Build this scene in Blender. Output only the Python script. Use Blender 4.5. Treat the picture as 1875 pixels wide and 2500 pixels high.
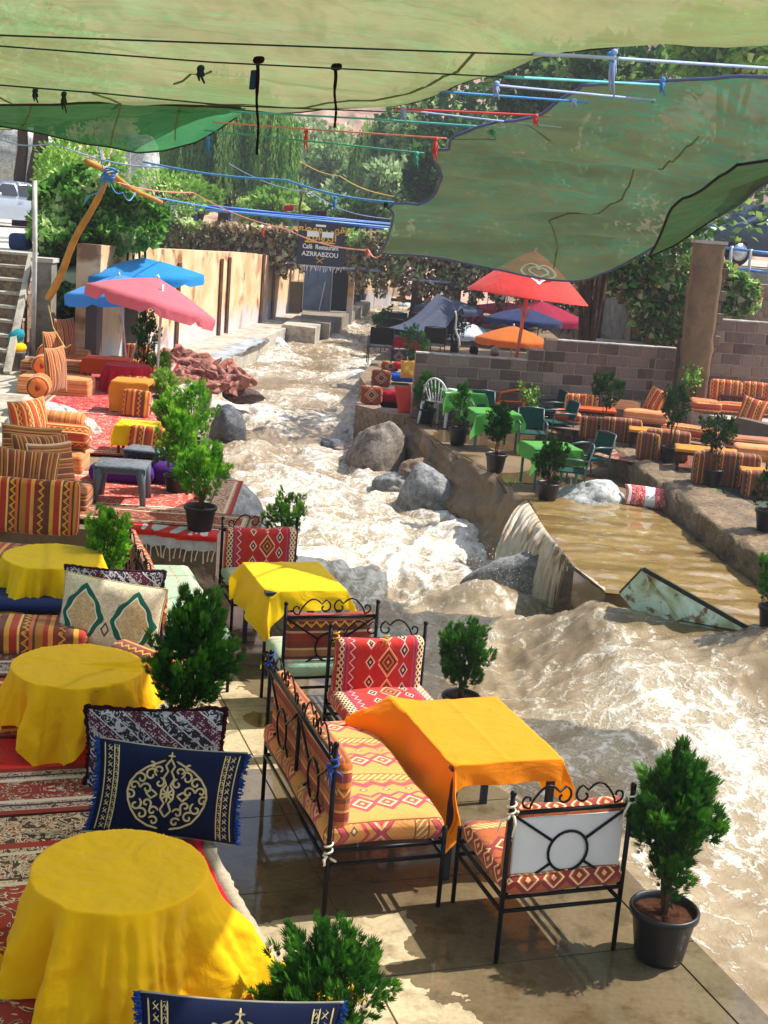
import bpy, math, random
import numpy as np
from mathutils import Vector, Matrix
R = math.radians
for o in list(bpy.data.objects): bpy.data.objects.remove(o)
SC = bpy.context.scene
COL = SC.collection
# ---------------------------------------------------------------- camera, sky, sun, exposure
FPX, PITCH, ROLL, HC = 3200.0, R(12.5), R(4.5), 3.8
_f = np.array([0, math.cos(PITCH), -math.sin(PITCH)])
_r0 = np.array([1.0, 0, 0]); _u0 = np.cross(_r0, _f)
CR = math.cos(ROLL)*_r0 + math.sin(ROLL)*_u0
CU = -math.sin(ROLL)*_r0 + math.cos(ROLL)*_u0
cd = bpy.data.cameras.new('camera'); cam = bpy.data.objects.new('camera', cd); COL.objects.link(cam)
cam.matrix_world = Matrix(((CR[0], CU[0], -_f[0], 0), (CR[1], CU[1], -_f[1], 0), (CR[2], CU[2], -_f[2], HC), (0, 0, 0, 1)))
cd.sensor_fit = 'VERTICAL'; cd.sensor_height = 24; cd.sensor_width = 18; cd.lens = 24*FPX/2500
cd.clip_start = 0.05; cd.clip_end = 2000
SC.camera = cam
SUN_EL, SUN_AZ = R(54), R(20)          # azimuth measured from +x towards +y
sv = Vector((math.cos(SUN_EL)*math.cos(SUN_AZ), math.cos(SUN_EL)*math.sin(SUN_AZ), math.sin(SUN_EL)))
W = bpy.data.worlds.new('World'); SC.world = W; W.use_nodes = True
wn = W.node_tree; bg = wn.nodes['Background']
sky = wn.nodes.new('ShaderNodeTexSky'); sky.sky_type = 'NISHITA'; sky.sun_disc = False
sky.sun_elevation = SUN_EL; sky.sun_rotation = math.pi/2 - SUN_AZ
sky.air_density = 1.0; sky.dust_density = 1.5; sky.ozone_density = 1.0
wn.links.new(sky.outputs[0], bg.inputs[0]); bg.inputs[1].default_value = 0.15
sl = bpy.data.lights.new('sun', 'SUN'); sl.energy = 5.0; sl.angle = R(0.5); sl.color = (1, .95, .87)
so = bpy.data.objects.new('sun', sl); COL.objects.link(so); so.location = (20, 10, 30)
so.rotation_euler = sv.to_track_quat('Z', 'Y').to_euler()
SC.view_settings.view_transform = 'Standard'; SC.view_settings.look = 'None'
SC.view_settings.exposure = 0.86; SC.view_settings.gamma = 1; SC.view_settings.use_curve_mapping = False
SC.render.engine = 'CYCLES'
SC.cycles.max_bounces = 6; SC.cycles.transparent_max_bounces = 12; SC.cycles.transmission_bounces = 4
SC.cycles.diffuse_bounces = 3; SC.cycles.glossy_bounces = 2
SC.render.resolution_x = 768; SC.render.resolution_y = 1024

def ray(px, py): return (px-937.5)/FPX*CR - (py-1250)/FPX*CU + _f
def at(px, py, z=0.0):                  # where the sight line of a photo pixel meets the level z
    d = ray(px, py); w = d*((z-HC)/d[2]); return Vector((w[0], w[1], z))
def atY(px, py, Y):                     # ... meets the upright plane at distance Y
    d = ray(px, py); w = d*(Y/d[1]); return Vector((w[0], w[1], w[2]+HC))
YAW = R(19)                             # the terraces are turned by this angle
AX = Vector((math.cos(YAW), math.sin(YAW), 0)); AY = Vector((-math.sin(YAW), math.cos(YAW), 0))
rnd = random.Random(7)
RG = np.random.default_rng(11)

# ---------------------------------------------------------------- noise
def _h(ix, iy, s):
    n = (np.asarray(ix).astype(np.int64)*374761393 + np.asarray(iy).astype(np.int64)*668265263 + int(s*7)*974634777) & 0x7fffffff
    n = ((n ^ (n >> 13))*1274126177) & 0x7fffffff
    n = n ^ (n >> 16)
    return (n & 0xffff)/65535.0*2*np.pi
def perlin(x, y, s=0):
    x = np.asarray(x, float); y = np.asarray(y, float)
    x0 = np.floor(x); y0 = np.floor(y); fx = x-x0; fy = y-y0
    def g(ax, ay): a = _h(x0+ax, y0+ay, s); return np.cos(a)*(fx-ax)+np.sin(a)*(fy-ay)
    ux = fx*fx*fx*(fx*(fx*6-15)+10); uy = fy*fy*fy*(fy*(fy*6-15)+10)
    a = g(0, 0)*(1-ux)+g(1, 0)*ux; b = g(0, 1)*(1-ux)+g(1, 1)*ux
    return (a*(1-uy)+b*uy)*1.5
def fbm(x, y, s=0, o=4, gain=.5):
    t = 0; a = 1
    for i in range(o): t = t+a*perlin(x*2**i, y*2**i, s+i*17); a *= gain
    return t

# ---------------------------------------------------------------- objects
def tag(o, label=None, cat=None, group=None, kind=None):
    if label: o['label'] = label
    if cat: o['category'] = cat
    if group: o['group'] = group
    if kind: o['kind'] = kind
    return o
def thing(name, loc, label, cat, rz=0.0, group=None):
    o = bpy.data.objects.new(name, None); COL.objects.link(o)
    o.location = loc; o.rotation_euler = (0, 0, rz); o.empty_display_size = .1
    return tag(o, label, cat, group)
def kids(o): return [c for c in bpy.data.objects if c.parent == o]
def copy_tree(o, loc=None, rz=None, label=None, parent=None, scale=None, group=None):
    c = o.copy(); COL.objects.link(c)
    if parent: c.parent = parent
    if loc is not None: c.location = loc
    if rz is not None: c.rotation_euler = (0, 0, rz)
    if scale is not None: c.scale = (scale,)*3 if not isinstance(scale, tuple) else scale
    if label: c['label'] = label
    if group: c['group'] = group
    for ch in kids(o): copy_tree(ch, parent=c)
    return c
def link_mesh(name, me, m, parent=None, smooth=False):
    o = bpy.data.objects.new(name, me); COL.objects.link(o)
    if m: me.materials.append(m)
    if parent: o.parent = parent
    if smooth: me.shade_smooth()
    return o
def inst(o, parent=None, loc=None, rot=None, name=None, scale=None):    # another object on the same mesh
    c = bpy.data.objects.new(name or o.name.split('.')[0], o.data); COL.objects.link(c)
    if parent: c.parent = parent
    if loc is not None: c.location = loc
    if rot is not None: c.rotation_euler = rot
    if scale is not None: c.scale = scale
    return c
def np_mesh(name, V, F, m, parent=None, smooth=False, attrs=None, uv=None):
    V = np.asarray(V, np.float32); F = np.asarray(F, np.int32); n, k = F.shape
    me = bpy.data.meshes.new(name)
    me.vertices.add(len(V)); me.vertices.foreach_set('co', V.ravel())
    me.loops.add(n*k); me.loops.foreach_set('vertex_index', F.ravel())
    me.polygons.add(n); me.polygons.foreach_set('loop_start', np.arange(0, n*k, k, dtype=np.int32))
    if uv is not None:
        l = me.uv_layers.new(name='UVMap'); l.data.foreach_set('uv', np.asarray(uv, np.float32)[F.ravel()].ravel())
    me.update(calc_edges=True)
    for a, v in (attrs or {}).items():
        t = me.attributes.new(a, 'FLOAT', 'POINT'); t.data.foreach_set('value', np.asarray(v, np.float32))
    return link_mesh(name, me, m, parent, smooth)
def grid_faces(nu, nv, wrap=False):     # index = i*nv + j
    i, j = np.meshgrid(np.arange(nu-(0 if wrap else 1)), np.arange(nv-1), indexing='ij')
    a = i*nv+j; b = ((i+1) % nu)*nv+j
    return np.stack([a, b, b+1, a+1], -1).reshape(-1, 4)

class MB:
    """collects shapes; build() links them as one mesh object"""
    def __init__(s): s.v = []; s.f = []; s.uv = []
    def add(s, vs, fs, uvs=None):
        b = len(s.v); s.v += [tuple(v) for v in vs]
        for k, f in enumerate(fs):
            s.f.append([b+i for i in f])
            s.uv.append(uvs[k] if uvs else [(vs[i][0]+vs[i][1], vs[i][2]) for i in f])
        return s
    def box(s, c, d, rz=0.0, M=None, taper=1.0):
        hx, hy, hz = d[0]/2, d[1]/2, d[2]/2; vs = []
        cr, sr = math.cos(rz), math.sin(rz)
        for z in (-hz, hz):
            t = taper if z > 0 else 1
            for x, y in ((-hx, -hy), (hx, -hy), (hx, hy), (-hx, hy)):
                p = Vector((x*t, y*t, z))
                if M is not None: p = M @ p
                p = Vector((cr*p.x-sr*p.y, sr*p.x+cr*p.y, p.z))
                vs.append((c[0]+p.x, c[1]+p.y, c[2]+p.z))
        fs = [(3, 2, 1, 0), (4, 5, 6, 7), (0, 1, 5, 4), (1, 2, 6, 5), (2, 3, 7, 6), (3, 0, 4, 7)]
        a, b, h = d
        uvs = [[(hx, hy), (hx, -hy), (-hx, -hy), (-hx, hy)], [(-hx, -hy), (hx, -hy), (hx, hy), (-hx, hy)],
               [(-hx, -hz), (hx, -hz), (hx, hz), (-hx, hz)], [(-hy, -hz), (hy, -hz), (hy, hz), (-hy, hz)],
               [(-hx, -hz), (hx, -hz), (hx, hz), (-hx, hz)], [(-hy, -hz), (hy, -hz), (hy, hz), (-hy, hz)]]
        return s.add(vs, fs, uvs)
    def tube(s, pts, r, n=6, cap=True, closed=False):
        pts = [Vector(p) for p in pts]; N = len(pts); rs = r if isinstance(r, (list, tuple)) else [r]*N
        vs = []; prev = None; acc = 0; ln = [0]
        for i in range(1, N): acc += (pts[i]-pts[i-1]).length; ln.append(acc)
        for i, p in enumerate(pts):
            if closed: t = pts[(i+1) % N]-pts[i-1]
            else: t = pts[min(i+1, N-1)]-pts[max(i-1, 0)]
            t = t.normalized() if t.length > 1e-9 else Vector((0, 0, 1))
            if prev is None: u = t.orthogonal().normalized()
            else:
                u = prev-t*prev.dot(t); u = u.normalized() if u.length > 1e-6 else t.orthogonal().normalized()
            prev = u; w = t.cross(u)
            for k in range(n):
                a = 2*math.pi*k/n; vs.append(p+(u*math.cos(a)+w*math.sin(a))*rs[i])
        fs = []; uvs = []
        for i in range(N if closed else N-1):
            j = (i+1) % N
            for k in range(n):
                l = (k+1) % n; fs.append((i*n+k, i*n+l, j*n+l, j*n+k))
                uvs.append([(ln[i], k/n), (ln[i], (k+1)/n), (ln[j], (k+1)/n), (ln[j], k/n)])
        if cap and not closed:
            fs += [tuple(range(n-1, -1, -1)), tuple((N-1)*n+k for k in range(n))]; uvs += [[(0, 0)]*n, [(0, 0)]*n]
        return s.add(vs, fs, uvs)
    def lathe(s, prof, n=20, c=(0, 0, 0), sx=1, sy=1):
        vs = []; fs = []; uvs = []
        for r, z in prof:
            for k in range(n): a = 2*math.pi*k/n; vs.append((c[0]+r*math.cos(a)*sx, c[1]+r*math.sin(a)*sy, c[2]+z))
        for i in range(len(prof)-1):
            for k in range(n):
                l = (k+1) % n; fs.append((i*n+k, i*n+l, (i+1)*n+l, (i+1)*n+k))
                uvs.append([(k/n, prof[i][1]), ((k+1)/n, prof[i][1]), ((k+1)/n, prof[i+1][1]), (k/n, prof[i+1][1])])
        if prof[-1][0] > 1e-4: fs.append(tuple((len(prof)-1)*n+k for k in range(n))); uvs.append([(0, 0)]*n)
        if prof[0][0] > 1e-4: fs.append(tuple(range(n-1, -1, -1))); uvs.append([(0, 0)]*n)
        return s.add(vs, fs, uvs)
    def prism(s, poly, z0, z1):
        n = len(poly); vs = [(p[0], p[1], z0) for p in poly]+[(p[0], p[1], z1) for p in poly]
        fs = [tuple(range(n-1, -1, -1)), tuple(range(n, 2*n))]
        uvs = [[(poly[i][0], poly[i][1]) for i in fs[0]], [(p[0], p[1]) for p in poly]]
        acc = 0
        for i in range(n):
            j = (i+1) % n; L = math.hypot(poly[j][0]-poly[i][0], poly[j][1]-poly[i][1])
            fs.append((i, j, n+j, n+i)); uvs.append([(acc, z0), (acc+L, z0), (acc+L, z1), (acc, z1)]); acc += L
        return s.add(vs, fs, uvs)
    def rbox(s, c, d, r=.03, n=6, bulge=0.0, M=None, wob=0.0, seed=0):
        """a soft rounded block (cushions): n x n cells a side"""
        h = [x/2 for x in d]; r = min(r, min(h)*.98); key = {}; vs = []; fs = []; uvs = []
        for ax in range(3):
            for sg in (-1, 1):
                a, b = (ax+1) % 3, (ax+2) % 3; idx = []
                for i in range(n+1):
                    for j in range(n+1):
                        p = [0, 0, 0]; p[ax] = sg*h[ax]
                        for t, q in ((i/n, a), (j/n, b)):
                            e = r/(2*h[q]); t2 = (t*.0 + (0 if t == 0 else 1 if t == 1 else (e+(t-1/n)/(1-2/n)*(1-2*e)) if n > 2 else t))
                            p[q] = -h[q]+2*h[q]*t2
                        q3 = Vector([max(-h[k]+r, min(h[k]-r, p[k])) for k in range(3)])
                        dd = Vector(p)-q3
                        P = q3+dd.normalized()*r if dd.length > 1e-9 else Vector(p)
                        X, Y, Z = P.x/h[0], P.y/h[1], P.z/h[2]
                        if bulge:
                            P = P+Vector((0, 0, 1))*bulge*Z*max(0, 1-X*X)*max(0, 1-Y*Y)
                            P.x += bulge*.4*X*(1-Z*Z); P.y += bulge*.4*Y*(1-Z*Z)
                        if wob: P += Vector((math.sin(seed+P.y*9+P.z*7), math.sin(seed*2+P.x*8), math.sin(seed*3+P.x*11+P.y*9)))*wob
                        u = {0: (P.y, P.z), 1: (P.x, P.z), 2: (P.x, P.y)}[ax]
                        if M is not None: P = M @ P
                        P = P+Vector(c); k = (round(P.x, 4), round(P.y, 4), round(P.z, 4))
                        if k not in key: key[k] = len(vs); vs.append(tuple(P))
                        idx.append((key[k], u))
                for i in range(n):
                    for j in range(n):
                        q = [idx[i*(n+1)+j], idx[(i+1)*(n+1)+j], idx[(i+1)*(n+1)+j+1], idx[i*(n+1)+j+1]]
                        if sg < 0: q = q[::-1]
                        if len({x[0] for x in q}) == 4: fs.append([x[0] for x in q]); uvs.append([x[1] for x in q])
        return s.add(vs, fs, uvs)
    def build(s, name, m, parent=None, smooth=False, world=False):
        off = Vector((0, 0, 0)); vs = s.v
        if world and parent is not None:
            off = parent.location; c, sn = math.cos(-parent.rotation_euler.z), math.sin(-parent.rotation_euler.z)
            vs = [(c*(x-off.x)-sn*(y-off.y), sn*(x-off.x)+c*(y-off.y), z-off.z) for x, y, z in vs]
        me = bpy.data.meshes.new(name); me.from_pydata(vs, [], s.f)
        l = me.uv_layers.new(name='UVMap')
        l.data.foreach_set('uv', [c for f in s.uv for u in f for c in u])
        me.update()
        return link_mesh(name, me, m, parent, smooth)

def ribbon(mb, pts, w, N=None):         # flat strip on points with a given normal
    pts = [Vector(p) for p in pts]; n = len(pts); vs = []
    for i, p in enumerate(pts):
        t = (pts[min(i+1, n-1)]-pts[max(i-1, 0)]); t = t.normalized() if t.length > 1e-9 else Vector((1, 0, 0))
        nn = N[i] if isinstance(N, list) else N
        sd = t.cross(nn).normalized()*w*(.5 if 0 < i < n-1 else .2); vs += [p+sd, p-sd]
    return mb.add(vs, [(2*i, 2*i+1, 2*i+3, 2*i+2) for i in range(n-1)])

def cloud(name, P, D, S, tv, tf, m, parent=None, tint=None, roll=None):
    """many small leaf shapes: centres P, directions D, sizes S, template tv/tf"""
    P = np.asarray(P, float); N = len(P); D = np.asarray(D, float); D = D/np.maximum(np.linalg.norm(D, axis=1, keepdims=True), 1e-9)
    r = RG.normal(size=(N, 3)); U = np.cross(D, r); U /= np.maximum(np.linalg.norm(U, axis=1, keepdims=True), 1e-9); Wn = np.cross(U, D)
    tv = np.asarray(tv, float); S = np.broadcast_to(S, (N,))
    V = P[:, None]+S[:, None, None]*(tv[None, :, 0:1]*U[:, None]+tv[None, :, 1:2]*D[:, None]+tv[None, :, 2:3]*Wn[:, None])
    F = (np.asarray(tf)[None]+(np.arange(N)*len(tv))[:, None, None]).reshape(-1, len(tf[0]))
    if tint is None: tint = RG.random(N)
    if parent is not None: V = V-np.array(parent.location)
    return np_mesh(name, V.reshape(-1, 3), F, m, parent, attrs={'tint': np.repeat(tint, len(tv))})
# leaf templates (x across, y along, z out)
LEAF = ([(0, 0, 0), (.34, .45, .1), (0, 1, 0), (-.34, .45, .1)], [(0, 1, 2, 3)])
IVY = ([(0, 0, 0), (.5, .1, .12), (.32, .55, .05), (0, 1, -.1), (-.32, .55, .05), (-.5, .1, .12)], [(0, 1, 2, 3), (0, 3, 4, 5)])
def _spray():
    v = []; f = []
    for a, l in ((0, 1), (.5, .75), (-.5, .75), (.95, .5), (-.95, .5), (.25, .95), (-.28, .9)):
        x, y = math.sin(a), math.cos(a); b = len(v)
        v += [(0, 0, 0), (x*l*.5+y*.05, y*l*.5-x*.05, .05), (x*l, y*l, .12*(a*3 % 1)), (x*l*.5-y*.05, y*l*.5+x*.05, -.04)]
        f.append((b, b+1, b+2, b+3))
    return v, f
SPRAY = _spray()
# ---------------------------------------------------------------- materials
def C(h, k=1.0):
    h = h.lstrip('#'); c = [int(h[i:i+2], 16)/255 for i in (0, 2, 4)]
    return tuple((x/12.92 if x <= .04045 else ((x+.055)/1.055)**2.4)*k for x in c)+(1,)
class S:
    def __init__(s, t, o): s.t = t; s.o = o
    def _m(s, op, b=None, c=None):
        n = s.t.nodes.new('ShaderNodeMath'); n.operation = op; s.t.links.new(s.o, n.inputs[0])
        for i, x in ((1, b), (2, c)):
            if x is None: continue
            if isinstance(x, S): s.t.links.new(x.o, n.inputs[i])
            else: n.inputs[i].default_value = x
        return S(s.t, n.outputs[0])
    def __add__(s, b): return s._m('ADD', b)
    def __sub__(s, b): return s._m('SUBTRACT', b)
    def __mul__(s, b): return s._m('MULTIPLY', b)
    def __truediv__(s, b): return s._m('DIVIDE', b)
    def abs(s): return s._m('ABSOLUTE')
    def frac(s): return s._m('FRACT')
    def floor(s): return s._m('FLOOR')
    def gt(s, b): return s._m('GREATER_THAN', b)
    def lt(s, b): return s._m('LESS_THAN', b)
    def min(s, b): return s._m('MINIMUM', b)
    def max(s, b): return s._m('MAXIMUM', b)
    def sin(s): return s._m('SINE')
    def pp(s, p=1.0): return s._m('PINGPONG', p)
class Mt:
    def __init__(s, name, rough=.85, spec=.3, metal=0.0):
        s.m = bpy.data.materials.new(name); s.m.use_nodes = True; s.t = s.m.node_tree
        s.b = s.t.nodes['Principled BSDF']; s.b.inputs['Roughness'].default_value = rough
        s.b.inputs['Specular IOR Level'].default_value = spec; s.b.inputs['Metallic'].default_value = metal
        s.out = s.t.nodes['Material Output']; s._tc = None
    def tc(s):
        if not s._tc: s._tc = s.t.nodes.new('ShaderNodeTexCoord')
        return s._tc
    def uv(s):
        x = s.t.nodes.new('ShaderNodeSeparateXYZ'); s.t.links.new(s.tc().outputs['UV'], x.inputs[0]); return S(s.t, x.outputs[0]), S(s.t, x.outputs[1])
    def xyz(s, src='Object'):
        x = s.t.nodes.new('ShaderNodeSeparateXYZ')
        if src == 'World': g = s.t.nodes.new('ShaderNodeNewGeometry'); s.t.links.new(g.outputs['Position'], x.inputs[0])
        else: s.t.links.new(s.tc().outputs[src], x.inputs[0])
        return [S(s.t, o) for o in x.outputs]
    def vec(s, a, b, c=0.0):
        x = s.t.nodes.new('ShaderNodeCombineXYZ')
        for i, q in enumerate((a, b, c)):
            if isinstance(q, S): s.t.links.new(q.o, x.inputs[i])
            else: x.inputs[i].default_value = q
        return x.outputs[0]
    def noise(s, scale=5, detail=4, v=None, rough=.5, dist=0.0, src='Object'):
        n = s.t.nodes.new('ShaderNodeTexNoise'); n.inputs['Scale'].default_value = scale; n.inputs['Detail'].default_value = detail
        n.inputs['Roughness'].default_value = rough; n.inputs['Distortion'].default_value = dist
        if v is None:
            if src == 'World': g = s.t.nodes.new('ShaderNodeNewGeometry'); v = g.outputs['Position']
            else: v = s.tc().outputs[src]
        s.t.links.new(v, n.inputs['Vector']); return S(s.t, n.outputs[0])
    def voro(s, scale=5, v=None, feat='F1', out=0):
        n = s.t.nodes.new('ShaderNodeTexVoronoi'); n.feature = feat; n.inputs['Scale'].default_value = scale
        s.t.links.new(v if v is not None else s.tc().outputs['Object'], n.inputs['Vector']); return S(s.t, n.outputs[out])
    def attr(s, name):
        n = s.t.nodes.new('ShaderNodeAttribute'); n.attribute_name = name; return S(s.t, n.outputs['Fac'])
    def rand(s):
        n = s.t.nodes.new('ShaderNodeObjectInfo'); return S(s.t, n.outputs['Random'])
    def ramp(s, f, stops, const=False):
        n = s.t.nodes.new('ShaderNodeValToRGB'); n.color_ramp.interpolation = 'CONSTANT' if const else 'LINEAR'
        e = n.color_ramp.elements
        while len(e) < len(stops): e.new(1.0)
        for k, (p, c) in enumerate(stops): e[k].position = p; e[k].color = c if len(c) == 4 else tuple(c)+(1,)
        s.t.links.new(f.o, n.inputs[0]); return S(s.t, n.outputs[0])
    def mix(s, f, a, b, mode='MIX'):
        n = s.t.nodes.new('ShaderNodeMix'); n.data_type = 'RGBA'; n.blend_type = mode
        for i, q in ((0, f), (6, a), (7, b)):
            if isinstance(q, S): s.t.links.new(q.o, n.inputs[i])
            else: n.inputs[i].default_value = q
        return S(s.t, n.outputs[2])
    def col(s, c):
        if isinstance(c, S): s.t.links.new(c.o, s.b.inputs['Base Color'])
        else: s.b.inputs['Base Color'].default_value = c
        return s
    def rough(s, r): s.t.links.new(r.o, s.b.inputs['Roughness']); return s
    def bump(s, h, k=.3, d=.01):
        n = s.t.nodes.new('ShaderNodeBump'); n.inputs['Strength'].default_value = k; n.inputs['Distance'].default_value = d
        s.t.links.new(h.o, n.inputs['Height']); s.t.links.new(n.outputs[0], s.b.inputs['Normal']); return s
    def trans(s, color, k=.4, clear=0.0):      # thin cloth or leaf: part of the light goes through
        tb = s.t.nodes.new('ShaderNodeBsdfTranslucent')
        if isinstance(color, S): s.t.links.new(color.o, tb.inputs[0])
        else: tb.inputs[0].default_value = color
        mx = s.t.nodes.new('ShaderNodeMixShader')
        if isinstance(k, S): s.t.links.new(k.o, mx.inputs[0])
        else: mx.inputs[0].default_value = k
        s.t.links.new(s.b.outputs[0], mx.inputs[1]); s.t.links.new(tb.outputs[0], mx.inputs[2]); o = mx.outputs[0]
        if clear:
            tr = s.t.nodes.new('ShaderNodeBsdfTransparent'); m2 = s.t.nodes.new('ShaderNodeMixShader')
            if isinstance(clear, S): s.t.links.new(clear.o, m2.inputs[0])
            else: m2.inputs[0].default_value = clear
            s.t.links.new(o, m2.inputs[1]); s.t.links.new(tr.outputs[0], m2.inputs[2]); o = m2.outputs[0]
        s.t.links.new(o, s.out.inputs[0]); return s
_mc = {}
def plain(name, h, rough=.7, spec=.3, metal=0.0, var=.25, sc=6, bump=0.0, src='Object'):
    if name in _mc: return _mc[name]
    M = Mt(name, rough, spec, metal); c = C(h) if isinstance(h, str) else h
    d = tuple(x*(1-var) for x in c[:3])+(1,); l = tuple(min(1, x*(1+var*.7)) for x in c[:3])+(1,)
    n = M.noise(sc, 5, src=src); M.col(M.ramp(n, [(.3, d), (.55, c), (.75, l)]))
    if bump: M.bump(M.noise(sc*6, 4, src=src), bump, .01)
    _mc[name] = M.m; return M.m
def cloth(name, h, tr=.25, var=.12, rough=.8, weave=True):
    if name in _mc: return _mc[name]
    M = Mt(name, rough, .2); c = C(h); n = M.noise(3.5, 4)
    k = M.mix(n, tuple(x*(1-var) for x in c[:3])+(1,), tuple(min(1, x*(1+var)) for x in c[:3])+(1,))
    M.col(k)
    M.b.inputs['Sheen Weight'].default_value = .1
    nn = M.noise(3.2, 5, rough=.5, dist=1.5); nf_ = M.noise(170, 2); M.bump(nn+nf_*.03, .5, .05)
    if tr: M.trans(k, tr)
    _mc[name] = M.m; return M.m
def stops(lst):
    t = sum(w for w, _ in lst); acc = 0; out = []
    for w, c in lst: out.append((acc/t, C(c))); acc += w
    return out
def fabric_finish(M, col, fade=.15, sc=300):
    n = M.noise(4, 3); col = M.mix(n*(fade+.08), col, C('#b89270')); col = M.mix(M.ramp(M.noise(2.2, 5, rough=.65), [(.5, (0, 0, 0)), (.7, (.28, .28, .28))]), col, C('#4a3428'))
    M.col(col); M.bump(M.noise(140, 2)*.12+M.noise(7, 4, rough=.6, dist=.8), .45, .03); M.b.inputs['Sheen Weight'].default_value = .15
    return M.m
def stripe_mat(name, pal, period=.34, axis=0, zig=True, zc='#e0a030', zb='#5b1a12', w=.05, zat=(.12, .62)):
    M = Mt(name, .9, .15); u, v = M.uv()
    if axis: u, v = v, u
    n = M.noise(6, 2); u2 = u+(n-.5)*.006
    f = (u2/period+10.0).frac(); base = M.ramp(f, stops(pal), True)
    if zig:
        for z0 in zat:
            d = (f-z0).abs()*period                     # metres from the centre of the figured band
            band = d.lt(w/2)
            z = (v/.075+10.0).pp(.5)*2.0                 # 0..1 triangle wave
            line = ((f-z0)*period/(w*.42)-(z*2.0-1.0)).abs().lt(.42)
            dia = ((f-z0).abs()*period/(w*.5)+((v/.075+10.5).frac()-.5).abs()*2.0).lt(.38)
            c = M.mix(line, C(zb), C(zc)); c = M.mix(dia, c, C('#d96a1f'))
            base = M.mix(band, base, c)
    return fabric_finish(M, base)
PAL_BERBER = [(3, '#7a1410'), (2, '#d9651c'), (3, '#5b1a12'), (2, '#e0a030'), (3, '#b01812'), (1, '#f0c060'), (2, '#7a1410'), (3, '#d9651c'), (1, '#2d120c'), (3, '#b5701c'), (2, '#a81a12'), (2, '#e8983a')]
PAL_OR = [(4, '#c4421a'), (1, '#f5c27a'), (3, '#dd6a22'), (1, '#5a1a10'), (3, '#b8361a'), (2, '#f0a050'), (2, '#862012'), (4, '#e2742a'), (1, '#f5c27a'), (3, '#9c2414')]
PAL_BR = [(3, '#6b3a20'), (1, '#d99a5a'), (2, '#8a3018'), (2, '#c07a3a'), (1, '#2d120c'), (3, '#96501f'), (1, '#e8b878'), (3, '#7a1a12')]
def kilim_red(name='red_kilim', hot='#b00d12'):
    M = Mt(name, .9, .15); u, v = M.uv()
    P = .62; f = (u/P+10.3).frac()*P                     # metres within one repeat
    def dia(cx, pu, pv, off=0.0):
        return ((f-cx).abs()/pu+(((v+off)/pv+20.0).frac()-.5).abs()*2.0)
    base = C(hot)
    d1 = dia(.10, .050, .15, .0)
    c = M.ramp(d1*.5, [(0, C('#e8b07a')), (.10, C('#2a0a0c')), (.26, C('#e9c9b0')), (.36, C('#c22228')), (.5, base)], True)
    d2 = dia(.235, .088, .24, .05)
    c2 = M.ramp(d2*.5, [(0, C('#e8a060')), (.06, C('#701014')), (.20, C('#c8762c')), (.27, C('#5c0c10')), (.38, C('#e0742a')), (.45, C('#f0c6b8')), (.49, base)], True)
    c = M.mix(((f-.235).abs()).lt(.075), c, c2)
    d3 = dia(.355, .045, .15, .07)
    c3 = M.ramp(d3*.5, [(0, C('#f0c070')), (.12, C('#1c1018')), (.3, C('#e6b8c0')), (.4, base)], True)
    c = M.mix(((f-.355).abs()).lt(.045), c, c3)
    # magenta column with a pale lattice
    l1 = (((f-.49)/.034+(v/.05)+20.0).frac()-.5).abs(); l2 = (((f-.49)/.034-(v/.05)+20.0).frac()-.5).abs()
    lat = M.mix(l1.lt(.17).max(l2.lt(.17)), C('#4a1016'), C('#e9cfa0'))
    cm = M.mix(((f-.49).abs()).lt(.034), C('#b5345a'), lat)
    cm = M.mix(((f-.49).abs()-.05).abs().lt(.005), cm, C('#7c1430'))
    c = M.mix(((f-.49).abs()).lt(.068), c, cm)
    z = (v/.075+10.0).pp(.5)*2.0
    zz = ((f-.585)/.03-(z*2.0-1.0)*.6).abs()
    c = M.mix(zz.lt(.22), c, C('#e8a0a8')); c = M.mix((zz-.5).abs().lt(.1), c, C('#6e1014'))
    return fabric_finish(M, c, .05)
def kilim_tan(name='tan_kilim', base='#d9924a', pk='#c43a52', swap=False):
    M = Mt(name, .9, .15); u, v = M.uv(); b = C(base)
    if swap: u, v = v, u
    P = .56; g = (v/P+10.2).frac()*P
    def dia(cu, pu, cv, pv): return (((u+cu)/pu+20.0).frac()-.5).abs()*pu+((g-cv).abs())*(pu/pv)
    d = dia(0, .15, .14, .15)
    c = M.ramp(d*6.0, [(0, C('#e8b070')), (.10, C(pk)), (.24, b), (.30, C('#ecc890')), (.38, C(pk)), (.56, C('#6a2a3a')), (.60, b)], True)
    d2 = dia(.05, .14, .30, .11)
    c2 = M.ramp(d2*9.0, [(0, C('#e8c8a0')), (.13, C('#6a4a3a')), (.26, b)], True)
    c = M.mix((g-.30).abs().lt(.055), c, c2)
    z = ((u/.12+10.0).pp(.5)-.25)*.08
    zz = (g-.235-z).abs()
    c = M.mix(zz.lt(.012), c, C(pk)); 
    zz2 = (g-.37-z).abs(); c = M.mix(zz2.lt(.014), c, C(pk)); c = M.mix((zz2-.02).abs().lt(.005), c, C('#7a2a3c'))
    l = (((u+g)/.04+20.0).frac()-.5).abs().lt(.16)
    c = M.mix((g-.46).abs().lt(.035), c, M.mix(l, C('#b87830'), C('#eac98a')))
    c = M.mix(((g-.46).abs()-.04).abs().lt(.005), c, C('#8a3a2a'))
    return fabric_finish(M, c, .1)
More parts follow.
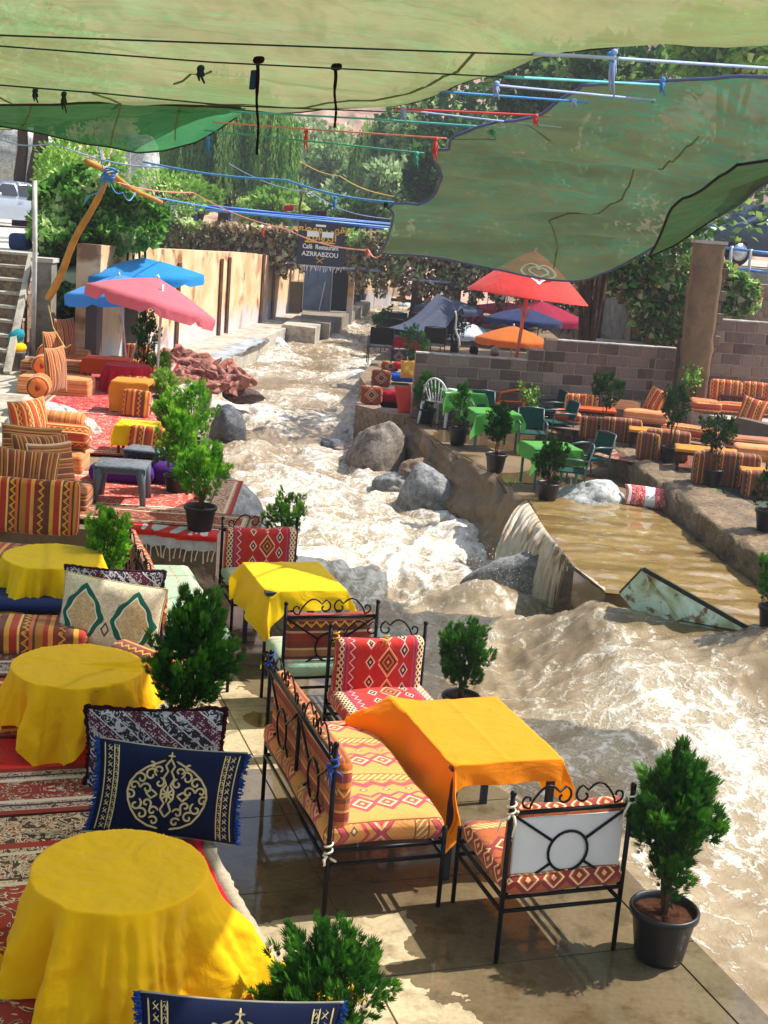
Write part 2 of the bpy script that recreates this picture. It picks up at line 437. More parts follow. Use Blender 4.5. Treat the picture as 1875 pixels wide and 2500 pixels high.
def kilim_mint(name='mint_kilim'):
    M = Mt(name, .9, .15); u, v = M.uv(); b = C('#8fb89c')
    d = ((u/.2+20.0).frac()-.5).abs()*2+((v/.13+20.0).frac()-.5).abs()*2
    c = M.ramp(d*.5, [(0, C('#c8605c')), (.07, b), (.2, C('#d08a7c')), (.25, b), (.40, C('#8aa088')), (.46, b)], True)
    z = ((u/.1+10.0).pp(.5)-.25)*.05
    c = M.mix((((v/.26+10.0).frac()-.5)*.26-z).abs().lt(.006), c, C('#c0605c'))
    c = M.mix((((v/.52+10.0).frac()-.5).abs()).lt(.03), c, C('#e0b8a8'))
    return fabric_finish(M, c, .1)
def kilim_brown(name='diamond_kilim', base='#8a3a1c', line='#e0b890', p=.34):
    M = Mt(name, .9, .15); u, v = M.uv()
    d = ((u/p+20.5).frac()-.5).abs()*2+((v/p+20.5).frac()-.5).abs()*2
    c = M.ramp(d*.5, [(0, C('#c04820')), (.07, C('#2c1410')), (.2, C(line)), (.26, C(base)), (.36, C(line)), (.41, C('#6a2414')), (.5, C(base))], True)
    return fabric_finish(M, c, .08)
def rug_mat(name, hx, hy, field='#9c1f1c', border='#c9b79a', dark='#2a1c1c', b=.28, sc=9):
    M = Mt(name, .95, .1); u, v = M.uv()
    au = u.abs(); av = v.abs(); e = (au*-1.0+hx).min(av*-1.0+hy)     # metres from the edge
    vm = M.vec(au, av, 0.0)
    n1 = M.noise(sc, 2, v=vm, dist=2.2); n2 = M.noise(sc*2.2, 2, v=vm, dist=1.5)
    fl = M.ramp(n1, [(0, C(field)), (.56, C(field)), (.57, C(border)), (.61, C(dark)), (.64, C(field, .7)), (.72, C(border))], True)
    bd = M.ramp(n2, [(0, C(dark)), (.42, C(dark)), (.43, C(border)), (.5, C(field, .8)), (.55, C(border)), (.62, C(dark))], True)
    c = M.mix(e.lt(b), fl, bd)
    for k, (o, w, cc) in enumerate(((b, .018, border), (b-.05, .01, dark), (b*.25, .014, border), (.02, .03, field))):
        c = M.mix((e-o).abs().lt(w), c, C(cc))
    M.col(M.mix(M.noise(3, 3)*.25, c, C('#b08a70'))); M.bump(M.noise(90, 2), .5, .006)
    return M.m
# --- common materials
IRON = plain('black_iron', '#15161b', .38, .5, .75, .3, 20)
NAVYMETAL = plain('navy_painted_metal', '#131b33', .45, .5, .2, .2)
YEL = cloth('yellow_cloth', '#ffd000', .3, .04); YEL2 = cloth('deep_yellow_cloth', '#ffc600', .32, .05)
AMB = cloth('amber_cloth', '#ff9400', .22, .05); GRN = cloth('green_cloth', '#4f9a3a', .25, .08)
ORC = cloth('orange_cloth', '#dd5212', .2, .15); CRIM = cloth('crimson_cloth', '#b80d2c', .2, .1); OCH = cloth('ochre_cloth', '#d98a28', .25, .12)
WHT = plain('white_cotton', '#cfcdc8', .85, .1, 0, .08, 5)
BERB = stripe_mat('berber_stripe', PAL_BERBER, .5, w=.055, zat=(.13, .6))
DSTR = stripe_mat('dark_row_stripe', [(3, '#5c1410'), (1, '#a8782c'), (2, '#2d120c'), (3, '#a0401a'), (1, '#c08a3c'), (3, '#6a1c12'), (2, '#3c3014'), (2, '#8a3016')], .26, w=.035, zat=(.42,), zc='#94642a', zb='#3a1410')
ORS = stripe_mat('orange_stripe', PAL_OR, .36, w=.045, zat=(.3, .75), zb='#7a1a10')
ORH = stripe_mat('orange_cross_stripe', PAL_OR, .36, axis=1, w=.045, zat=(.3, .75), zb='#7a1a10')
BRS = stripe_mat('brown_stripe', PAL_BR, .16, axis=0, zig=False); BRH = stripe_mat('brown_cross_stripe', PAL_BR, .16, axis=1, zig=False)
PEACH = stripe_mat('peach_stripe', [(5, '#e08848'), (1, '#b85a28'), (4, '#e8965a'), (1, '#a84a20'), (5, '#dc8040'), (1, '#f4b888')], .2, axis=1, zig=False)
KRED = kilim_red(); KTAN = kilim_tan(swap=True); KMINT = kilim_mint(); KORG = kilim_tan('orange_kilim', '#a8501c', '#8a1420'); KBRN = kilim_brown(); KBLU = kilim_brown('blue_kilim', '#1c3050', '#c8b8a0')
REDS = stripe_mat('red_row_stripe', [(4, '#8a1a14'), (1, '#d0a878'), (2, '#5a1410'), (3, '#b03a28'), (1, '#2c2016'), (3, '#a06a40'), (1, '#d8b080'), (3, '#701a14')], .3, axis=1, w=.05, zat=(.45,), zb='#3a2010')
TERRA = stripe_mat('rust_gold_stripe', [(3, '#b84c14'), (1, '#e09a50'), (3, '#c8641c'), (2, '#8a2014'), (2, '#a81812'), (1, '#e8b060'), (3, '#c05a18'), (2, '#7a3418')], .22, axis=1, w=.05, zat=(.15,), zb='#8a3a14', zc='#e8a850')
def m_concrete(name, h, wet=0.0, sc=1.0, zone=False):
    M = Mt(name, .8, .35); n = M.noise(1.3*sc, 6, src='World', rough=.6); g = M.noise(28*sc, 4, src='World'); p = M.noise(.55*sc, 3, src='World', dist=.8)
    c = C(h); a = tuple(x*.62 for x in c[:3])+(1,); b = tuple(min(1, x*1.25) for x in c[:3])+(1,)
    k = M.ramp(n, [(.28, a), (.5, c), (.72, b)]); k = M.mix(g*.55, k, C('#4a4034'), 'MIX'); k = M.mix(M.ramp(M.noise(4*sc, 6, src='World', rough=.7), [(.5, (0, 0, 0)), (.62, (.55, .55, .55))]), k, C('#5e4c34'))
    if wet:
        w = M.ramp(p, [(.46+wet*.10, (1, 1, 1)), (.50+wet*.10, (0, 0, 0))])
        if zone:            # flood wet by the river and benches, with the benches' shade painted in
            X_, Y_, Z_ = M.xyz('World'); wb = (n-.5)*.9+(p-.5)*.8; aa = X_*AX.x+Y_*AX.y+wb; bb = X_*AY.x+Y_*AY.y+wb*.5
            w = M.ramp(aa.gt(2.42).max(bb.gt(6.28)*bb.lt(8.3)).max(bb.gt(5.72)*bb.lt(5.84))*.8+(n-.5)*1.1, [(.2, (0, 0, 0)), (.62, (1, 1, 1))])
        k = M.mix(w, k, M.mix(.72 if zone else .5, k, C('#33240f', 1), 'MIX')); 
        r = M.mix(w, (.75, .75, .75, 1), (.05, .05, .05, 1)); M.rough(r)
    M.col(k)
    if wet: M.bump((g+n*2)*(M.ramp(w, [(0, (1, 1, 1)), (1, (.12, .12, .12))])), .35, .012)
    else: M.bump(g+n*2, .35, .012)
    return M.m
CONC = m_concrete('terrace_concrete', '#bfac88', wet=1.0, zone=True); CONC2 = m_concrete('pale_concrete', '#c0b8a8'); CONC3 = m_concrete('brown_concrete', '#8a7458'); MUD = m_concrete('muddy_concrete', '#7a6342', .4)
CONCG = m_concrete('grey_concrete', '#8c8478')
def m_rock(name, h, h2, sc=1.0):
    M = Mt(name, .75, .35); n = M.noise(2.2*sc, 7, rough=.6); g = M.noise(14*sc, 6, rough=.7); v = M.noise(4*sc, 3, dist=1.5)
    k = M.ramp(n, [(.3, C(h)), (.7, C(h2))]); k = M.mix(M.ramp(v, [(.48, (0, 0, 0)), (.5, (.22, .22, .22)), (.52, (0, 0, 0))]), k, C('#d8d4cc'))
    k = M.mix(M.ramp(g, [(.4, (.5, .5, .5)), (.55, (0, 0, 0))]), k, C('#2c2824')); M.col(k); M.bump(g+n*1.5, .6, .03); return M.m
ROCK = m_rock('grey_rock', '#6d6e70', '#9a9a98'); ROCKD = m_rock('dark_grey_rock', '#3c4046', '#5e6268'); ROCKB = m_rock('tan_rock', '#7c6450', '#a08468', .8); ROCKW = m_rock('white_rock', '#a8aaa4', '#d0d2cc')
ROCKR = m_rock('red_brown_rock', '#7a3c2e', '#c07c66', 1.5)
BLACKP = plain('black_plastic', '#101214', .42, .45, 0, .35, 8); SOIL = plain('soil', '#4a2c1a', .95, .1, 0, .5, 30, .8)
def m_leaf(name, dk, lt, tr=.3, rough=.55, mid=None):
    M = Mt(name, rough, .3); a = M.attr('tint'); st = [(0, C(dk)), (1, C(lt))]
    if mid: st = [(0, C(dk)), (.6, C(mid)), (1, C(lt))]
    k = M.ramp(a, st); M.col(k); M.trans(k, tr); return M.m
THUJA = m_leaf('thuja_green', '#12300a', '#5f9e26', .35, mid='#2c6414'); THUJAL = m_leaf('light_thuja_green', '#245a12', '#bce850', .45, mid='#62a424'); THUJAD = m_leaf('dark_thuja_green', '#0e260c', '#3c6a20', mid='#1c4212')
IVYM = m_leaf('ivy_green', '#24501a', '#d8eca0', .45, mid='#6aa43c'); IVYB = m_leaf('dry_ivy', '#4a3424', '#efe6c0', .4, mid='#a8885c')
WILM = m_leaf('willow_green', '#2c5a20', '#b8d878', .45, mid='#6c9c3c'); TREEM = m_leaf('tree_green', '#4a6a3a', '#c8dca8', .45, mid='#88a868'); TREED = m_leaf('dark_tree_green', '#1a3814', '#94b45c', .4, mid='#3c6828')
LIMEM = m_leaf('lime_leaf', '#4a7a24', '#c8e07a', mid='#86b440'); BARK = plain('bark', '#4a3626', .9, .1, 0, .4, 12, .8); STEM = plain('shrub_stem', '#5a4028', .85, .2, 0, .4, 20, .5)
# ================================================================ SETTING
def struct(name, mb, m, smooth=False): o = mb.build(name, m, None, smooth); o['kind'] = 'structure'; return o
ZP, ZS, ZR, ZT, ZU = .45, .60, .25, .55, .88     # levels: carpet platform, upper slab, right platform, sofa terrace, upper terrace
def P2(v): return (v.x, v.y)
def pxpoly(pts, z): return [P2(at(x, y, z)) for x, y in pts]
# earth below everything, out to the horizon
GR = plain('dry_earth', '#8f7a5e', .95, .1, 0, .35, .3, .6, 'World')
struct('ground', MB().add([(-240, -60, -1.6), (260, -60, -1.6), (260, 270, -1.6), (-240, 270, -1.6)], [(0, 1, 2, 3)]), GR)
# near terrace, wet concrete in cast bays
e0 = [at(1875, 2480), at(1640, 2240), at(1500, 2090), at(1180, 1900), at(1060, 1720), at(930, 1600), at(760, 1480), at(640, 1330), at(548, 1270)]
tp = [(3.4, 2.0)]+[P2(v) for v in e0]+[(-1.9, 12.7), (-5, 12.7), (-5, 2.0)]
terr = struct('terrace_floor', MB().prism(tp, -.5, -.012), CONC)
def clip_poly(poly, n, d):
    out = []
    for i in range(len(poly)):
        a, b = poly[i], poly[(i+1) % len(poly)]; da = a[0]*n[0]+a[1]*n[1]-d; db = b[0]*n[0]+b[1]*n[1]-d
        if da <= 0: out.append(a)
        if (da < 0) != (db < 0) and abs(da-db) > 1e-9: t = da/(da-db); out.append((a[0]+(b[0]-a[0])*t, a[1]+(b[1]-a[1])*t))
    return out
ax, ay = (AX.x, AX.y), (AY.x, AY.y); k = 0
for i in range(-3, 4):
    for j in range(2, 13):
        q = tp
        for n, d in ((ax, (i+1)*1.7-.006+.4), ((-ax[0], -ax[1]), -i*1.7-.006-.4), (ay, (j+1)*.95-.005), ((-ay[0], -ay[1]), -j*.95-.005)):
            q = clip_poly(q, n, d)
            if len(q) < 3: break
        if len(q) >= 3:
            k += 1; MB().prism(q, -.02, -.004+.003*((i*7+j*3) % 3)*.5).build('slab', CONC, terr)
# carpet platform and upper slab
pe = [at(780, 2560, ZP), at(700, 2400, ZP), at(600, 2240, ZP), at(514, 2080, ZP), at(478, 1850, ZP)]
pl = [P2(v) for v in pe]+[(-1.55, 9.0), (-2.15, 10.9), (-5, 10.0), (-5, 2.5), (.3, 2.5)]
struct('carpet_platform', MB().prism(pl, -.1, ZP-.03), CONC2)
us = pxpoly([(531, 1305), (500, 1190), (455, 1080), (440, 980), (420, 905), (375, 850)], ZS)+[(-5.0, 27.5), (-12, 29), (-12, 12.3), (-5, 12.45), (-2.5, 12.7)]
struct('upper_slab', MB().prism(us, -.9, ZS-.02), CONC3)
struct('upper_floor', MB().prism([(-12, 12.6)]+[P2(at(0, 1090, ZS)), P2(at(60, 1000, ZS)), (-4.25, 18.2), (-4.6, 21), (-4.7, 26.8), (-12, 28.5)], ZS-.016, ZS+.008), CONC2)
# right platform, sofa terrace, upper terrace
rp = [P2(at(x, y, ZR)) for x, y in ((870, 985), (985, 1015), (1085, 1090), (1200, 1150), (1292, 1232), (1332, 1298), (1402, 1388), (1478, 1446), (1522, 1450), (1600, 1456), (1720, 1504), (1845, 1550), (1960, 1600))]+[(9, 12), (9, 30), (-.6, 30)]
struct('right_platform', MB().prism(rp, -.7, ZR-.02), MUD)
kin = [at(x, y, ZT) for x, y in ((1395, 985), (1520, 1075), (1680, 1152), (1875, 1250), (2100, 1370))]
kout = [at(x, y, ZT) for x, y in ((1360, 995), (1478, 1080), (1640, 1198), (1760, 1288), (1880, 1372), (2100, 1540))]
struct('sofa_terrace', MB().prism([P2(v) for v in kin]+[(12, 12), (12, 26), (3, 26)], 0, ZT-.03), CONC3)
# rough kerb beside the flooded platform
nk = 90; V = []; uvk = []
def lerp_poly(pts, t):
    L = [0]
    for i in range(1, len(pts)): L.append(L[-1]+(pts[i]-pts[i-1]).length)
    s = t*L[-1]
    for i in range(1, len(pts)):
        if s <= L[i] or i == len(pts)-1: return pts[i-1].lerp(pts[i], (s-L[i-1])/max(1e-6, L[i]-L[i-1]))
prof = [(1.15, -.1), (1.0, 0), (.6, .01), (.3, .0), (.08, -.005), (0, -.03), (-.04, -.10), (-.03, -.17), (-.06, -.24), (-.05, -.31), (-.08, -.45)]
for i in range(nk):
    t = i/(nk-1); a = lerp_poly(kin, t); b = lerp_poly(kout, t); d = (b-a).normalized()
    for j, (s, dz) in enumerate(prof):
        r = float(fbm(t*38, j*.7, 5, 4))*(.13 if j > 4 else .035)
        p = b.lerp(a, max(s, 0))+d*(-min(s, 0)+r); V.append((p.x, p.y, ZT+dz+r*.5))
o = np_mesh('stone_kerb', V, grid_faces(nk, len(prof)), m_rock('kerb_stone', '#54422e', '#8c7450', 1.2), smooth=False); o['kind'] = 'structure'
# battered retaining wall of the right platform (facing the river)
wt = [at(x, y, ZR) for x, y in ((945, 985), (985, 1012), (1085, 1087), (1200, 1147), (1292, 1230))]
wf = [at(x, y, -.75) for x, y in ((950, 1190), (990, 1195), (1065, 1255), (1150, 1340), (1225, 1420))]
V = []; nu, nv = 120, 26
for i in range(nu):
    t = i/(nu-1); a = lerp_poly(wt, t); b = lerp_poly(wf, t)
    for j in range(nv):
        s = j/(nv-1); p = a.lerp(b, s); r = float(fbm(t*9+s*2, s*4, 9, 4))*.09*(1 if 0 < j else .15)
        q = float(perlin(np.array(t*7.0), np.array(s*2.5-t*2), 3)); r += (.06 if q > .1 else 0)*min(1, j/3)
        V.append((p.x-r*.8, p.y-r*.6, p.z))
o = np_mesh('retaining_wall', V, grid_faces(nu, nv), CONC3, smooth=False)
tag(o, 'cracked brown concrete retaining wall between the river and the green tables', 'wall')

# ---------------------------------------------------------------- water
M = Mt('muddy_river', .2, .5)
fo = M.attr('foam'); ctl = M.attr('flow')
x, y, z = M.xyz('World')
wp = M.noise(1.3, 5, v=M.vec(x, y*.7, 0), rough=.6)-.5; wq = M.noise(1.3, 5, v=M.vec(x+37.0, y*.7, 0), rough=.6)-.5
vx = x+wp*.6; vy = y*.70+wq*.6
nA = M.noise(1.9, 12, v=M.vec(vx, vy, 0), rough=.72); nB = M.noise(8, 8, v=M.vec(vx+wp, vy, z), rough=.75); nC = M.noise(34, 4, v=M.vec(x, y*.8, z), rough=.7)
ce = M.voro(3.4, M.vec(vx+nB*.25, vy+nA*.2, 0), 'DISTANCE_TO_EDGE'); ce2 = M.voro(11.0, M.vec(vx+nB*.1, vy, 0), 'DISTANCE_TO_EDGE')
lace = (ce*-9.0+1.0).max(0.0); lace2 = (ce2*-7.0+1.0).max(0.0)
f = fo*.80+(nA-.5)*1.7+(nB-.5)*1.7+(nC-.5)*.8+lace*.34+lace2*.22+ctl*.08-.04
sh_ = M.ramp(f, [(.42, (0, 0, 0)), (.60, (.65, .65, .65)), (.85, (1, 1, 1))]); bs = M.ramp((nA-.5)*1.6+fo*.5+ctl*.2+.15, [(.1, C('#7c6a4e')), (.35, C('#968468')), (.6, C('#ab9c82')), (.9, C('#b8ab94'))])
fc = M.ramp(f+nC*.3, [(.6, C('#b4a890')), (.9, C('#c2b9a8')), (1.0, C('#cfc9be'))])
M.col(M.mix(sh_, bs, fc)); M.rough(M.mix(sh_, (.2,)*3+(1,), (.55,)*3+(1,)))
M.bump(sh_*.8+nA*.7+nB*.5+nC*.12, .6, .028); WATER = M.m
def river_level(Y): return np.interp(Y, [4, 7, 9, 11, 13, 18, 23, 30, 45, 60, 90], [-.09, -.10, -.14, -.28, -.46, -.56, -.5, -.32, -.02, .15, .6])
nr, nc = 900, 330
Yr = 4.6*(95/4.6)**(np.linspace(0, 1, nr)**.93); LX = np.interp(Yr, [4, 13, 20, 30, 45, 95], [-.6, -3.0, -4.0, -6, -7, -12]); RX = np.interp(Yr, [4, 14, 20, 26, 45, 95], [4.2, 6.0, 4.0, 2.5, 4, 7])
YY = np.repeat(Yr[:, None], nc, 1); XX = LX[:, None]+(RX-LX)[:, None]*np.linspace(0, 1, nc)[None]
YY = YY+.1*perlin(XX*2, YY*2, 3); dist = YY
am = np.interp(YY, [5, 8, 11, 14, 20, 30, 60], [.018, .028, .055, .10, .11, .10, .08])
wx = XX+.5*perlin(XX*.5, YY*.4, 40); wy = YY+.5*perlin(XX*.6, YY*.5, 41)
big = fbm(wx*.7, wy*.45, 1, 2); mid = 1-np.abs(fbm(wx*1.7, wy*1.25, 2, 4))*2.2; fin = fbm(wx*6, wy*5, 3, 3)
rid = 1-np.abs(perlin(wx*3.6, wy*2.8, 8))*2
H_ = am*(big*1.2+mid*.42+rid*.14+fin*.12); Hn = np.clip(H_/am, -1, 1.3)
def gauss(cx, cy, sx, sy, a=0.0):
    c, s_ = math.cos(a), math.sin(a); u = (XX-cx)*c+(YY-cy)*s_; v = -(XX-cx)*s_+(YY-cy)*c
    return np.exp(-(u/sx)**2-(v/sy)**2)
c1 = at(1200, 1415, -.2); c2 = at(1560, 1490, -.1); c3 = at(1150, 1480, -.3)
ea = at(1478, 1452, .22); eb_ = at(1845, 1550, .22); du = (eb_-ea); du.normalize(); dn = (-(YY-ea.y)*du.x+(XX-ea.x)*du.y)      # metres in front of the platform's near edge
rise = np.where(dn > 0, np.exp(-(np.maximum(dn, 0)/2.3)**2), np.exp(-(dn/.25)**2))*np.clip((XX-1.35)/.9, 0, 1)
H_ += .34*gauss(c1.x, c1.y, .75, .35)+(.60+.22*np.clip((XX-3.0)/.8, 0, 1))*rise
for q in range(5):                                            # standing waves below the boulder
    cc = at(1250, 1490+q*34, -.3); H_ += .06*gauss(cc.x, cc.y, 1.4, .16, .12)*np.interp(q, [0, 4], [1, .5])
H_ -= .15*gauss(c3.x-.6, c3.y+1.2, .8, .9)
Z = river_level(YY)+H_-am*.35
ta, tb = at(1875, 2480), at(1180, 1900); tu = (tb-ta); tu.normalize(); din = -((XX-ta.x)*(-tu.y)+(YY-ta.y)*tu.x)*1.0
din = np.where(True, ((XX-ta.x)*(-tu.y)+(YY-ta.y)*tu.x), 0); nw = np.clip((9.2-YY)/1.5, 0, 1)                    # metres inside the terrace edge
Z = Z+nw*np.where(din > 0, .075-.30*din, .075*np.exp(din/.5))
gy = np.gradient(Hn*am, axis=0)/np.maximum(np.gradient(YY, axis=0), 1e-3)
foam = np.interp(YY, [5, 7, 9, 11, 13, 17, 22, 30, 45, 80], [.27, .28, .26, .26, .34, .42, .36, .28, .26, .28])
foam = foam+.45*perlin(wx*.55, wy*.45, 21)+.15*Hn+.35*np.clip(gy, -.6, .6)
pr = at(1600, 1560, -.2); foam -= .40*gauss(pr.x+.3, pr.y, 2.2, .9, .25)+.35*gauss(c1.x, c1.y-.1, .5, .35)
pl_ = at(1130, 1340, -.5); foam += .5*gauss(pl_.x, pl_.y, 1.2, 2.2)
q_ = at(1390, 1460, -.3); foam += .35*gauss(q_.x, q_.y, .5, .25)
# the water pours over the terrace edge in a thin film
river = np_mesh('river', np.stack([XX, YY, Z], -1).reshape(-1, 3), grid_faces(nr, nc), WATER, smooth=True, attrs={'foam': foam.ravel(), 'flow': Hn.ravel()}); river['kind'] = 'structure'
# still brown sheet on the flooded platform
M = Mt('brown_flood_water', .08, .5); x, y, z = M.xyz('World'); vv = M.vec(x*.8+y*.25, y*3.2, 0)
n = M.noise(.9, 5, v=vv, dist=.8); n2 = M.noise(6, 4, v=M.vec(x*1.0, y*2.2, 0), dist=.8)
f = M.ramp(n2+n*.25, [(.74, (0, 0, 0)), (.9, (.6, .6, .6))])
M.col(M.mix(f*.8, M.ramp(n, [(.3, C('#6c5632')), (.5, C('#80693f')), (.72, C('#947c52'))]), C('#d8c8a4'))); M.bump(n2+n*.6, .18, .015); FLOOD = M.m
fl = [at(x, y, ZR) for x, y in ((1292, 1224), (1332, 1296), (1402, 1386), (1478, 1446), (1522, 1449), (1600, 1454), (1720, 1501), (1845, 1550), (1990, 1620))]
fr = [at(x, y, ZR) for x, y in ((1400, 1215), (1500, 1195), (1650, 1282), (1760, 1372), (1875, 1450), (1960, 1530), (2100, 1600))]
nu, nv = 120, 60; V = []
for i in range(nu):
    t = i/(nu-1); a = lerp_poly(fl, t); b = lerp_poly(fr, t)
    for j in range(nv): p = a.lerp(b, j/(nv-1)); V.append((p.x, p.y, ZR+.01+float(fbm(p.x*2.2, p.y*3, 4, 3))*.018-(.02 if j == 0 else 0)))
o = np_mesh('flood_water', V, grid_faces(nu, nv)[:, ::-1], FLOOD, smooth=True); o['kind'] = 'structure'
# the fall over the platform lip
M = Mt('falling_water', .3, .5); u, v = M.uv(); n = M.noise(1, 6, v=M.vec(u*16, v*1.6, 0), rough=.65, dist=.6)
f = M.ramp(n+v*.16, [(.34, C('#8c704c')), (.48, C('#c0a888')), (.62, C('#e0d2c0'))]); M.col(f); M.bump(n, .9, .05); FALL = M.m
lt = [at(x, y, ZR) for x, y in ((1286, 1222), (1332, 1296), (1402, 1386), (1478, 1446))]
lf = [at(x, y, -.5) for x, y in ((1195, 1400), (1262, 1452), (1372, 1490), (1468, 1486))]
nu, nv = 130, 26; V = []; U = []
for i in range(nu):
    t = i/(nu-1); a = lerp_poly(lt, t); b = lerp_poly(lf, t); tt = .75+.25*math.sin(t*9)
    for j in range(nv):
        s = j/(nv-1); p = a.lerp(b, s**.62*(.55 if t > .6 else .55+.45*(1-t/.6))); w = float(fbm(t*26, s*1.2, 6, 3))*.07*min(1, s*4)
        V.append((p.x-w, p.y-w, ZR+.012-(ZR+.62)*s**1.5)); U.append((t*2.2, s))
o = np_mesh('waterfall', V, grid_faces(nu, nv), FALL, smooth=True, uv=U); o['kind'] = 'structure'
# spray: small droplets thrown up along the fall and the wave crests
pts = []
for _ in range(700):
    t = rnd.random(); p = lerp_poly(lf, t); pts.append((p.x-rnd.random()*.5, p.y+rnd.gauss(0, .15), -.35+abs(rnd.gauss(0, .18))))
sp = cloud('spray', pts, RG.normal(size=(len(pts), 3)), RG.uniform(.006, .02, len(pts)), *LEAF, plain('water_drops', '#e8e0d0', .3, .5, 0, .05)); sp['kind'] = 'stuff'

# ---------------------------------------------------------------- boulders
def boulder(name, c, s, m, label, seed, planes=14, n=46, kind='rock', rz=0.0, rough=.05):
    g = np.random.default_rng(seed); i, j = np.meshgrid(np.arange(n), np.arange(n), indexing='ij')
    th = i/(n-1)*np.pi; ph = j/n*2*np.pi; D = np.stack([np.sin(th)*np.cos(ph), np.sin(th)*np.sin(ph), np.cos(th)], -1)
    N = g.normal(size=(planes, 3)); N /= np.linalg.norm(N, axis=1, keepdims=True); d = g.uniform(.72, 1.05, planes)
    q = D @ N.T; r = np.where(q > .08, d/np.maximum(q, .08), 9); r = np.minimum(1.15, -np.log(np.sum(np.exp(-r*9), -1)+np.exp(-1.12*9))/9)
    a = ph*1.3; r = r+rough*fbm(D[..., 0]*2.2+seed, D[..., 1]*2.2+D[..., 2]*1.7, seed, 5)*1.6
    V = D*r[..., None]*np.array(s); cr, sr = math.cos(rz), math.sin(rz)
    V = np.stack([V[..., 0]*cr-V[..., 1]*sr, V[..., 0]*sr+V[..., 1]*cr, V[..., 2]], -1).reshape(-1, 3)
    ii, jj = np.meshgrid(np.arange(n-1), np.arange(n), indexing='ij'); A = ii*n+jj; B = ii*n+(jj+1) % n
    o = np_mesh(name, V, np.stack([A, A+n, B+n, B], -1).reshape(-1, 4), m, smooth=True)
    o.location = c; return tag(o, label, kind)
def bpx(px, py, z, s, m, label, seed, **k):        # base centre by photo pixel
    c = at(px, py, z); return boulder('boulder', c, s, m, label, seed, **k)
bpx(915, 1155, -.68, (.66, .7, 1.10), m_rock('grey_brown_rock', '#6e6258', '#948878', .8), 'huge grey brown boulder at the upstream end of the retaining wall', 3)
bpx(955, 1190, -.5, (.33, .3, .3), ROCK, 'small wet grey rock at the foot of the huge grey brown boulder', 4)
bpx(1020, 1180, -.5, (.42, .4, .38), ROCKB, 'reddish brown rock wedged against the retaining wall foot', 5)
bpx(1050, 1290, -.95, (.72, .5, 1.08), ROCK, 'pointed pale grey boulder in the foaming river below the retaining wall', 8, rough=.03)
bpx(1300, 1450, -.55, (.82, .42, .62), ROCK, 'rounded speckled grey boulder with brown water pouring over it', 21, rough=.03)
bpx(1450, 1235, ZR-.1, (.52, .42, .38), ROCKW, 'pale rounded boulder standing in the flooded platform beside the patterned cushion', 13)
bpx(555, 1045, -.28, (.40, .5, .42), ROCKD, 'dark rounded boulder in the river behind the tall left shrubs', 15, rough=.03)
bpx(545, 1290, -.45, (.62, .7, .78), ROCKD, 'large dark smooth boulder behind the iron bench with red cushions', 16, rough=.02)
bpx(812, 1090, -.45, (.28, .2, .16), ROCKD, 'low dark rock breaking the middle of the river', 18)
bpx(838, 1100, -.5, (.2, .2, .1), ROCKB, 'flat brown stone beside the low dark rock in the river', 19)
bpx(470, 1560, -.05, (.3, .3, .38), ROCKB, 'rough stone lump at the foot of the slab with the white fringe', 22) if False else None
bpx(480, 1425, .05, (.22, .16, .3), ROCKB, 'rough tan stone leaning on the slab below the white fringe', 22)
bpx(590, 1330, -.25, (.3, .3, .2), ROCK, 'grey stone between the iron bench and the river', 23)
boulder('boulder', at(135, 1060, ZS), (.75, .5, .42), ROCKW, 'whitewashed rock lump between the striped sofas and the pale floor', 24, rz=.4)
boulder('boulder', at(735, 775, 0), (.42, .35, .95), ROCKW, 'tall blue white rock against the cream wall near the blue doorway', 26)
boulder('boulder', at(672, 850, -.2), (.55, .4, .32), ROCKW, 'white stone at the end of the pale kerb', 27)
boulder('boulder', at(708, 835, -.2), (.42, .35, .3), ROCKB, 'mottled brown stone beside the white stone on the kerb end', 28)
boulder('boulder', at(765, 765, .1), (.4, .3, .22), ROCKB, 'brown flat rock on the ledge in front of the blue doorway', 29)
boulder('boulder', at(885, 775, -.1), (.6, .35, .22), ROCKD, 'dark wet rock below the pot ledge at the water line', 30)
for k, (px, py, s) in enumerate(((965, 740, .6), (1000, 730, .7), (1040, 735, .6), (985, 755, .4), (1080, 745, .5), (1010, 765, .35), (975, 775, .3), (1115, 730, .5))):
    boulder('boulder', at(px, py, 0), (s, s*.8, s*.8), (ROCKW, ROCK, ROCKB)[k % 3], ('leftmost white boulder of the heap at the far end of the river', 'grey boulder beside the leftmost white one at the river head', 'brown boulder in the middle of the far river heap', 'low white stone at the water in front of the far heap', 'grey boulder at the right part of the far river heap', 'small brown stone lowest on the far right bank', 'tiny white stone nearest the pots across the river', 'grey boulder highest and rightmost of the far heap')[k], 40+k, n=20)
# rock ledge beyond the retaining wall
V = MB().prism(pxpoly([(868, 985), (885, 962), (1000, 960), (1003, 1012), (960, 1008)], .3), -.5, .28); tag(V.build('rock_ledge', ROCKB), 'flat brown rock ledge under the red mattresses by the river', 'ledge')
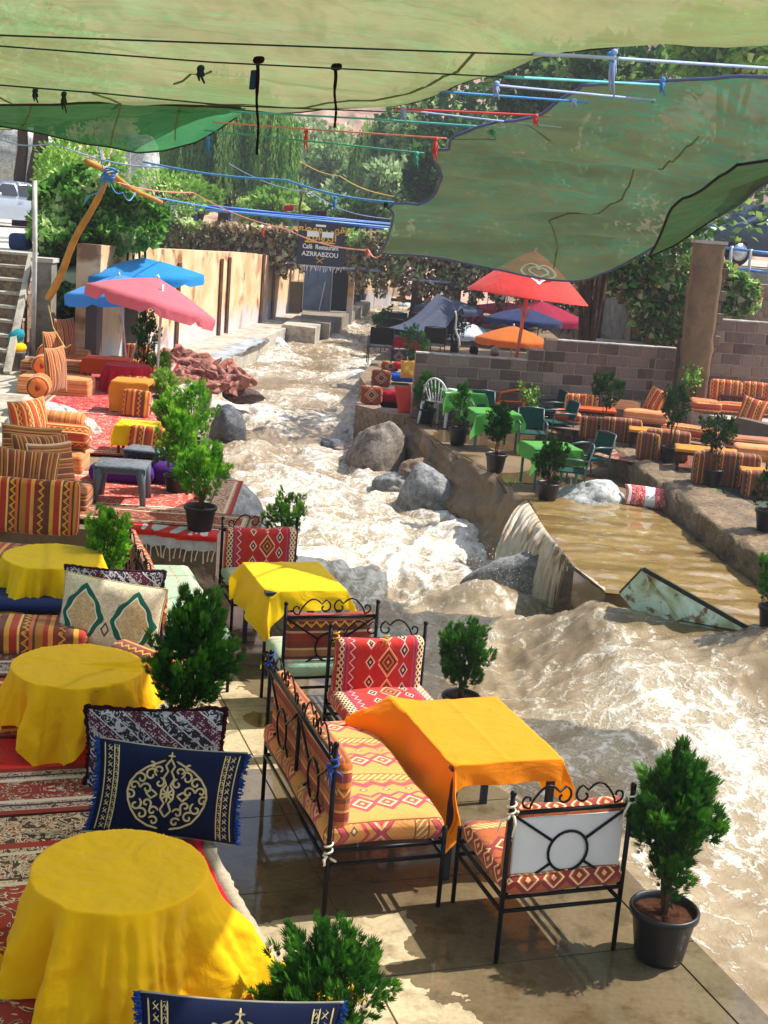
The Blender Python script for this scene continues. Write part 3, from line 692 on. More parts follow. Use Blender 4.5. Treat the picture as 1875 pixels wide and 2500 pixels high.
# ================================================================ FOREGROUND
def rod(mb, a, b, r=.011, n=6): mb.tube([a, b], r, n); return mb
def iron_bench(name, loc, rz, Wd, D, label, seat_m, back_m, cover='front', panels=1, back_w=None, group='black iron benches with kilim cushions', lean=0.0):
    t = thing(name, loc, label, 'bench', rz, group); h = Wd/2
    for sx in (-1, 1):
        b = MB().tube([(sx*h, 0, 0), (sx*h, 0, .96)], .014, 8); b.lathe([(0, 0), (.012, .002), (.019, .014), (.013, .028), (0, .032)], 8, (sx*h, 0, .955)); b.build('back_post', IRON, t, True)
        MB().tube([(sx*h, -D, 0), (sx*h, -D, .47)], .014, 8).build('leg', IRON, t, True)
    fr = MB()
    for z in (.30, .38):
        for a, b in (((-h, 0, z), (h, 0, z)), ((-h, -D, z), (h, -D, z)), ((-h, 0, z), (-h, -D, z)), ((h, 0, z), (h, -D, z))): rod(fr, a, b, .012, 8)
    for q in range(1, int(Wd/.25)): rod(fr, (-h+q*.25, 0, .383), (-h+q*.25, -D, .383), .008, 4)
    fr.build('seat_frame', IRON, t, True)
    MB().tube([(-h, 0, .86), (h, 0, .86)], .013, 8).build('top_rail', IRON, t, True)
    br = MB()
    for p in range(panels):
        x0 = -h+p*Wd/panels; x1 = x0+Wd/panels; cx = (x0+x1)/2; cz = .62; r = .115
        br.tube([(cx+r*math.cos(a*math.pi/12), .004, cz+r*math.sin(a*math.pi/12)) for a in range(24)], .008, 6, closed=True)
        for ex, ez in ((x0, .86), (x1, .86), (x0, .39), (x1, .39)):
            d = Vector((ex-cx, 0, ez-cz)); u = d.normalized()*r; rod(br, (cx+u.x, .004, cz+u.z), (ex, .004, ez), .008)
        if p: rod(br, (x0, 0, .38), (x0, 0, .86), .013, 8)
    br.build('back_brace', IRON, t, True)
    def crest(x0, x1, sgn):
        L = x1-x0; pts = []
        for k in range(15): a = k/14*5.2; rr = .045*(1-k/17); pts.append((x0+.06+rr*math.cos(math.pi*1.5-a+.3)*1, 0, .925+rr*math.sin(math.pi*1.5-a+.3)))
        pts = pts[::-1]
        for k in range(1, 13): s = k/13; pts.append((x0+.06+(L-.13)*s, 0, .88+.12*math.sin(s*2.6)**1.0*(1 if s > .1 else .6)))
        for k in range(15): a = k/14*5.4; rr = .058*(1-k/17); pts.append((x1-.062+rr*math.sin(a+.2), 0, .935+rr*math.cos(a+.2)))
        if sgn < 0: pts = [(x0+x1-p[0], p[1], p[2]) for p in pts]
        return MB().tube(pts, .0065, 6)
    ns = panels
    for p in range(ns):
        x0 = -h+p*Wd/ns; x1 = x0+Wd/ns; m_ = (x0+x1)/2
        crest(x0+.03, m_, 1).build('crest_scroll', IRON, t, True); crest(m_, x1-.03, -1).build('crest_scroll', IRON, t, True)
    MB().rbox((0, -D/2+.01, .455), (Wd-.02, D+.02, .13), .04, 14, .02, wob=.004, seed=Wd*9).build('seat_cushion', seat_m, t, True)
    bw = back_w or Wd-.03
    if cover == 'front': MB().rbox((0, -.07, .66), (bw, .10, .42), .04, 14, .0, wob=.005, seed=3+Wd).build('back_cushion', back_m, t, True)
    elif cover == 'over': MB().rbox((0, -.055, .655), (bw, .13, .46), .04, 14, .0, wob=.006, seed=5+Wd).build('back_cushion', back_m, t, True)
    return t
def bench_at(px, py, z, Wd, rz, side):      # origin from the ground point of one back post
    p = at(px, py, z); p.z = 0; u = Vector((math.cos(rz), math.sin(rz), 0)); return p-u*(Wd/2)*side
r20 = R(19)
# right bench seen from behind, white cotton back
B2 = iron_bench('iron_bench', bench_at(1210, 2350, 0, .70, r20+math.pi, 1), r20+math.pi, .70, .64, 'single iron bench seen from behind with white cotton back, beside the conifer pot', KORG, KORG)
MB().rbox((0, -.012, .655), (.64, .02, .33), .008, 10, .0, wob=.003).build('back_cover', WHT, B2, True)
# long bench, back to the left
B1 = iron_bench('iron_bench', bench_at(790, 2240, 0, 1.52, r20+math.pi/2, -1), r20+math.pi/2, 1.52, .68, 'long iron bench with rust striped back and tan kilim seat, left of the amber table', KTAN, TERRA, panels=2); B1.scale = (1, 1, 1.06)
B3 = iron_bench('iron_bench', bench_at(789, 1791, .15, .72, r20, -1), r20, .72, .62, 'iron bench with scarlet diamond kilim back and seat behind the amber table', KRED, KRED, 'over', back_w=.66)
B5 = iron_bench('iron_bench', bench_at(686, 1681, .30, .72, r20+math.pi, 1), r20+math.pi, .72, .6, 'iron bench seen from behind with dark red striped back, in front of small yellow table', KMINT, REDS)
B4 = iron_bench('iron_bench', bench_at(533, 1491, .06, .72, r20, -1), r20, .72, .6, 'iron bench with scarlet kilim back behind the small yellow table by the river', KMINT, KRED, 'over', back_w=.68)
_p = at(371, 1579, .40); _p.z = 0
B6 = iron_bench('iron_bench', _p+AY*1.0, r20+math.pi/2, 2.0, .62, 'long iron bench with mint kilim seat left of the small yellow table', KMINT, KORG, panels=2)
TIE = cloth('tie_cloth', '#e8dcc0', .1); TIEB = cloth('blue_tie_cloth', '#2a4a9a', .1); TIEY = cloth('yellow_tie_cloth', '#c8a040', .1)
def tie(par, x, z, m, n=3, y=0.0, ln=.11):
    b = MB()
    for k in range(n):
        a = k*2.1+x*5; pts = [(x, y, z), (x+.03*math.cos(a), y+.03, z+.02*math.sin(a*2)), (x+.045*math.cos(a), y+.045*math.sin(a), z-.04), (x+.05*math.cos(a)+.015, y+.05*math.sin(a), z-ln)]
        b.tube(pts, [.008, .009, .007, .004], 5)
    b.tube([(x+.022*math.cos(q), y+.022*math.sin(q), z+.006*q) for q in np.linspace(0, 12, 20)], .006, 5)
    b.build('tie', m, par, True)
tie(B2, .35, .86, TIE); tie(B2, -.35, .87, TIE, 2); tie(B1, -.76, .84, TIEB, 3, 0, .09); tie(B1, .76, .9, TIEB, 2, 0, .1); tie(B3, -.32, .86, TIEY, 3, -.02, .05); tie(B3, .02, .86, TIEY, 2, -.12, .19); tie(B1, -.76, .36, TIE, 2, 0, .05)

# --- cloths
def drape_rect(name, loc, rz, a, b, h, ext, m, label, cat='tablecloth', out=.10, corner=.42, seed=1, amp=.02, group=None, n=90, floor=-9, crease=True, lift=None):
    """ext = overhang at -x, +x, -y, +y"""
    xs = np.concatenate([np.linspace(-a-ext[0], -a, n//4, endpoint=False), np.linspace(-a, a, n//2, endpoint=False), np.linspace(a, a+ext[1], n//4)])
    ys = np.concatenate([np.linspace(-b-ext[2], -b, n//4, endpoint=False), np.linspace(-b, b, n//2, endpoint=False), np.linspace(b, b+ext[3], n//4)])
    X, Y = np.meshgrid(xs, ys, indexing='ij')
    dx = np.maximum(np.abs(X)-a, 0); dy = np.maximum(np.abs(Y)-b, 0); sx = np.sign(X); sy = np.sign(Y)
    mn = np.minimum(dx, dy); mx = np.maximum(dx, dy); drop = mx+mn*.35
    fold = amp*np.sin(X*17+Y*13+seed)*np.minimum(1, drop*5)+amp*.6*fbm(X*6, Y*6, seed, 3)*np.minimum(1, drop*4)
    ox = out*np.where(dx > 0, np.minimum(dx, .06)/.06*.02+dx, 0)+corner*mn+np.where(dx > 0, fold, 0)
    oy = out*np.where(dy > 0, np.minimum(dy, .06)/.06*.02+dy, 0)+corner*mn+np.where(dy > 0, fold, 0)
    PX = np.clip(X, -a, a)+sx*ox; PY = np.clip(Y, -b, b)+sy*oy
    Z = h-drop+.004*fbm(X*5, Y*5, seed, 3)
    if crease: Z = Z+np.where(drop == 0, .005*np.exp(-(X/.02)**2)+.005*np.exp(-((Y-.1)/.02)**2), 0)
    if lift is not None: PX, PY, Z = lift(X, Y, dx, dy, PX, PY, Z)
    under = np.maximum(floor-Z, 0); Z = np.maximum(Z, floor); PX = PX+sx*under*.6*(dx > 0); PY = PY+sy*under*.6*(dy > 0)
    o = np_mesh(name, np.stack([PX, PY, Z], -1).reshape(-1, 3), grid_faces(*X.shape), m, smooth=True)
    o.location = loc; o.rotation_euler = (0, 0, rz); return tag(o, label, cat, group)
def square_table(name, loc, rz, a, b, h, m, label, cat='table', leg=.018, top=True, group=None, tm=None):
    t = thing(name, loc, label, cat, rz, group)
    MB().box((0, 0, h-.02), (2*a-.01, 2*b-.01, .03)).build('tabletop', tm or m, t)
    for sx in (-1, 1):
        for sy in (-1, 1): MB().box((sx*(a-.04), sy*(b-.04), (h-.035)/2), (leg*2, leg*2, h-.035)).build('leg', m, t)
    f = MB()
    for s in (-1, 1): f.box((0, s*(b-.04), h-.055), (2*a-.12, .03, .04)); f.box((s*(a-.04), 0, h-.055), (.03, 2*b-.12, .04))
    f.build('apron', m, t); return t
T5c = Vector((.68, 7.735, 0))
square_table('dining_table', T5c, r20, .355, .51, .735, NAVYMETAL, 'navy metal table under the big amber cloth beside the white backed bench', leg=.02)
def lift5(X, Y, dx, dy, PX, PY, Z):
    w = np.clip(1-np.hypot(X+.62, Y-.62)/.42, 0, 1)**1.2; PX = PX-.22*w; Z = Z+.16*w+.03*np.sin(Y*30)*w
    w2 = np.clip(1-np.hypot(X+.62, Y+.66)/.34, 0, 1); PX = PX+.16*w2; Z = Z-.12*w2
    w3 = np.clip(1-np.hypot(X-.62, Y+.2)/.5, 0, 1)*(dx > 0); Z = Z-.05*w3
    return PX, PY, Z
drape_rect('tablecloth', T5c, r20, .36, .515, .745, (.44, .27, .13, .28), AMB, 'big amber cloth over the rectangular table with navy legs', out=.12, seed=4, amp=.014, lift=lift5)
T4c = Vector((-.74, 10.95, 0))
square_table('dining_table', T4c, r20, .345, .45, .735, NAVYMETAL, 'navy metal table under the bright yellow cloth between the iron benches')
def lift4(X, Y, dx, dy, PX, PY, Z):
    w = np.clip(1-np.hypot(X+.60, Y+.70)/.45, 0, 1); PX = PX+.16*w; Z = Z-.30*w+.03*np.sin((X-Y)*26)*w; return PX, PY, Z
drape_rect('tablecloth', T4c, r20, .35, .455, .745, (.33, .16, .16, .1), YEL, 'bright lemon cloth on the rectangular table between the iron benches', out=.2, seed=9, amp=.02, lift=lift4)

def drape_round(name, loc, rz, Rr, h, half, fl, m, label, seed=1, nf=9, amp=.058, flare=.20, off=(0, 0), group='yellow cloths on the round tables', ripple=None, n=170):
    xs = np.linspace(-half, half, n); X, Y = np.meshgrid(xs+off[0], xs+off[1], indexing='ij')
    r = np.hypot(X, Y); th = np.arctan2(Y, X); d = np.maximum(r-Rr, 0); room = h-fl
    w0_ = np.sin(th*nf+seed+1.6*np.sin(th*2+seed)); w = np.sign(w0_)*np.abs(w0_)**.7*.9+.45*np.sin(th*(nf*2+1)+seed*2+d*4)+.3*np.sin(th*5-seed)+.25*np.sin(th*41+seed)*np.clip(np.sin(th*3+seed), 0, 1)
    sk = np.minimum(1, d/.26)**.9
    drop = np.minimum(d, room*1.02); ex = np.maximum(d-room*1.02, 0)
    rr = np.minimum(r, Rr)+flare*drop+amp*w*sk+ex*.88
    Z = h-.985*drop+.006*fbm(X*7, Y*7, seed, 4)*(d == 0)
    Z = Z+np.where(ex > 0, np.abs(.022*w)*np.minimum(1, ex*6)+.012*fbm(X*9, Y*9, seed, 3)*np.minimum(1, ex*8), 0)+.015*fbm(th*3, d*4+9, seed+3, 3)*sk
    rr = rr+.02*fbm(th*4, d*5, seed+5, 4)*sk
    PX, PY = rr*np.cos(th), rr*np.sin(th)
    if ripple: PX, PY, Z = ripple(X, Y, r, th, PX, PY, Z)
    Z = np.maximum(Z, fl+.006)
    o = np_mesh(name, np.stack([PX, PY, Z], -1).reshape(-1, 3), grid_faces(n, n), m, smooth=True)
    o.location = (loc[0], loc[1], 0); o.rotation_euler = (0, 0, rz); return tag(o, label, 'tablecloth', group)
def wr1(X, Y, r, th, PX, PY, Z):            # the corner trailing over the platform edge
    g = np.exp(-((th-.80)/.38)**2)*np.clip((r-.5)/.6, 0, 1)*.30+np.exp(-((th+.75)/.4)**2)*np.clip((r-.5)/.6, 0, 1)*.16; return PX+np.cos(th)*g, PY+np.sin(th)*g, Z
def round_table(loc, Rr, h, fl, label):
    t = thing('round_table', (loc[0], loc[1], fl), label, 'table', .3, 'round tables on the carpet platform'); w = plain('table_wood', '#5a3218', .5)
    MB().lathe([(Rr-.012, h-fl-.03), (Rr-.006, h-fl-.02), (Rr-.012, h-fl-.012)], 40).build('tabletop', w, t)
    for k in range(4): a = k*math.pi/2; MB().box((math.cos(a)*Rr*.7, math.sin(a)*Rr*.7, (h-fl-.03)/2), (.04, .04, h-fl-.03)).build('leg', w, t)
    return t
def wr2(X, Y, r, th, PX, PY, Z):            # the twisted fold across the second cloth
    t = (X-.1)*.5+(Y+.02)*.86+.05*np.sin(X*6); s = X*.86-Y*.5; k = np.clip(s*5, 0, 1)*(r < .55); return PX, PY, Z+.022*np.exp(-(t/.03)**2)*k+.008*np.sin(t*80)*np.exp(-(t/.09)**2)*k
for c, Rr, half, off, lab, kk in (((-1.035, 5.27), .385, .84, (.04, .0), 'yellow cloth over the nearest round table, trailing onto the patterned carpet', 1),
                             ((-1.84, 7.80), .41, .72, (.0, 0), 'yellow cloth with a twisted fold over the middle round table', 2),
                             ((-2.66, 10.30), .40, .72, (0, 0), 'yellow cloth over the farthest round table behind the white and green pillow', 3)):
    round_table(c, Rr, .925, ZP, ('nearest', 'middle', 'farthest')[kk-1]+' round wooden table hidden under its yellow cloth')
    drape_round('tablecloth', c, (-.87, .7, .1)[kk-1], Rr, .935, half, ZP, (YEL2, YEL2, YEL)[kk-1], lab, seed=kk*2.3, off=off, nf=(7, 8, 9)[kk-1], ripple=(wr1, wr2, None)[kk-1])

# --- rugs on the platform
def rug(name, c, hx, hy, rz, m, label, z=ZP, wave=.006, cat='rug', n=40, thick=.012, edge=None, em=None, fringe=0):
    xs = np.linspace(-hx, hx, n); ys = np.linspace(-hy, hy, n); X, Y = np.meshgrid(xs, ys, indexing='ij')
    Zt = thick+wave*np.abs(fbm(X*1.5+c[0]*3, Y*1.5+c[1]*3, 7, 3)); V1 = np.stack([X, Y, Zt], -1).reshape(-1, 3); F = grid_faces(n, n)
    e = [i*n for i in range(n)]+[(n-1)*n+j for j in range(1, n)]+[i*n+n-1 for i in range(n-2, -1, -1)]+[j for j in range(n-2, 0, -1)]
    Vb = V1[e].copy(); Vb[:, 2] = 0.001; k = len(e); q = [(e[i], e[(i+1) % k], n*n+(i+1) % k, n*n+i) for i in range(k)]
    V = np.concatenate([V1, Vb]); o = np_mesh(name, V, np.concatenate([F, np.array(q)]), m, smooth=False, uv=V[:, :2])
    o.location = (c[0], c[1], z); o.rotation_euler = (0, 0, rz); tag(o, label, cat)
    if fringe:
        b = MB(); s = -hx
        for s in np.arange(-hx+.02, hx, fringe): x = s+rnd.uniform(-.01, .01); b.tube([(x, -hy, .008), (x+rnd.uniform(-.01, .01), -hy-.05, .004), (x+rnd.uniform(-.02, .02), -hy-.09, .004)], .004, 4)
        b.build('fringe', TIE, o)['kind'] = 'stuff'
    return o
RUG1 = rug_mat('red_floral_carpet', 1.5, 1.3, '#8e1a16', '#c8b898', '#241818', .42, 7); RUG2 = rug_mat('orange_floral_carpet', 1.5, .55, '#b5371f', '#dcb070', '#7a1c14', .12, 6)
RUG3 = rug_mat('band_carpet', 1.5, .30, '#7c1414', '#c8b8a8', '#1c1c2a', .16, 14); RUG4 = rug_mat('bright_red_carpet', 1.7, .22, '#d0121c', '#b01018', '#90101a', .03, 12)
def onp(dx, dy, z=ZP): v = Vector((-1.04, 7.63, 0))+AX*dx+AY*dy; return (v.x, v.y)
rug('carpet', onp(-1.72, -2.3), 1.5, 1.62, YAW, RUG1, 'large red floral carpet with cream border under the nearest round table')
rug('carpet', onp(-1.72, -.36), 1.5, .30, YAW, RUG3, 'narrow carpet band with dark medallions beyond the large red carpet', z=ZP+.006)
rug('carpet', onp(-1.75, .18), 1.5, .24, YAW, RUG4, 'plain bright red mat between the patterned carpets', z=ZP+.004)
rug('carpet', onp(-1.75, .98), 1.5, .52, YAW, RUG2, 'orange carpet with golden leaves under the middle round table', z=ZP+.006)
rug('carpet', onp(-1.75, 2.4), 1.45, .85, YAW, rug_mat('grey_lace_carpet', 1.45, .85, '#4a1c20', '#b0a8a0', '#20202c', .3, 12), 'dark lace patterned carpet beyond the middle round table', z=ZP+.004)
# red runner along the platform edge, white fleece border
_m = Mt('pink_red_runner', .95, .1); _n = _m.noise(26, 4, dist=2.5); _m.col(_m.ramp(_n, [(.46, C('#d81828')), (.5, C('#a81420')), (.54, C('#e02838'))])); _m.bump(_m.noise(120, 2), .5, .006)
def edge_pt(s, off, z): a = Vector((.25, 3.6, 0)); u = (Vector((-1.04, 7.66, 0))-a); L = u.length; u.normalize(); nrm = Vector((-u.y, u.x, 0)); p = a+u*s*L+nrm*off; return (p.x, p.y, z)
er = lerp_poly
def strip(name, o0, o1, m, label, z, th=.02, n=60, fuzzy=0):
    V = []
    prof = [(o0, 0), (o0, th), ((o0+o1)/2, th*1.2), (o1, th), (o1, 0)]
    eb = [Vector(p) for p in (pe[0]+(pe[0]-pe[1])*1.2, pe[0], pe[1], pe[2], pe[3], pe[4])]
    for i in range(n):
        t = i/(n-1); p = lerp_poly(eb, t); q = lerp_poly(eb, min(1, t+.02)) if t < .97 else lerp_poly(eb, 1)+(lerp_poly(eb, 1)-lerp_poly(eb, .97)); u = (q-p); u.z = 0; u.normalize(); nn = Vector((-u.y, u.x, 0))
        for o_, h_ in prof:
            w = float(perlin(np.array(i*.9), np.array(o_*20), 3))*fuzzy; V.append((p.x+nn.x*(o_+w), p.y+nn.y*(o_+w), z+h_+abs(w)*.5*(h_ > 0)))
    o = np_mesh(name, V, grid_faces(n, len(prof))[:, ::-1], m); return tag(o, label, 'rug')
strip('runner', .035, .30, _m.m, 'bright red runner with pink edge along the right edge of the carpet platform', ZP-.026, .02)
strip('fleece_edging', -.035, .035, plain('fleece', '#a89a84', .95, .1, 0, .2, 40, .6), 'white woolly fringe strip along the edge of the carpet platform', ZP-.028, .02, 120, .012)

# --- pillows
def pillow_fn(w, h, T, seed=0, pinch=.07):
    def fn(u, v, side=1, lift=0.0):
        x = w/2*u*(1-pinch*(1-v*v)); z = h/2*v*(1-pinch*(1-u*u)); t = T/2*max(0, (1-abs(u)**2.6)*(1-abs(v)**2.6))**.5
        wr = .018*math.sin(3*u+seed)*math.sin(2.2*v*1.5+seed*2)*(1-u*u)*(1-v*v)+.006*math.sin(9*u+7*v+seed)*(1-u*u)*(1-v*v)
        return Vector((x, -side*(t+wr+lift) if side > 0 else t+lift+wr, z))
    return fn
def pillow_mb(w, h, T, seed=0, n=22, pinch=.07):
    fn = pillow_fn(w, h, T, seed, pinch); b = MB()
    for sd in (1, -1):
        vs = []; uv = []
        for i in range(n+1):
            for j in range(n+1):
                u = -1+2*i/n; v = -1+2*j/n; u = math.sin(u*math.pi/2); v = math.sin(v*math.pi/2); vs.append(fn(u, v, sd)); uv.append((u*w/2, v*h/2))
        fs = []; uvs = []
        for i in range(n):
            for j in range(n):
                q = [i*(n+1)+j, (i+1)*(n+1)+j, (i+1)*(n+1)+j+1, i*(n+1)+j+1]
                if sd < 0: q = q[::-1]
                fs.append(tuple(q)); uvs.append([uv[a] for a in q])
        b.add(vs, fs, uvs)
    return b, fn
def pose(o, loc, rz, lean, roll=0.0):
    o.location = loc; o.rotation_mode = 'XYZ'; o.matrix_world = Matrix.Translation(loc) @ Matrix.Rotation(rz, 4, 'Z') @ Matrix.Rotation(lean, 4, 'X') @ Matrix.Rotation(roll, 4, 'Y'); return o
def piping(fn, m, par, r=.007, name='piping', fuzz=0.0, sides=(0, 1, 2, 3)):
    if len(sides) < 4:
        for q in sides: piping(fn, m, par, r, name, fuzz, (q,)*4)
        return
    sides = sorted(set(sides)); b = MB(); K = 40
    for s in sides:
        pts = []
        for k in range(K+1):
            q = -1+2*k/K; u, v = ((q, 1), (1, -q), (-q, -1), (-1, q))[s]; p = fn(u, v, 1); p = p+Vector((rnd.uniform(-fuzz, fuzz), rnd.uniform(-fuzz, fuzz), rnd.uniform(-fuzz, fuzz))); pts.append(p)
        b.tube(pts, r, 6)
    return b.build(name, m, par, True)
def spiral(cx, cy, r0, a0, turns, sgn=1, r1=0.15, n=16): return [(cx+r0*(1-(1-r1)*k/n)*math.cos(a0+sgn*turns*2*math.pi*k/n), cy+r0*(1-(1-r1)*k/n)*math.sin(a0+sgn*turns*2*math.pi*k/n)) for k in range(n+1)]
CREAM = plain('cream_embroidery', '#b8a878', .75, .2, 0, .2, 8)
def emb(fn, w, h, lines, width, m, par, name='embroidery', lift=.0035):
    b = MB()
    for ln in lines:
        dense = []
        for a, c in zip(ln[:-1], ln[1:]):
            k = max(1, int(math.hypot(c[0]-a[0], c[1]-a[1])/.012))
            dense += [(a[0]+(c[0]-a[0])*i/k, a[1]+(c[1]-a[1])*i/k) for i in range(k)]
        dense.append(ln[-1]); pts = [fn(max(-.98, min(.98, x*2/w)), max(-.98, min(.98, y*2/h)), 1, lift) for x, y in dense]
        ribbon(b, pts, width, Vector((0, -1, 0)))
    return b.build(name, m, par)
NAVYF = plain('navy_pillow_fabric', '#0b1430', .9, .15, 0, .15, 6); BLUEF = plain('blue_fringe_yarn', '#1c3a78', .95, .1, 0, .3, 30)
def navy_pillow(loc, rz, lean, label, roll=0.0):
    w, h = .80, .50; b, fn = pillow_mb(w, h, .17, 2); t = b.build('navy_pillow', NAVYF, None, True); pose(t, loc, rz, lean, roll); tag(t, label, 'pillow', 'navy pillows with cream damask')
    L = []
    for s in (-1, 1):
        def mir(p): return [(s*x, y) for x, y in p]
        for q in [spiral(.055, .13, .035, -1.2, .9), spiral(.10, .10, .04, 2.6, 1.0, -1), spiral(.155, .075, .035, .4, 1.0), spiral(.05, .06, .03, 1.6, 1.0), spiral(.19, .03, .03, 3.4, 1.0, -1), spiral(.205, -.02, .028, 1, 1.0), spiral(.12, .02, .035, 0, 1.1), spiral(.17, -.07, .036, 2, 1.0), spiral(.11, -.06, .03, 4, 1.0, -1), spiral(.13, -.12, .034, 1, 1.0), spiral(.07, -.10, .03, 3, 1, -1), spiral(.06, -.155, .03, .5, 1.0), spiral(.10, .155, .02, 1, .8),
                  [(.03, .19), (.08, .165), (.13, .14), (.18, .10), (.215, .05), (.225, 0), (.215, -.05), (.19, -.1), (.15, -.15), (.09, -.185), (.03, -.2)],
                  [(.0, .2), (.025, .16), (.01, .13), (.03, .09), (.012, .05), (.035, .02), (.035, -.02), (.012, -.05), (.03, -.09), (0, -.13)],
                  [(.055, -.005), (.09, .018), (.12, -.005), (.09, -.03), (.055, -.005)]]: L.append(mir(q))
    L += [[(0, .235), (0, .2)], [(-.02, .215), (.02, .215)], [(0, .045), (0, -.045)], [(-.04, 0), (.04, 0)], [(-.028, .028), (.028, -.028)], [(-.028, -.028), (.028, .028)]]
    emb(fn, w, h, L, .0105, CREAM, t)
    for s in (-1, 1):
        bd = []
        for k in range(11):
            y = -.21+k*.042; x = s*.335; bd.append([(x-.012, y-.012), (x+.012, y+.012)]); bd.append([(x+.012, y-.012), (x-.012, y+.012)]); bd.append([(x, y+.02), (x+s*.012, y+.008)])
            bd.append([(s*.30-.008, y), (s*.30, y+.012), (s*.30+.008, y), (s*.30, y-.01)]); bd.append([(s*.30-.007, y+.021), (s*.30+.007, y+.021)])
        bd.append([(s*.365, -.235), (s*.365, .235)]); bd.append([(s*.312, -.235), (s*.312, .235)]); bd.append([(s*.288, -.235), (s*.288, .235)])
        emb(fn, w, h, bd, .006, CREAM, t, 'border_embroidery')
    piping(fn, plain('grey_cord', '#8c8878', .8), t, .006, 'piping', .0, (0, 2)); 
    for s in (-1, 1):
        bf = MB()
        for k in range(150):
            v = rnd.uniform(-1, 1); p = fn(s*.99, v, 1); q = p+Vector((s*rnd.uniform(.01, .035), rnd.uniform(-.02, .02), rnd.uniform(-.02, .012))); bf.tube([p, q], [.006, .003], 4)
        bf.build('fringe', BLUEF, t)['kind'] = 'stuff'
    return t
v = at(405, 2045, ZP); navy_pillow((v.x, v.y, ZP+.27), R(6), R(-14), 'navy pillow with cream scroll medallion leaning behind the nearest round table', R(4))
v = at(560, 2660, ZP); navy_pillow((v.x+.02, v.y+.02, ZP+.11), R(4), R(-16), 'navy pillow cut off by the bottom edge, in front of the nearest round table', R(1))
# dark lace pillow
def lace_mat():
    M = Mt('dark_lace', .9, .15); u, v = M.uv(); a = u*.8+v; b2 = u*-.8+v
    dots = (((a/.022+20.0).frac()-.5).abs()).max(((b2/.022+20.0).frac()-.5).abs()).lt(.34)
    f = (a/.26+M.noise(4, 2)*.15+10.0).frac(); base = M.ramp(f, [(0, C('#2a2630')), (.14, C('#b8b4b4')), (.17, C('#2a2630')), (.40, C('#9a9496')), (.44, C('#3a2630')), (.8, C('#c0bab8')), (.83, C('#22202a'))], True)
    M.col(M.mix(dots*f.gt(.44)*f.lt(.8), M.mix(M.noise(26, 3, dist=2).gt(.54), base, C('#a8a2a4')), C('#5a1c30'))); return M.m
LACE = lace_mat(); MAR = plain('maroon_yarn', '#2c0a14', .95, .1, 0, .3, 30)
b, fn = pillow_mb(.82, .50, .18, 5); t = b.build('lace_pillow', LACE, None, True); v = at(375, 1925, ZP); pose(t, (v.x, v.y, ZP+.24), R(2), R(-12), R(-3)); tag(t, 'dark pillow with grey lace pattern and maroon fringe behind the navy pillow', 'pillow')
piping(fn, MAR, t, .017, 'fringe', .008)
# white and green pillow with two ogee medallions
def ogee_mat():
    M = Mt('ivory_brocade', .75, .3); u, v = M.uv(); n = M.noise(16, 4, dist=2.4); k = M.ramp(n, [(.46, C('#cfc0a0')), (.5, C('#b09a70')), (.54, C('#d8cbb0'))])
    au = (u+.0).abs(); x = (au-.205).abs(); y = v+.02
    e = x/.150+((y.abs()/.225)*(y.abs()/.225)*.6+(y.abs()/.225)*.4); sc = (v*52.0).sin()*.035+(u*60.0).sin()*.03; e = e+sc
    g = C('#0c5a4a'); k2 = M.mix((e-1.0).abs().lt(.17), k, g); k2 = M.mix(e.lt(.8), k2, M.ramp(n, [(.46, C('#c2a878')), (.5, C('#a88850')), (.55, C('#cdb68c'))]))
    k2 = M.mix(((e-.84).abs()).lt(.035), k2, C('#e8dcc0'))
    m = (au/.03)+(v+.10).abs()/.05; k2 = M.mix((m-1.0).abs().lt(.25), k2, C('#4a4030')); M.col(k2); M.bump(n, .3, .006); return M.m
b, fn = pillow_mb(.80, .54, .2, 8, pinch=.05); t = b.build('ivory_pillow', ogee_mat(), None, True); v = at(258, 1600, ZP); pose(t, (v.x+.02, v.y+.05, ZP+.30), R(-6), R(-10), R(4)); tag(t, 'ivory pillow with two green pointed medallions behind the middle round table', 'pillow')
piping(fn, CREAM, t, .008, 'piping')
PURP = plain('purple_grey_brocade', '#3a1a30', .9, .1, 0, .5, 14)
b, fn = pillow_mb(.78, .56, .16, 11); t = b.build('lace_pillow', LACE, None, True); pose(t, (v.x+.0, v.y+.24, ZP+.33), R(-4), R(-8), R(-2)); tag(t, 'grey brocade pillow with purple corners hidden behind the ivory pillow', 'pillow'); piping(fn, PURP, t, .014, 'fringe', .005)

# --- potted conifers
def pot_parts(t, r, h, m=None, wob=.8, soil=True):
    MB().lathe([(0, .004), (r*.68, 0), (r*.72, .02), (r*.93, h*.86), (r*.94, h*.87), (r*1.02, h*.875), (r*1.03, h*.97), (r*1.0, h), (r*.94, h), (r*.92, h*.9), (r*.9, h*.8), (0, h*.79)], 28).build('pot', m or BLACKP, t, True)
    if soil:
        b = MB(); n = 14; vs = [(0, 0, h*.86)]; fs = []
        for i in range(1, 5):
            for k in range(n): a = 2*math.pi*k/n; q = r*.91*i/4; vs.append((q*math.cos(a), q*math.sin(a), h*.86+rnd.uniform(-.012, .012)*(i < 4)))
        for k in range(n): fs.append((0, 1+k, 1+(k+1) % n))
        for i in range(3):
            for k in range(n): l = (k+1) % n; fs.append((1+i*n+k, 1+(i+1)*n+k, 1+(i+1)*n+l, 1+i*n+l))
        b.add(vs, fs)
        b.build('soil', SOIL, t)
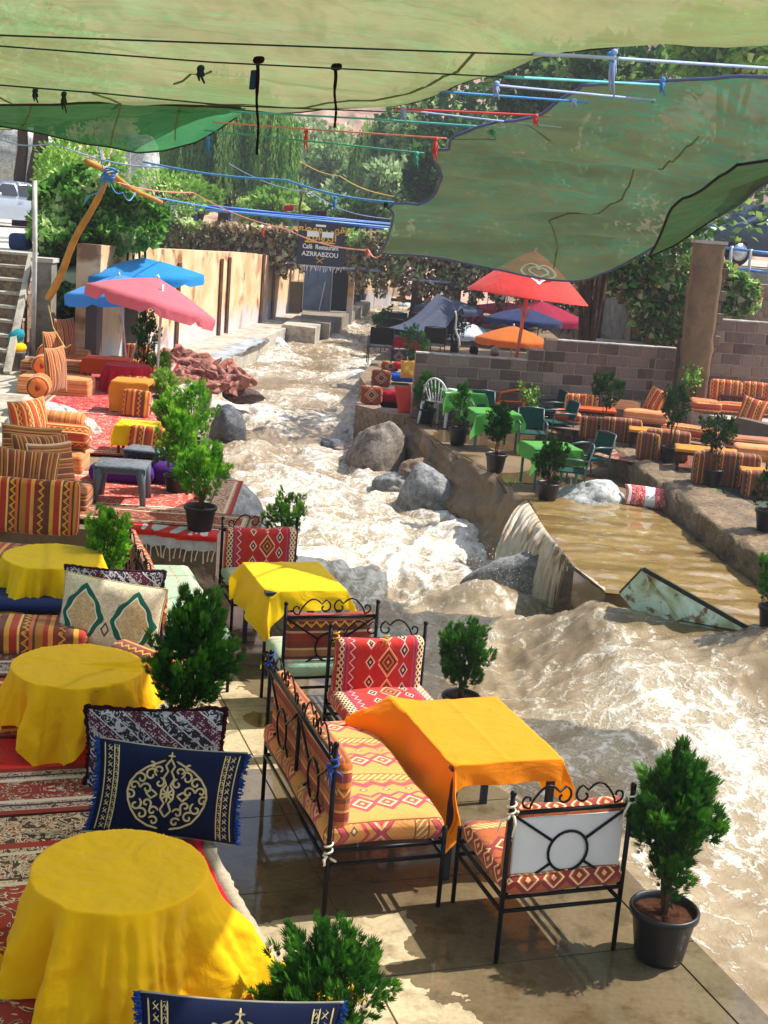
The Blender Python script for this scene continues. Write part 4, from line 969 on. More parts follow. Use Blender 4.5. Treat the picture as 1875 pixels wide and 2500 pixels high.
def conifer(name, loc, prof, ph, pr, label, n=1500, leaf=.06, m=THUJA, seed=1, lean=(0, 0), potm=None, group='potted conifers', stems=5, tight=.25, lumps=5, rz=0.0, cat='potted conifer'):
    """prof: (height above ground, crown radius) from crown bottom to tip"""
    g = np.random.default_rng(seed); t = thing(name, loc, label, cat, rz, group); pot_parts(t, pr, ph, potm)
    zz = np.array([p[0] for p in prof]); rr = np.array([p[1] for p in prof]); top = zz[-1]
    st = MB(); b0 = ph*.85
    for k in range(stems):
        a = 2*math.pi*k/stems+seed; q = g.uniform(.3, .6); zt = b0+(top-b0)*g.uniform(.6, .9); rt = np.interp(zt, zz, rr)*q; pts = []
        for s in np.linspace(0, 1, 6): pts.append((lean[0]*s+(.01+rt*s**1.4)*math.cos(a)+g.normal()*.006, lean[1]*s+(.01+rt*s**1.4)*math.sin(a)+g.normal()*.006, b0+(zt-b0)*s))
        st.tube(pts, [.011*(1-.65*s) for s in np.linspace(0, 1, 6)], 5)
    st.build('stem', STEM, t, True)
    per = 34; K = max(18, n//18); z = g.uniform(zz[0]-.02, top-.04, K*6); R0 = np.interp(z, zz, rr); z = z[g.random(K*6) < (R0/rr.max())**1.2][:K]; K = len(z); R0 = np.interp(z, zz, rr)
    a = g.uniform(0, 2*np.pi, K); lum = 1+.16*np.sin(a*lumps+z*9+seed)+.30*perlin(a*1.4+seed, z*8, seed); s = (z-b0)/(top-b0); rad = R0*lum*np.sqrt(g.uniform(.05, .75, K))
    B = np.stack([rad*np.cos(a)+lean[0]*s, rad*np.sin(a)+lean[1]*s, z-.04], -1); out = (.25+.75*(rad/np.maximum(R0, .02)))*(1.05-s)
    Dp = np.stack([np.cos(a)*out, np.sin(a)*out, np.full(K, 1.0)], -1)+g.normal(size=(K, 3))*.2; Dp /= np.linalg.norm(Dp, axis=1, keepdims=True); Lp = (leaf*1.9+.30*R0)*g.uniform(.6, 1.25, K)
    q = g.random((K, per))**.8; side = g.normal(size=(K, per, 3)); side -= (side*Dp[:, None]).sum(-1, keepdims=True)*Dp[:, None]; side /= np.linalg.norm(side, axis=-1, keepdims=True)
    P = (B[:, None]+Dp[:, None]*(q*Lp[:, None])[..., None]+side*(.016+leaf*.35*(1-q))[..., None]).reshape(-1, 3); D = (Dp[:, None]*.9+side*(.75*(1.1-q))[..., None]).reshape(-1, 3); N = len(P)
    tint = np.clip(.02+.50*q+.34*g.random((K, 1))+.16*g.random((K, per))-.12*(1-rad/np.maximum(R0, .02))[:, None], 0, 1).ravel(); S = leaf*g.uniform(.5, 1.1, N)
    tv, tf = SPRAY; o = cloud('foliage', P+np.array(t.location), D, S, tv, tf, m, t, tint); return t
cn = conifer
v = at(1607, 2335, 0); cn('potted_conifer', v, [(.36, .03), (.44, .06), (.56, .09), (.66, .17), (.78, .19), (.90, .16), (1.03, .11), (1.14, .05), (1.22, .015)], .30, .185, 'tall conifer in a black bucket at the river edge beside the white backed bench', 2600, .062, seed=3, lean=(-.01, .05), lumps=4)
v = at(440, 1880, ZP); cn('potted_conifer', v, [(.34, .06), (.44, .13), (.56, .20), (.70, .23), (.84, .21), (.96, .13), (1.08, .04)], .24, .2, 'dark conifer in a black pot behind the dark lace pillow', 2100, .062, m=THUJA, seed=5, lean=(.06, .04), lumps=5)
v = at(775, 2720, .0); cn('potted_conifer', v, [(.26, .10), (.38, .22), (.50, .25), (.62, .21), (.74, .13), (.86, .03)], .24, .17, 'broad conifer at the bottom edge of the photo below the long iron bench', 2300, .055, m=THUJA, seed=8, lean=(.0, .05), lumps=5)
v = at(1120, 1760, 0); cn('potted_conifer', v+Vector((0, 0, -.0)), [(.30, .08), (.42, .13), (.52, .17), (.64, .17), (.74, .13), (.80, .05)], .22, .15, 'conifer standing behind the scarlet backed bench next to the river', 1700, .05, m=THUJA, seed=9, lumps=5)
v = at(260, 1475, ZP); cn('potted_conifer', v, [(.24, .06), (.34, .10), (.48, .16), (.60, .17), (.72, .15), (.80, .05)], .2, .15, 'feathery yellow green conifer behind the ivory pillow', 1500, .05, m=THUJAL, seed=12, lumps=5)
v = at(690, 1400, 0); cn('potted_conifer', v, [(.34, .06), (.50, .14), (.62, .18), (.74, .16), (.84, .08), (.90, .02)], .2, .15, 'bright green conifer peeking over the farther scarlet backed bench', 900, .055, m=THUJAL, seed=14)
v = at(487, 1298, ZS+.01); cn('potted_conifer', v, [(.36, .07), (.44, .15), (.54, .23), (.64, .25), (.74, .22), (.82, .12), (.86, .03)], .27, .165, 'conifer in a worn black pot on the corner of the fringed red carpet', 1500, .055, m=THUJAL, seed=15, stems=7)
for k, (px, py, hh, rr_, lab, sd) in enumerate(((432, 1205, .95, .26, 'conifer half hidden behind the worn black pot on the fringed carpet', 21), (465, 1110, .98, .33, 'tallest light green conifer in the row on the left river bank', 22), (410, 1075, .62, .24, 'low light green shrub in front of the tallest light green conifer', 23), (395, 1000, .62, .22, 'pale flowering shrub beside the ochre cloth table', 24))):
    v = at(px, py, ZS); cn('potted_conifer', v, [(.24, rr_*.3), (.36, rr_*.75), (hh*.6, rr_*.85), (hh*.8, rr_*.6), (hh, .03)], .22, .16, lab, 1300, .06, m=THUJAL if k != 3 else LIMEM, seed=sd)
v = at(352, 950, ZS); cn('potted_conifer', v, [(.3, .08), (.5, .17), (.8, .22), (1.1, .2), (1.35, .05)], .26, .17, 'dark green conifer between the two umbrella poles', 1000, .07, m=THUJA, seed=27)
v = at(385, 955, ZS); cn('potted_conifer', v, [(.2, .12), (.35, .2), (.5, .18), (.62, .04)], .2, .15, 'low green shrub beside the umbrella pole near the rubble', 500, .07, m=THUJAL, seed=28)
# ================================================================ LEFT BANK, MIDDLE DISTANCE
def mattress(name, c, d, rz, m, label, cat='floor cushion', z=None, r=.04, M=None, n=8, group=None, bulge=.01, tilt=None):
    o = MB().rbox((0, 0, 0), d, r, n, bulge, wob=.004, seed=c[0]*7+c[1]).build(name, m, None, True)
    zz = (c[2] if len(c) > 2 else ZS)+d[2]/2 if z is None else z
    if tilt: pose(o, Vector((c[0], c[1], zz)), rz, *tilt)
    else: o.location = (c[0], c[1], zz); o.rotation_euler = (0, 0, rz)
    return tag(o, label, cat, group)
def tpillow(c, w, h, T, rz, lean, roll, m, label, group=None, z=None, cat='pillow', seed=None, name='pillow', n=14, pm=None):
    b, fn = pillow_mb(w, h, T, seed if seed is not None else rnd.random()*9, n); o = b.build(name, m, None, True)
    pose(o, Vector((c[0], c[1], c[2] if len(c) > 2 else z)), rz, lean, roll); tag(o, label, cat, group)
    if pm: piping(fn, pm, o, .008)
    return o
CORD = plain('pale_cord', '#b08a60', .8)
def bolster(c, L, r, rz, m, label, end=None, group=None, tiltx=0):
    o = MB().lathe([(0, -L/2), (r*.3, -L/2+.002), (r*.85, -L/2+.01), (r, -L/2+.05), (r, L/2-.05), (r*.85, L/2-.01), (r*.3, L/2-.002), (0, L/2)], 20).build('bolster', m, None, True)
    o.matrix_world = Matrix.Translation(Vector(c)) @ Matrix.Rotation(rz, 4, 'Z') @ Matrix.Rotation(math.pi/2, 4, 'Y'); tag(o, label, 'bolster', group)
    MB().lathe([(0, .012), (.02, .01), (.03, 0), (.02, -.01)], 10, (0, 0, L/2)).build('button', end or WHT, o, True); return o
# front row of striped back cushions and seats near the farthest round table
def px(x, y, z): return at(x, y, z)
v = px(90, 1312, ZS+.02); mattress('backrest_cushion', (v.x-.02, v.y), (.82, .16, .52), R(3), BERB, 'big striped berber backrest cushion behind the farthest round table', 'backrest cushion', z=ZS+.32, bulge=0.0, n=10, r=.05, tilt=(R(-8),))
v = px(-60, 1305, ZS+.02); mattress('backrest_cushion', (v.x-.35, v.y), (.8, .16, .52), R(3), BERB, 'striped berber backrest cushion cut off by the left edge of the photo', 'backrest cushion', z=ZS+.30, bulge=0.0, n=10, r=.05, tilt=(R(-8),))
v = px(60, 1390, ZP+.1); mattress('seat_mattress', (v.x-.2, v.y+.1), (1.75, .55, .22), R(3), BERB, 'long striped seat mattress under the berber backrest cushions', 'mattress', z=ZP+.13, n=10)
mattress('seat_mattress', (-2.9, 9.35), (1.5, .42, .2), R(10), BERB, 'striped floor mattress between the middle and farthest round tables', 'mattress', z=ZP+.11, n=10)
v = px(372, 1640, ZP+.1); bolster((v.x-.06, v.y+.05, ZP+.13), .62, .12, R(-38), BERB, 'striped roll cushion to the right of the ivory pillow')
BLU = plain('blue_velvet', '#1c2a5c', .8); mattress('seat_mattress', (px(45, 1520, ZP).x-.2, px(45, 1520, ZP).y), (1.5, .5, .1), R(8), BLU, 'thin navy floor mattress beside the ivory pillow', 'mattress', z=ZP+.2, n=8)
# left side sofas on the slab: seats, backs and pillows
v = px(95, 1290, ZS)
SEAT = [((115, 1150), (.95, .62, .26), PEACH, 'peach striped seat block under the row of red and yellow bolsters'), ((110, 1240), (1.0, .62, .24), BRH, 'brown striped seat block beside the grey plastic tables')]
for (x, y), d, m, lab in SEAT: v = px(x, y, ZS); mattress('seat_mattress', (v.x-.05, v.y+.1, ZS), d, R(5), m, lab, 'mattress', n=8)
v = px(125, 1075, ZS+.35); bolster((v.x, v.y, ZS+.42), .95, .15, R(-4), ORS, 'fat red and yellow striped bolster on the peach striped seat')
v = px(130, 1045, ZS+.40); bolster((v.x, v.y+.2, ZS+.47), .7, .12, R(-4), PEACH, 'pale orange bolster behind the fat red and yellow striped bolster')
v = px(60, 1110, ZS+.2); tpillow((v.x+.05, v.y, ZS+.55), .7, .62, .2, R(70), R(-10), 0, ORS, 'orange pillow standing upright at the left end of the peach seat', pm=CORD)
for k, (x, y, rz_, ln, s, m, lab) in enumerate(((35, 1180, 20, -20, .62, BRH, 'brown striped pillow stacked at the far left of the sofa corner'), (60, 1215, 50, -12, .66, BRS, 'tall brown striped pillow standing in the middle of the sofa corner'), (88, 1235, 62, -14, .62, BRH, 'brown striped pillow with white piping leaning to the right in the sofa corner'), (20, 1255, 15, -12, .6, BRS, 'brown striped pillow behind the big berber backrest cushion'))):
    v = px(x, y, ZS+.32); tpillow((v.x-.05, v.y+.75, ZS+.50), s, s*.95, .2, R(rz_), R(ln), R(4), m, lab, pm=WHT if k == 2 else CORD)
v = px(10, 1215, ZS+.3); bolster((v.x+.1, v.y+.45, ZS+.34), .7, .16, R(70), BRS, 'round brown striped bolster with a white button in the sofa corner')
# far row by the pale floor
for k, (x, y, w, lab) in enumerate(((125, 968, .9, 'nearest'), (125, 925, .95, 'second'), (140, 890, .9, 'third'), (150, 862, .8, 'farthest'))):
    v = px(x, y, ZS+.0); mattress('seat_mattress', (v.x, v.y+.35, ZS), (1.15, .62, .30), R(2), (PEACH, BRH, PEACH, BRH)[k], lab+' low orange seat block in the row beside the stairs', 'mattress', n=6, group='low seat blocks beside the stairs')
for k, (x, y, lab) in enumerate(((95, 965, 'nearest'), (105, 910, 'middle'), (115, 880, 'farthest'))):
    v = px(x, y, ZS+.3); bolster((v.x, v.y, ZS+.44), .5, .17, R(-80), ORH, lab+' orange bolster with dark round end in the row beside the stairs', CRIM)
for k, (x, y, rz_, lab) in enumerate(((135, 955, 78, 'nearest'), (130, 905, 75, 'middle'), (158, 865, 70, 'farthest'))):
    v = px(x, y, ZS+.3); tpillow((v.x, v.y, ZS+.62), .62, .7, .2, R(rz_), R(-6), 0, BRS, lab+' brown striped pillow standing on end in the row beside the stairs', pm=CORD)
# rugs on the slab
rug('carpet', (px(330, 1215, ZS).x-.1, px(330, 1215, ZS).y+.2), 1.2, 1.0, R(3), rug_mat('rose_carpet', 1.2, 1.0, '#b8403a', '#d8c0a8', '#5a2a2c', .32, 8), 'faded rose carpet under the grey plastic tables', z=ZS+.012)
rug('carpet', (px(400, 1290, ZS).x-.1, px(400, 1290, ZS).y+.35), 1.05, .34, R(2), rug_mat('dark_border_carpet', 1.0, .34, '#7a2a24', '#c0a890', '#241c20', .14, 12), 'dark bordered rug at the front edge of the slab', z=ZS+.022)
v = px(300, 1060, ZS); rug('carpet', (v.x-.1, v.y+.2), 1.0, 1.9, R(4), rug_mat('pink_carpet', 1.0, 1.9, '#c23a3c', '#e0c8b0', '#8a2a30', .2, 7), 'long pinkish red carpet beside the whitewashed rock', z=ZS+.012)
v = px(235, 960, ZS); rug('carpet', (v.x, v.y+1.2), .95, 3.6, R(6), rug_mat('crimson_carpet', .95, 3.6, '#a01828', '#c8a898', '#3a1c28', .25, 6), 'long crimson carpet leading to the far orange table', z=ZS+.015)
# red cloth and white fringed blanket over the slab edge
fr = [at(x, y, ZS) for x, y in ((318, 1296), (380, 1300), (460, 1312), (530, 1316))]
def hang_cloth(name, top, drop, m, label, out=.015, back=.35, seed=2, z=ZS, fr_=0, n=50, uvs=None):
    V = []; k = 16; 
    for i in range(n):
        t = i/(n-1); p = lerp_poly(top, t); q = lerp_poly(top, min(1, t+.02))if t < .98 else p+(p-lerp_poly(top, t-.02)); u = (q-p).normalized(); nn = Vector((u.y, -u.x, 0))
        w = float(fbm(t*9, 0, seed, 3))
        for j in range(k):
            s = j/(k-1)
            if s < .4: P = p-nn*(back*(1-s/.4)); P.z = z+.03+.004*w
            else: e = (s-.4)/.6; P = p+nn*(out+.03*e*w+.02); P.z = z+.028-drop*e*(1+.12*w)
            V.append((P.x, P.y, P.z))
    o = np_mesh(name, V, grid_faces(n, k), m, smooth=True); tag(o, label, 'blanket')
    if fr_:
        b = MB()
        for i in range(0, n, fr_): p = Vector(V[i*k+k-1]); a = rnd.uniform(-.02, .02); b.tube([p, p+Vector((a, -.01, -.05)), p+Vector((a*1.8, -.005, -.10-rnd.random()*.03))], [.006, .006, .009], 5)
        b.build('fringe', TIE, o)['kind'] = 'stuff'
    return o
hang_cloth('fringed_blanket', fr, .15, plain('white_wool', '#c8c8c8', .95, .1, 0, .15, 14, .5), 'white fringed blanket hanging over the front edge of the slab', fr_=3, back=.3, seed=3)
_ft = [p+Vector((0, 0, .02)) for p in fr]
hang_cloth('red_blanket', _ft, .045, cloth('red_blanket_cloth', '#d02010', .1), 'red cloth edge lying over the white fringed blanket', out=.04, back=.25, seed=8)
# grey plastic tables
GREYP = plain('grey_plastic', '#5a646e', .4, .4, 0, .12, 6); DGREY = plain('dark_grey_plastic', '#2c3238', .4, .4, 0, .2, 6)
def plastic_table(loc, rz, w, d, h, m, label, top=None, legr=.04):
    t = thing('plastic_table', loc, label, 'plastic table', rz, 'grey plastic coffee tables')
    MB().rbox((0, 0, h-.015), (w, d, .035), .016, 8).build('tabletop', top or m, t, True)
    b = MB(); b.rbox((0, 0, h-.055), (w-.05, d-.05, .06), .01, 4)
    for k in range(int(w/.03)): b.box((-w/2+.04+k*.03, -d/2+.022, h-.055), (.012, .012, .05))
    b.build('apron', m, t)
    for sx in (-1, 1):
        for sy in (-1, 1):
            MB().tube([(sx*(w/2-.06), sy*(d/2-.06), h-.03), (sx*(w/2-.045), sy*(d/2-.05), h*.6), (sx*(w/2-.02), sy*(d/2-.03), 0)], [legr*1.5, legr, legr*.8], 8).build('leg', m, t, True)
    return t
MARB = Mt('grey_marbled_top', .35, .4); _n = MARB.noise(9, 6, dist=2.5); MARB.col(MARB.ramp(_n, [(.42, C('#565e68')), (.5, C('#7a848c')), (.56, C('#4c545e'))])); MARB = MARB.m
v = px(283, 1240, ZS); plastic_table((v.x, v.y+.28, ZS+.02), R(3), .56, .50, .42, GREYP, 'light grey plastic coffee table in front, on the faded rose carpet', MARB)
v = px(345, 1175, ZS); plastic_table((v.x+.02, v.y+.1, ZS+.02), R(-8), .46, .36, .36, DGREY, 'dark grey low table behind the light grey plastic coffee table', MARB)
v = px(300, 1180, ZS); mattress('floor_cushion', (v.x, v.y+.1, ZS+.02), (.75, .5, .2), R(-3), plain('purple_velvet', '#4a1c74', .85, .2, 0, .2, 5), 'purple floor cushion between the two grey plastic tables', n=8, r=.08)
v = px(410, 1190, ZS); mattress('floor_cushion', (v.x-.05, v.y+.15, ZS+.02), (.32, .3, .24), R(-3), plain('purple_velvet', '#4a1c74'), 'small purple cushion under the dark grey table', n=6, r=.08)
v = px(362, 1120, ZS); mattress('floor_cushion', (v.x, v.y, ZS+.02), (.52, .14, .34), R(-9), ORS, 'striped cushion standing upright in front of the yellow cloth table', n=8, z=ZS+.24, tilt=(R(-16),))
# rectangular low table under a yellow cloth with glossy cover
def low_cloth_table(x, y, w, d, h, rz, m, lab, over=(.1, .1, .22, .1), seed=3, wood=None, z=ZS, legs=True, corner=.3, out=.06):
    v = px(x, y, z); c = (v.x, v.y+d/2, z)
    square_table('low_table', c, rz, w/2-.01, d/2-.01, h-.01, wood or plain('table_wood', '#5a3218', .5), 'low wooden table under the '+lab.split(' on the')[0].split(' over the')[0].split(' at the')[0], leg=.018, group='low tables under cloths')
    return drape_rect('tablecloth', c, rz, w/2, d/2, h, over, m, lab, out=out, corner=corner, seed=seed, amp=.012, n=44, crease=False)
low_cloth_table(325, 1115, .52, .5, .40, R(3), YEL, 'small lemon yellow cloth on the low table beside the red carpet', (.14, .14, .26, .1), 5)
v = px(326, 1066, ZS+.1); o = MB().rbox((0, 0, 0), (.46, .02, .12), .008, 6).build('cloth_fold', YEL, None, True) if False else None
low_cloth_table(312, 1015, .56, .55, .52, R(2), OCH, 'ochre cloth on the low table beside the flowering shrub', (.06, .06, .46, .1), 6)
low_cloth_table(252, 935, .78, .55, .42, R(2), ORC, 'orange cloth on the far low table at the end of the crimson carpet', (.1, .1, .26, .1), 7)
v = px(298, 965, ZS); round_table((v.x, v.y+.35), .36, ZS+.46, ZS, 'small round table hidden under its crimson cloth')
drape_round('tablecloth', (v.x, v.y+.35), .3, .37, ZS+.48, .72, ZS, CRIM, 'crimson cloth over the round table between the umbrella poles', seed=4, n=70, group=None)
for k, (x, y, w, h, lab) in enumerate(((335, 895, .52, .42, 'farthest striped cushion behind the crimson cloth table'), (345, 930, .55, .36, 'striped cushion right of the crimson cloth table'), (325, 968, .5, .32, 'dark striped cushion in front of the crimson cloth table'), (332, 1020, .42, .4, 'striped cushion leaning on the ochre cloth table'))):
    v = px(x, y, ZS); mattress('floor_cushion', (v.x, v.y, ZS), (w, .16, h), R(-6), ORS if k != 3 else BERB, lab, n=6, z=ZS+h/2+.02, tilt=(R(-12),))
# parasols
def parasol(base, Rr, H, m, label, n=8, drop=.38, val=.16, tilt=(0, 0), pole=None, pr=.02, rz=0.2, val_m=None, group='garden parasols', scal=.5, vdrop=0.0, sub=None):
    t = thing('parasol', base, label, 'parasol', rz, group); pm = pole or plain('white_pole', '#c8c4bc', .4, .4, .1)
    MB().tube([(0, 0, 0), (tilt[0], tilt[1], H+.06)], pr, 8).build('pole', pm, t, True)
    top = Vector((tilt[0], tilt[1], H)); ax_ = Vector((tilt[0]*.8, tilt[1]*.8, H)).normalized(); q = Vector((0, 0, 1)).rotation_difference(ax_)
    V = []; K = 9; nn = n*6
    for i in range(nn):
        a = 2*math.pi*i/nn; f = (i % 6)/6; edge = .5+.5*math.cos(2*math.pi*f)          # 1 on a rib
        for j in range(K+4):
            if j <= K: s = j/K; r = Rr*s*(1-.045*(1-edge)*s); z = -drop*s**1.25-.05*(1-edge)*s*(1-s)
            else: e = (j-K)/3; r = Rr*(1-.045*(1-edge))*(1+.01*e); z = -drop-val*e*(1-(.55 if edge > .75 else 0)*scal)+(.0)
            p = top+q @ Vector((r*math.cos(a), r*math.sin(a), z)); V.append(tuple(p))
    F = grid_faces(nn, K+4, True); np_mesh('canopy', V, F, m, t, smooth=True)
    rb = MB()
    for i in range(n):
        a = 2*math.pi*i/n; rb = MB(); e = top+q @ Vector((Rr*.98*math.cos(a), Rr*.98*math.sin(a), -drop-.01)); mid = top+q @ Vector((Rr*.5*math.cos(a), Rr*.5*math.sin(a), -drop*.42-.03)); hub = top+q @ Vector((0, 0, -drop*1.5))
        rb.tube([top+Vector((0, 0, -.03)), mid, e], .006, 4); rb.tube([hub, mid], .006, 4); rb.build('rib', pm, t)
    MB().lathe([(0, -.02), (.035, -.015), (.03, .03), (.01, .06), (0, .065)], 8, tuple(top)).build('cap', pm, t, True)
    return t
PINK = cloth('pink_parasol_cloth', '#d8707c', .35, .12); BLU1 = cloth('blue_parasol_cloth', '#1f8fd0', .35, .1); BLU2 = cloth('sky_parasol_cloth', '#4a96e0', .35, .1); WGR = cloth('white_green_parasol_cloth', '#d4ecd0', .3, .1)
b1 = px(300, 948, ZS); pz = atY(390, 680, b1.y+.2)
parasol((b1.x, b1.y, ZS), 1.14, pz.z-ZS, PINK, 'faded pink parasol above the crimson cloth table', tilt=(pz.x-b1.x, .15), drop=.42, val=.2, scal=1.1)
b1 = px(381, 958, ZS); MB().tube([(0, 0, 0), (.06, .1, 2.0)], .022, 8)
b2 = px(310, 905, ZS); p2 = atY(300, 650, b2.y); parasol((b2.x, b2.y, ZS), 1.05, atY(300, 672, b2.y).z-ZS, BLU2, 'light blue parasol half hidden by the faded pink parasol', tilt=(p2.x-b2.x-.05, .1), drop=.32, val=.22, rz=.5)
b3 = px(330, 890, ZS); p3 = atY(305, 655, b3.y+1); parasol((b3.x, b3.y+1.3, ZS), 1.25, atY(312, 640, b3.y+1).z-ZS+.1, BLU1, 'deep blue parasol with white green edge behind the pink one', tilt=(-.15, .1), drop=.34, val=.2, rz=.9)
parasol((b3.x-1.15, b3.y+2.2, ZS), 1.1, atY(270, 648, b3.y+2).z-ZS+.1, WGR, 'white and pale green parasol farthest back on the left', tilt=(-.1, .1), drop=.3, val=.2, rz=.3)
v = px(381, 960, ZS); t = thing('parasol_pole', v, 'bare white parasol pole beside the dark green conifer', 'pole'); MB().tube([(0, 0, 0), (.04, 0, atY(388, 780, v.y).z-ZS+.6)], .024, 8).build('pole', plain('white_pole', '#c8c4bc'), t, True); MB().lathe([(0, 0), (.16, 0), (.15, .05), (.04, .07), (.03, .2), (0, .2)], 14).build('foot', CONC2, t, True)
# cream river wall with columns and stained render, walkway and pale kerb
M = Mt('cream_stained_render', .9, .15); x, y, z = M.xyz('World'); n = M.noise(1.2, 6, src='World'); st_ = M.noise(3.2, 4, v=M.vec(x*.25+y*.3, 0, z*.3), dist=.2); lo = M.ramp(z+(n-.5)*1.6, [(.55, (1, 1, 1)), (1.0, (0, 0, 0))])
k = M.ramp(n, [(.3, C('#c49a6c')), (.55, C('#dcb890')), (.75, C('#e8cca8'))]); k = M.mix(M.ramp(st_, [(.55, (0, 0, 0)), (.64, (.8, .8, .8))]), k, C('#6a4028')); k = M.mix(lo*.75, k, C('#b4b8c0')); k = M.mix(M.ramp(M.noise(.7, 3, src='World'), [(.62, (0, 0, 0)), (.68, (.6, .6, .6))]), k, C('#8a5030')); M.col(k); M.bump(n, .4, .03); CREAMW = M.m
w0 = px(238, 905, .35); w1 = px(405, 850, .35); w2 = px(610, 795, .30); w3 = px(745, 752, .25)
def wall_run(name, pts, z0, zt, th, m, label, n=60, kind='wall', bumpy=.03):
    t = thing(name, pts[0], label, kind); b = MB()
    for i in range(len(pts)-1):
        a, c = pts[i], pts[i+1]; u = (c-a); u.z = 0; L = u.length; u.normalize(); nn = Vector((-u.y, u.x, 0)); za = zt[i]; zc = zt[i+1]
        vs = [(a.x, a.y, z0), (c.x, c.y, z0), (c.x, c.y, zc), (a.x, a.y, za)]; vs += [(p[0]+nn.x*th, p[1]+nn.y*th, p[2]) for p in vs]
        b.add(vs, [(0, 1, 2, 3), (7, 6, 5, 4), (3, 2, 6, 7), (0, 3, 7, 4), (1, 5, 6, 2)])
    b.build('wall_face', m, t, world=True); return t
zt = [atY(270, 600, w0.y).z, atY(405, 608, w1.y).z, atY(600, 625, w2.y).z+.1, atY(720, 640, w3.y).z+.1]
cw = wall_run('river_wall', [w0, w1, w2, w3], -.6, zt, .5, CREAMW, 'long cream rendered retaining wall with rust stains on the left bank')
for k, (x, y0, y1) in enumerate(((425, 690, 850), (530, 620, 815), (548, 620, 810), (632, 650, 790), (660, 650, 785))):
    p = None
    for s in range(400):
        q = lerp_poly([w0, w1, w2, w3], s/399)
        r_ = q-Vector((0, 0, HC)); pxx = 937.5+FPX*(r_.dot(Vector(CR)))/(r_.dot(Vector(_f)))
        if pxx >= x: p = q; break
    if p: MB().box((p.x+.05, p.y-.04, 1.2), (.07, .12, 2.4+k*.05), YAW).build('buttress', plain('rust_brown_render', '#8c6448', .9, .1, 0, .4, 3), cw, world=True)
# dark columns and recess left of the cream wall
DKC = m_concrete('shaded_grey_concrete', '#6a6056'); v0 = px(85, 895, ZS);  # grey concrete with the shade put into its colour
c1_ = thing('concrete_pillar', (px(98, 890, ZS).x, px(98, 890, ZS).y, ZS), 'tall weathered concrete pillar beside the white drain pipe', 'pillar'); hh = atY(98, 640, c1_.location.y).z-ZS; MB().box((0, .2, hh/2), (.36, .4, hh)).build('shaft', CONCG, c1_); MB().box((0, .2, hh+.04), (.42, .46, .08)).build('cap', CONC2, c1_)
p = px(212, 895, ZS); c2_ = thing('concrete_pillar', (p.x, p.y, ZS), 'pale concrete pillar at the near end of the cream wall', 'pillar'); hh = atY(215, 730, p.y).z-ZS; MB().box((0, .5, hh/2), (.22, .5, hh)).build('shaft', DKC, c2_)
p = px(170, 880, ZS); rc = thing('recess_wall', (p.x, p.y+2.6, ZS), 'grey wall in the recess under the ivy, coloured dark for shade', 'wall'); MB().box((0, 0, .7), (1.7, .3, 1.6)).build('wall_face', DKC, rc)
p = px(80, 893, ZS); o = MB().tube([(0, 0, 0), (0, 0, atY(75, 600, p.y).z-ZS), (-.03, 0, atY(73, 440, p.y).z-ZS)], .045, 8).build('drain_pipe', plain('white_paint', '#c8c4bc', .6), None, True); o.location = p; tag(o, 'tall white pipe standing against the weathered pillar by the stairs', 'pipe')
# stairs up to the road
ZRD = 2.6
sa = px(20, 915, ZS); ns = 9; tops = [612, 648, 684, 718, 752, 786, 820, 858, 892]
stt = thing('staircase', (sa.x, sa.y, ZS), 'concrete staircase with pale treads climbing to the road at the left edge', 'stairs')
zt_ = atY(35, 612, sa.y+2.6).z
for k in range(ns):
    s = k/(ns-1); z = ZS+.2+(zt_-ZS-.2)*s; y = sa.y+2.6*s; xr = lerp_poly([atY(14, 890, sa.y), atY(70, 612, sa.y+2.6)], s).x
    MB().box((xr-1.2, y+.35, z-.055), (2.4, .72, .05)).build('tread', CONC2, stt, world=True)
    MB().box((xr-1.2, y+.38, z-.55), (2.38, .62, .92)).build('riser', ROCKB, stt, world=True)
a = atY(14, 905, sa.y-.1); c = atY(75, 622, sa.y+2.5); MB().tube([(a.x+.02, a.y, a.z-.05), (c.x+.02, c.y, c.z)], .075, 4).build('stringer', CONC2, stt, world=True)
# things by the stairs foot
p = px(35, 905, ZS); t = thing('bucket', p, 'grey bucket with yellow and turquoise cloths at the foot of the stairs', 'bucket'); MB().lathe([(0, 0), (.16, 0), (.2, .34), (.21, .36), (.19, .35), (0, .3)], 16).build('pail', plain('dull_grey_plastic', '#70706c', .6), t, True); MB().rbox((.03, 0, .40), (.3, .26, .16), .07, 6, .02, wob=.02).build('cloth', YEL, t, True); MB().rbox((.0, .1, .62), (.26, .24, .24), .1, 6, .02, wob=.02).build('cloth', cloth('turquoise_cloth', '#1890a0', .2), t, True)
# walkway, kerb, red rubble
struct('walkway', MB().prism([P2(px(x, y, .3)) for x, y in ((238, 960), (420, 970), (520, 915), (590, 850), (700, 800), (745, 752), (610, 780), (405, 838), (238, 905))], -.9, .3), CONC2)
kb = [px(455, 935, .32), px(520, 892, .32), px(600, 852, .32), px(655, 828, .32)]; kf = [px(530, 925, -.35), px(570, 890, -.35), px(640, 855, -.35), px(668, 842, -.35)]
V = []
for i in range(40):
    t = i/39; a = lerp_poly(kb, t); b = lerp_poly(kf, t); r = float(fbm(t*8, 0, 3, 3))*.06
    for q in (a+Vector((-.5, .15, 0)), a, a.lerp(b, .5)+Vector((0, 0, r)), b, b+Vector((0, 0, -.4))): V.append(tuple(q))
o = np_mesh('pale_kerb', V, grid_faces(40, 5)[:, ::-1], m_concrete('blue_white_concrete', '#a8b0b4'), smooth=False); tag(o, 'pale bluish concrete embankment sloping down to the river on the left', 'embankment')
cz = px(470, 945, .3); rbt = thing('rubble_pile', cz, 'pile of broken red brown stones between the shrubs and the river', 'rubble')
base_me = []
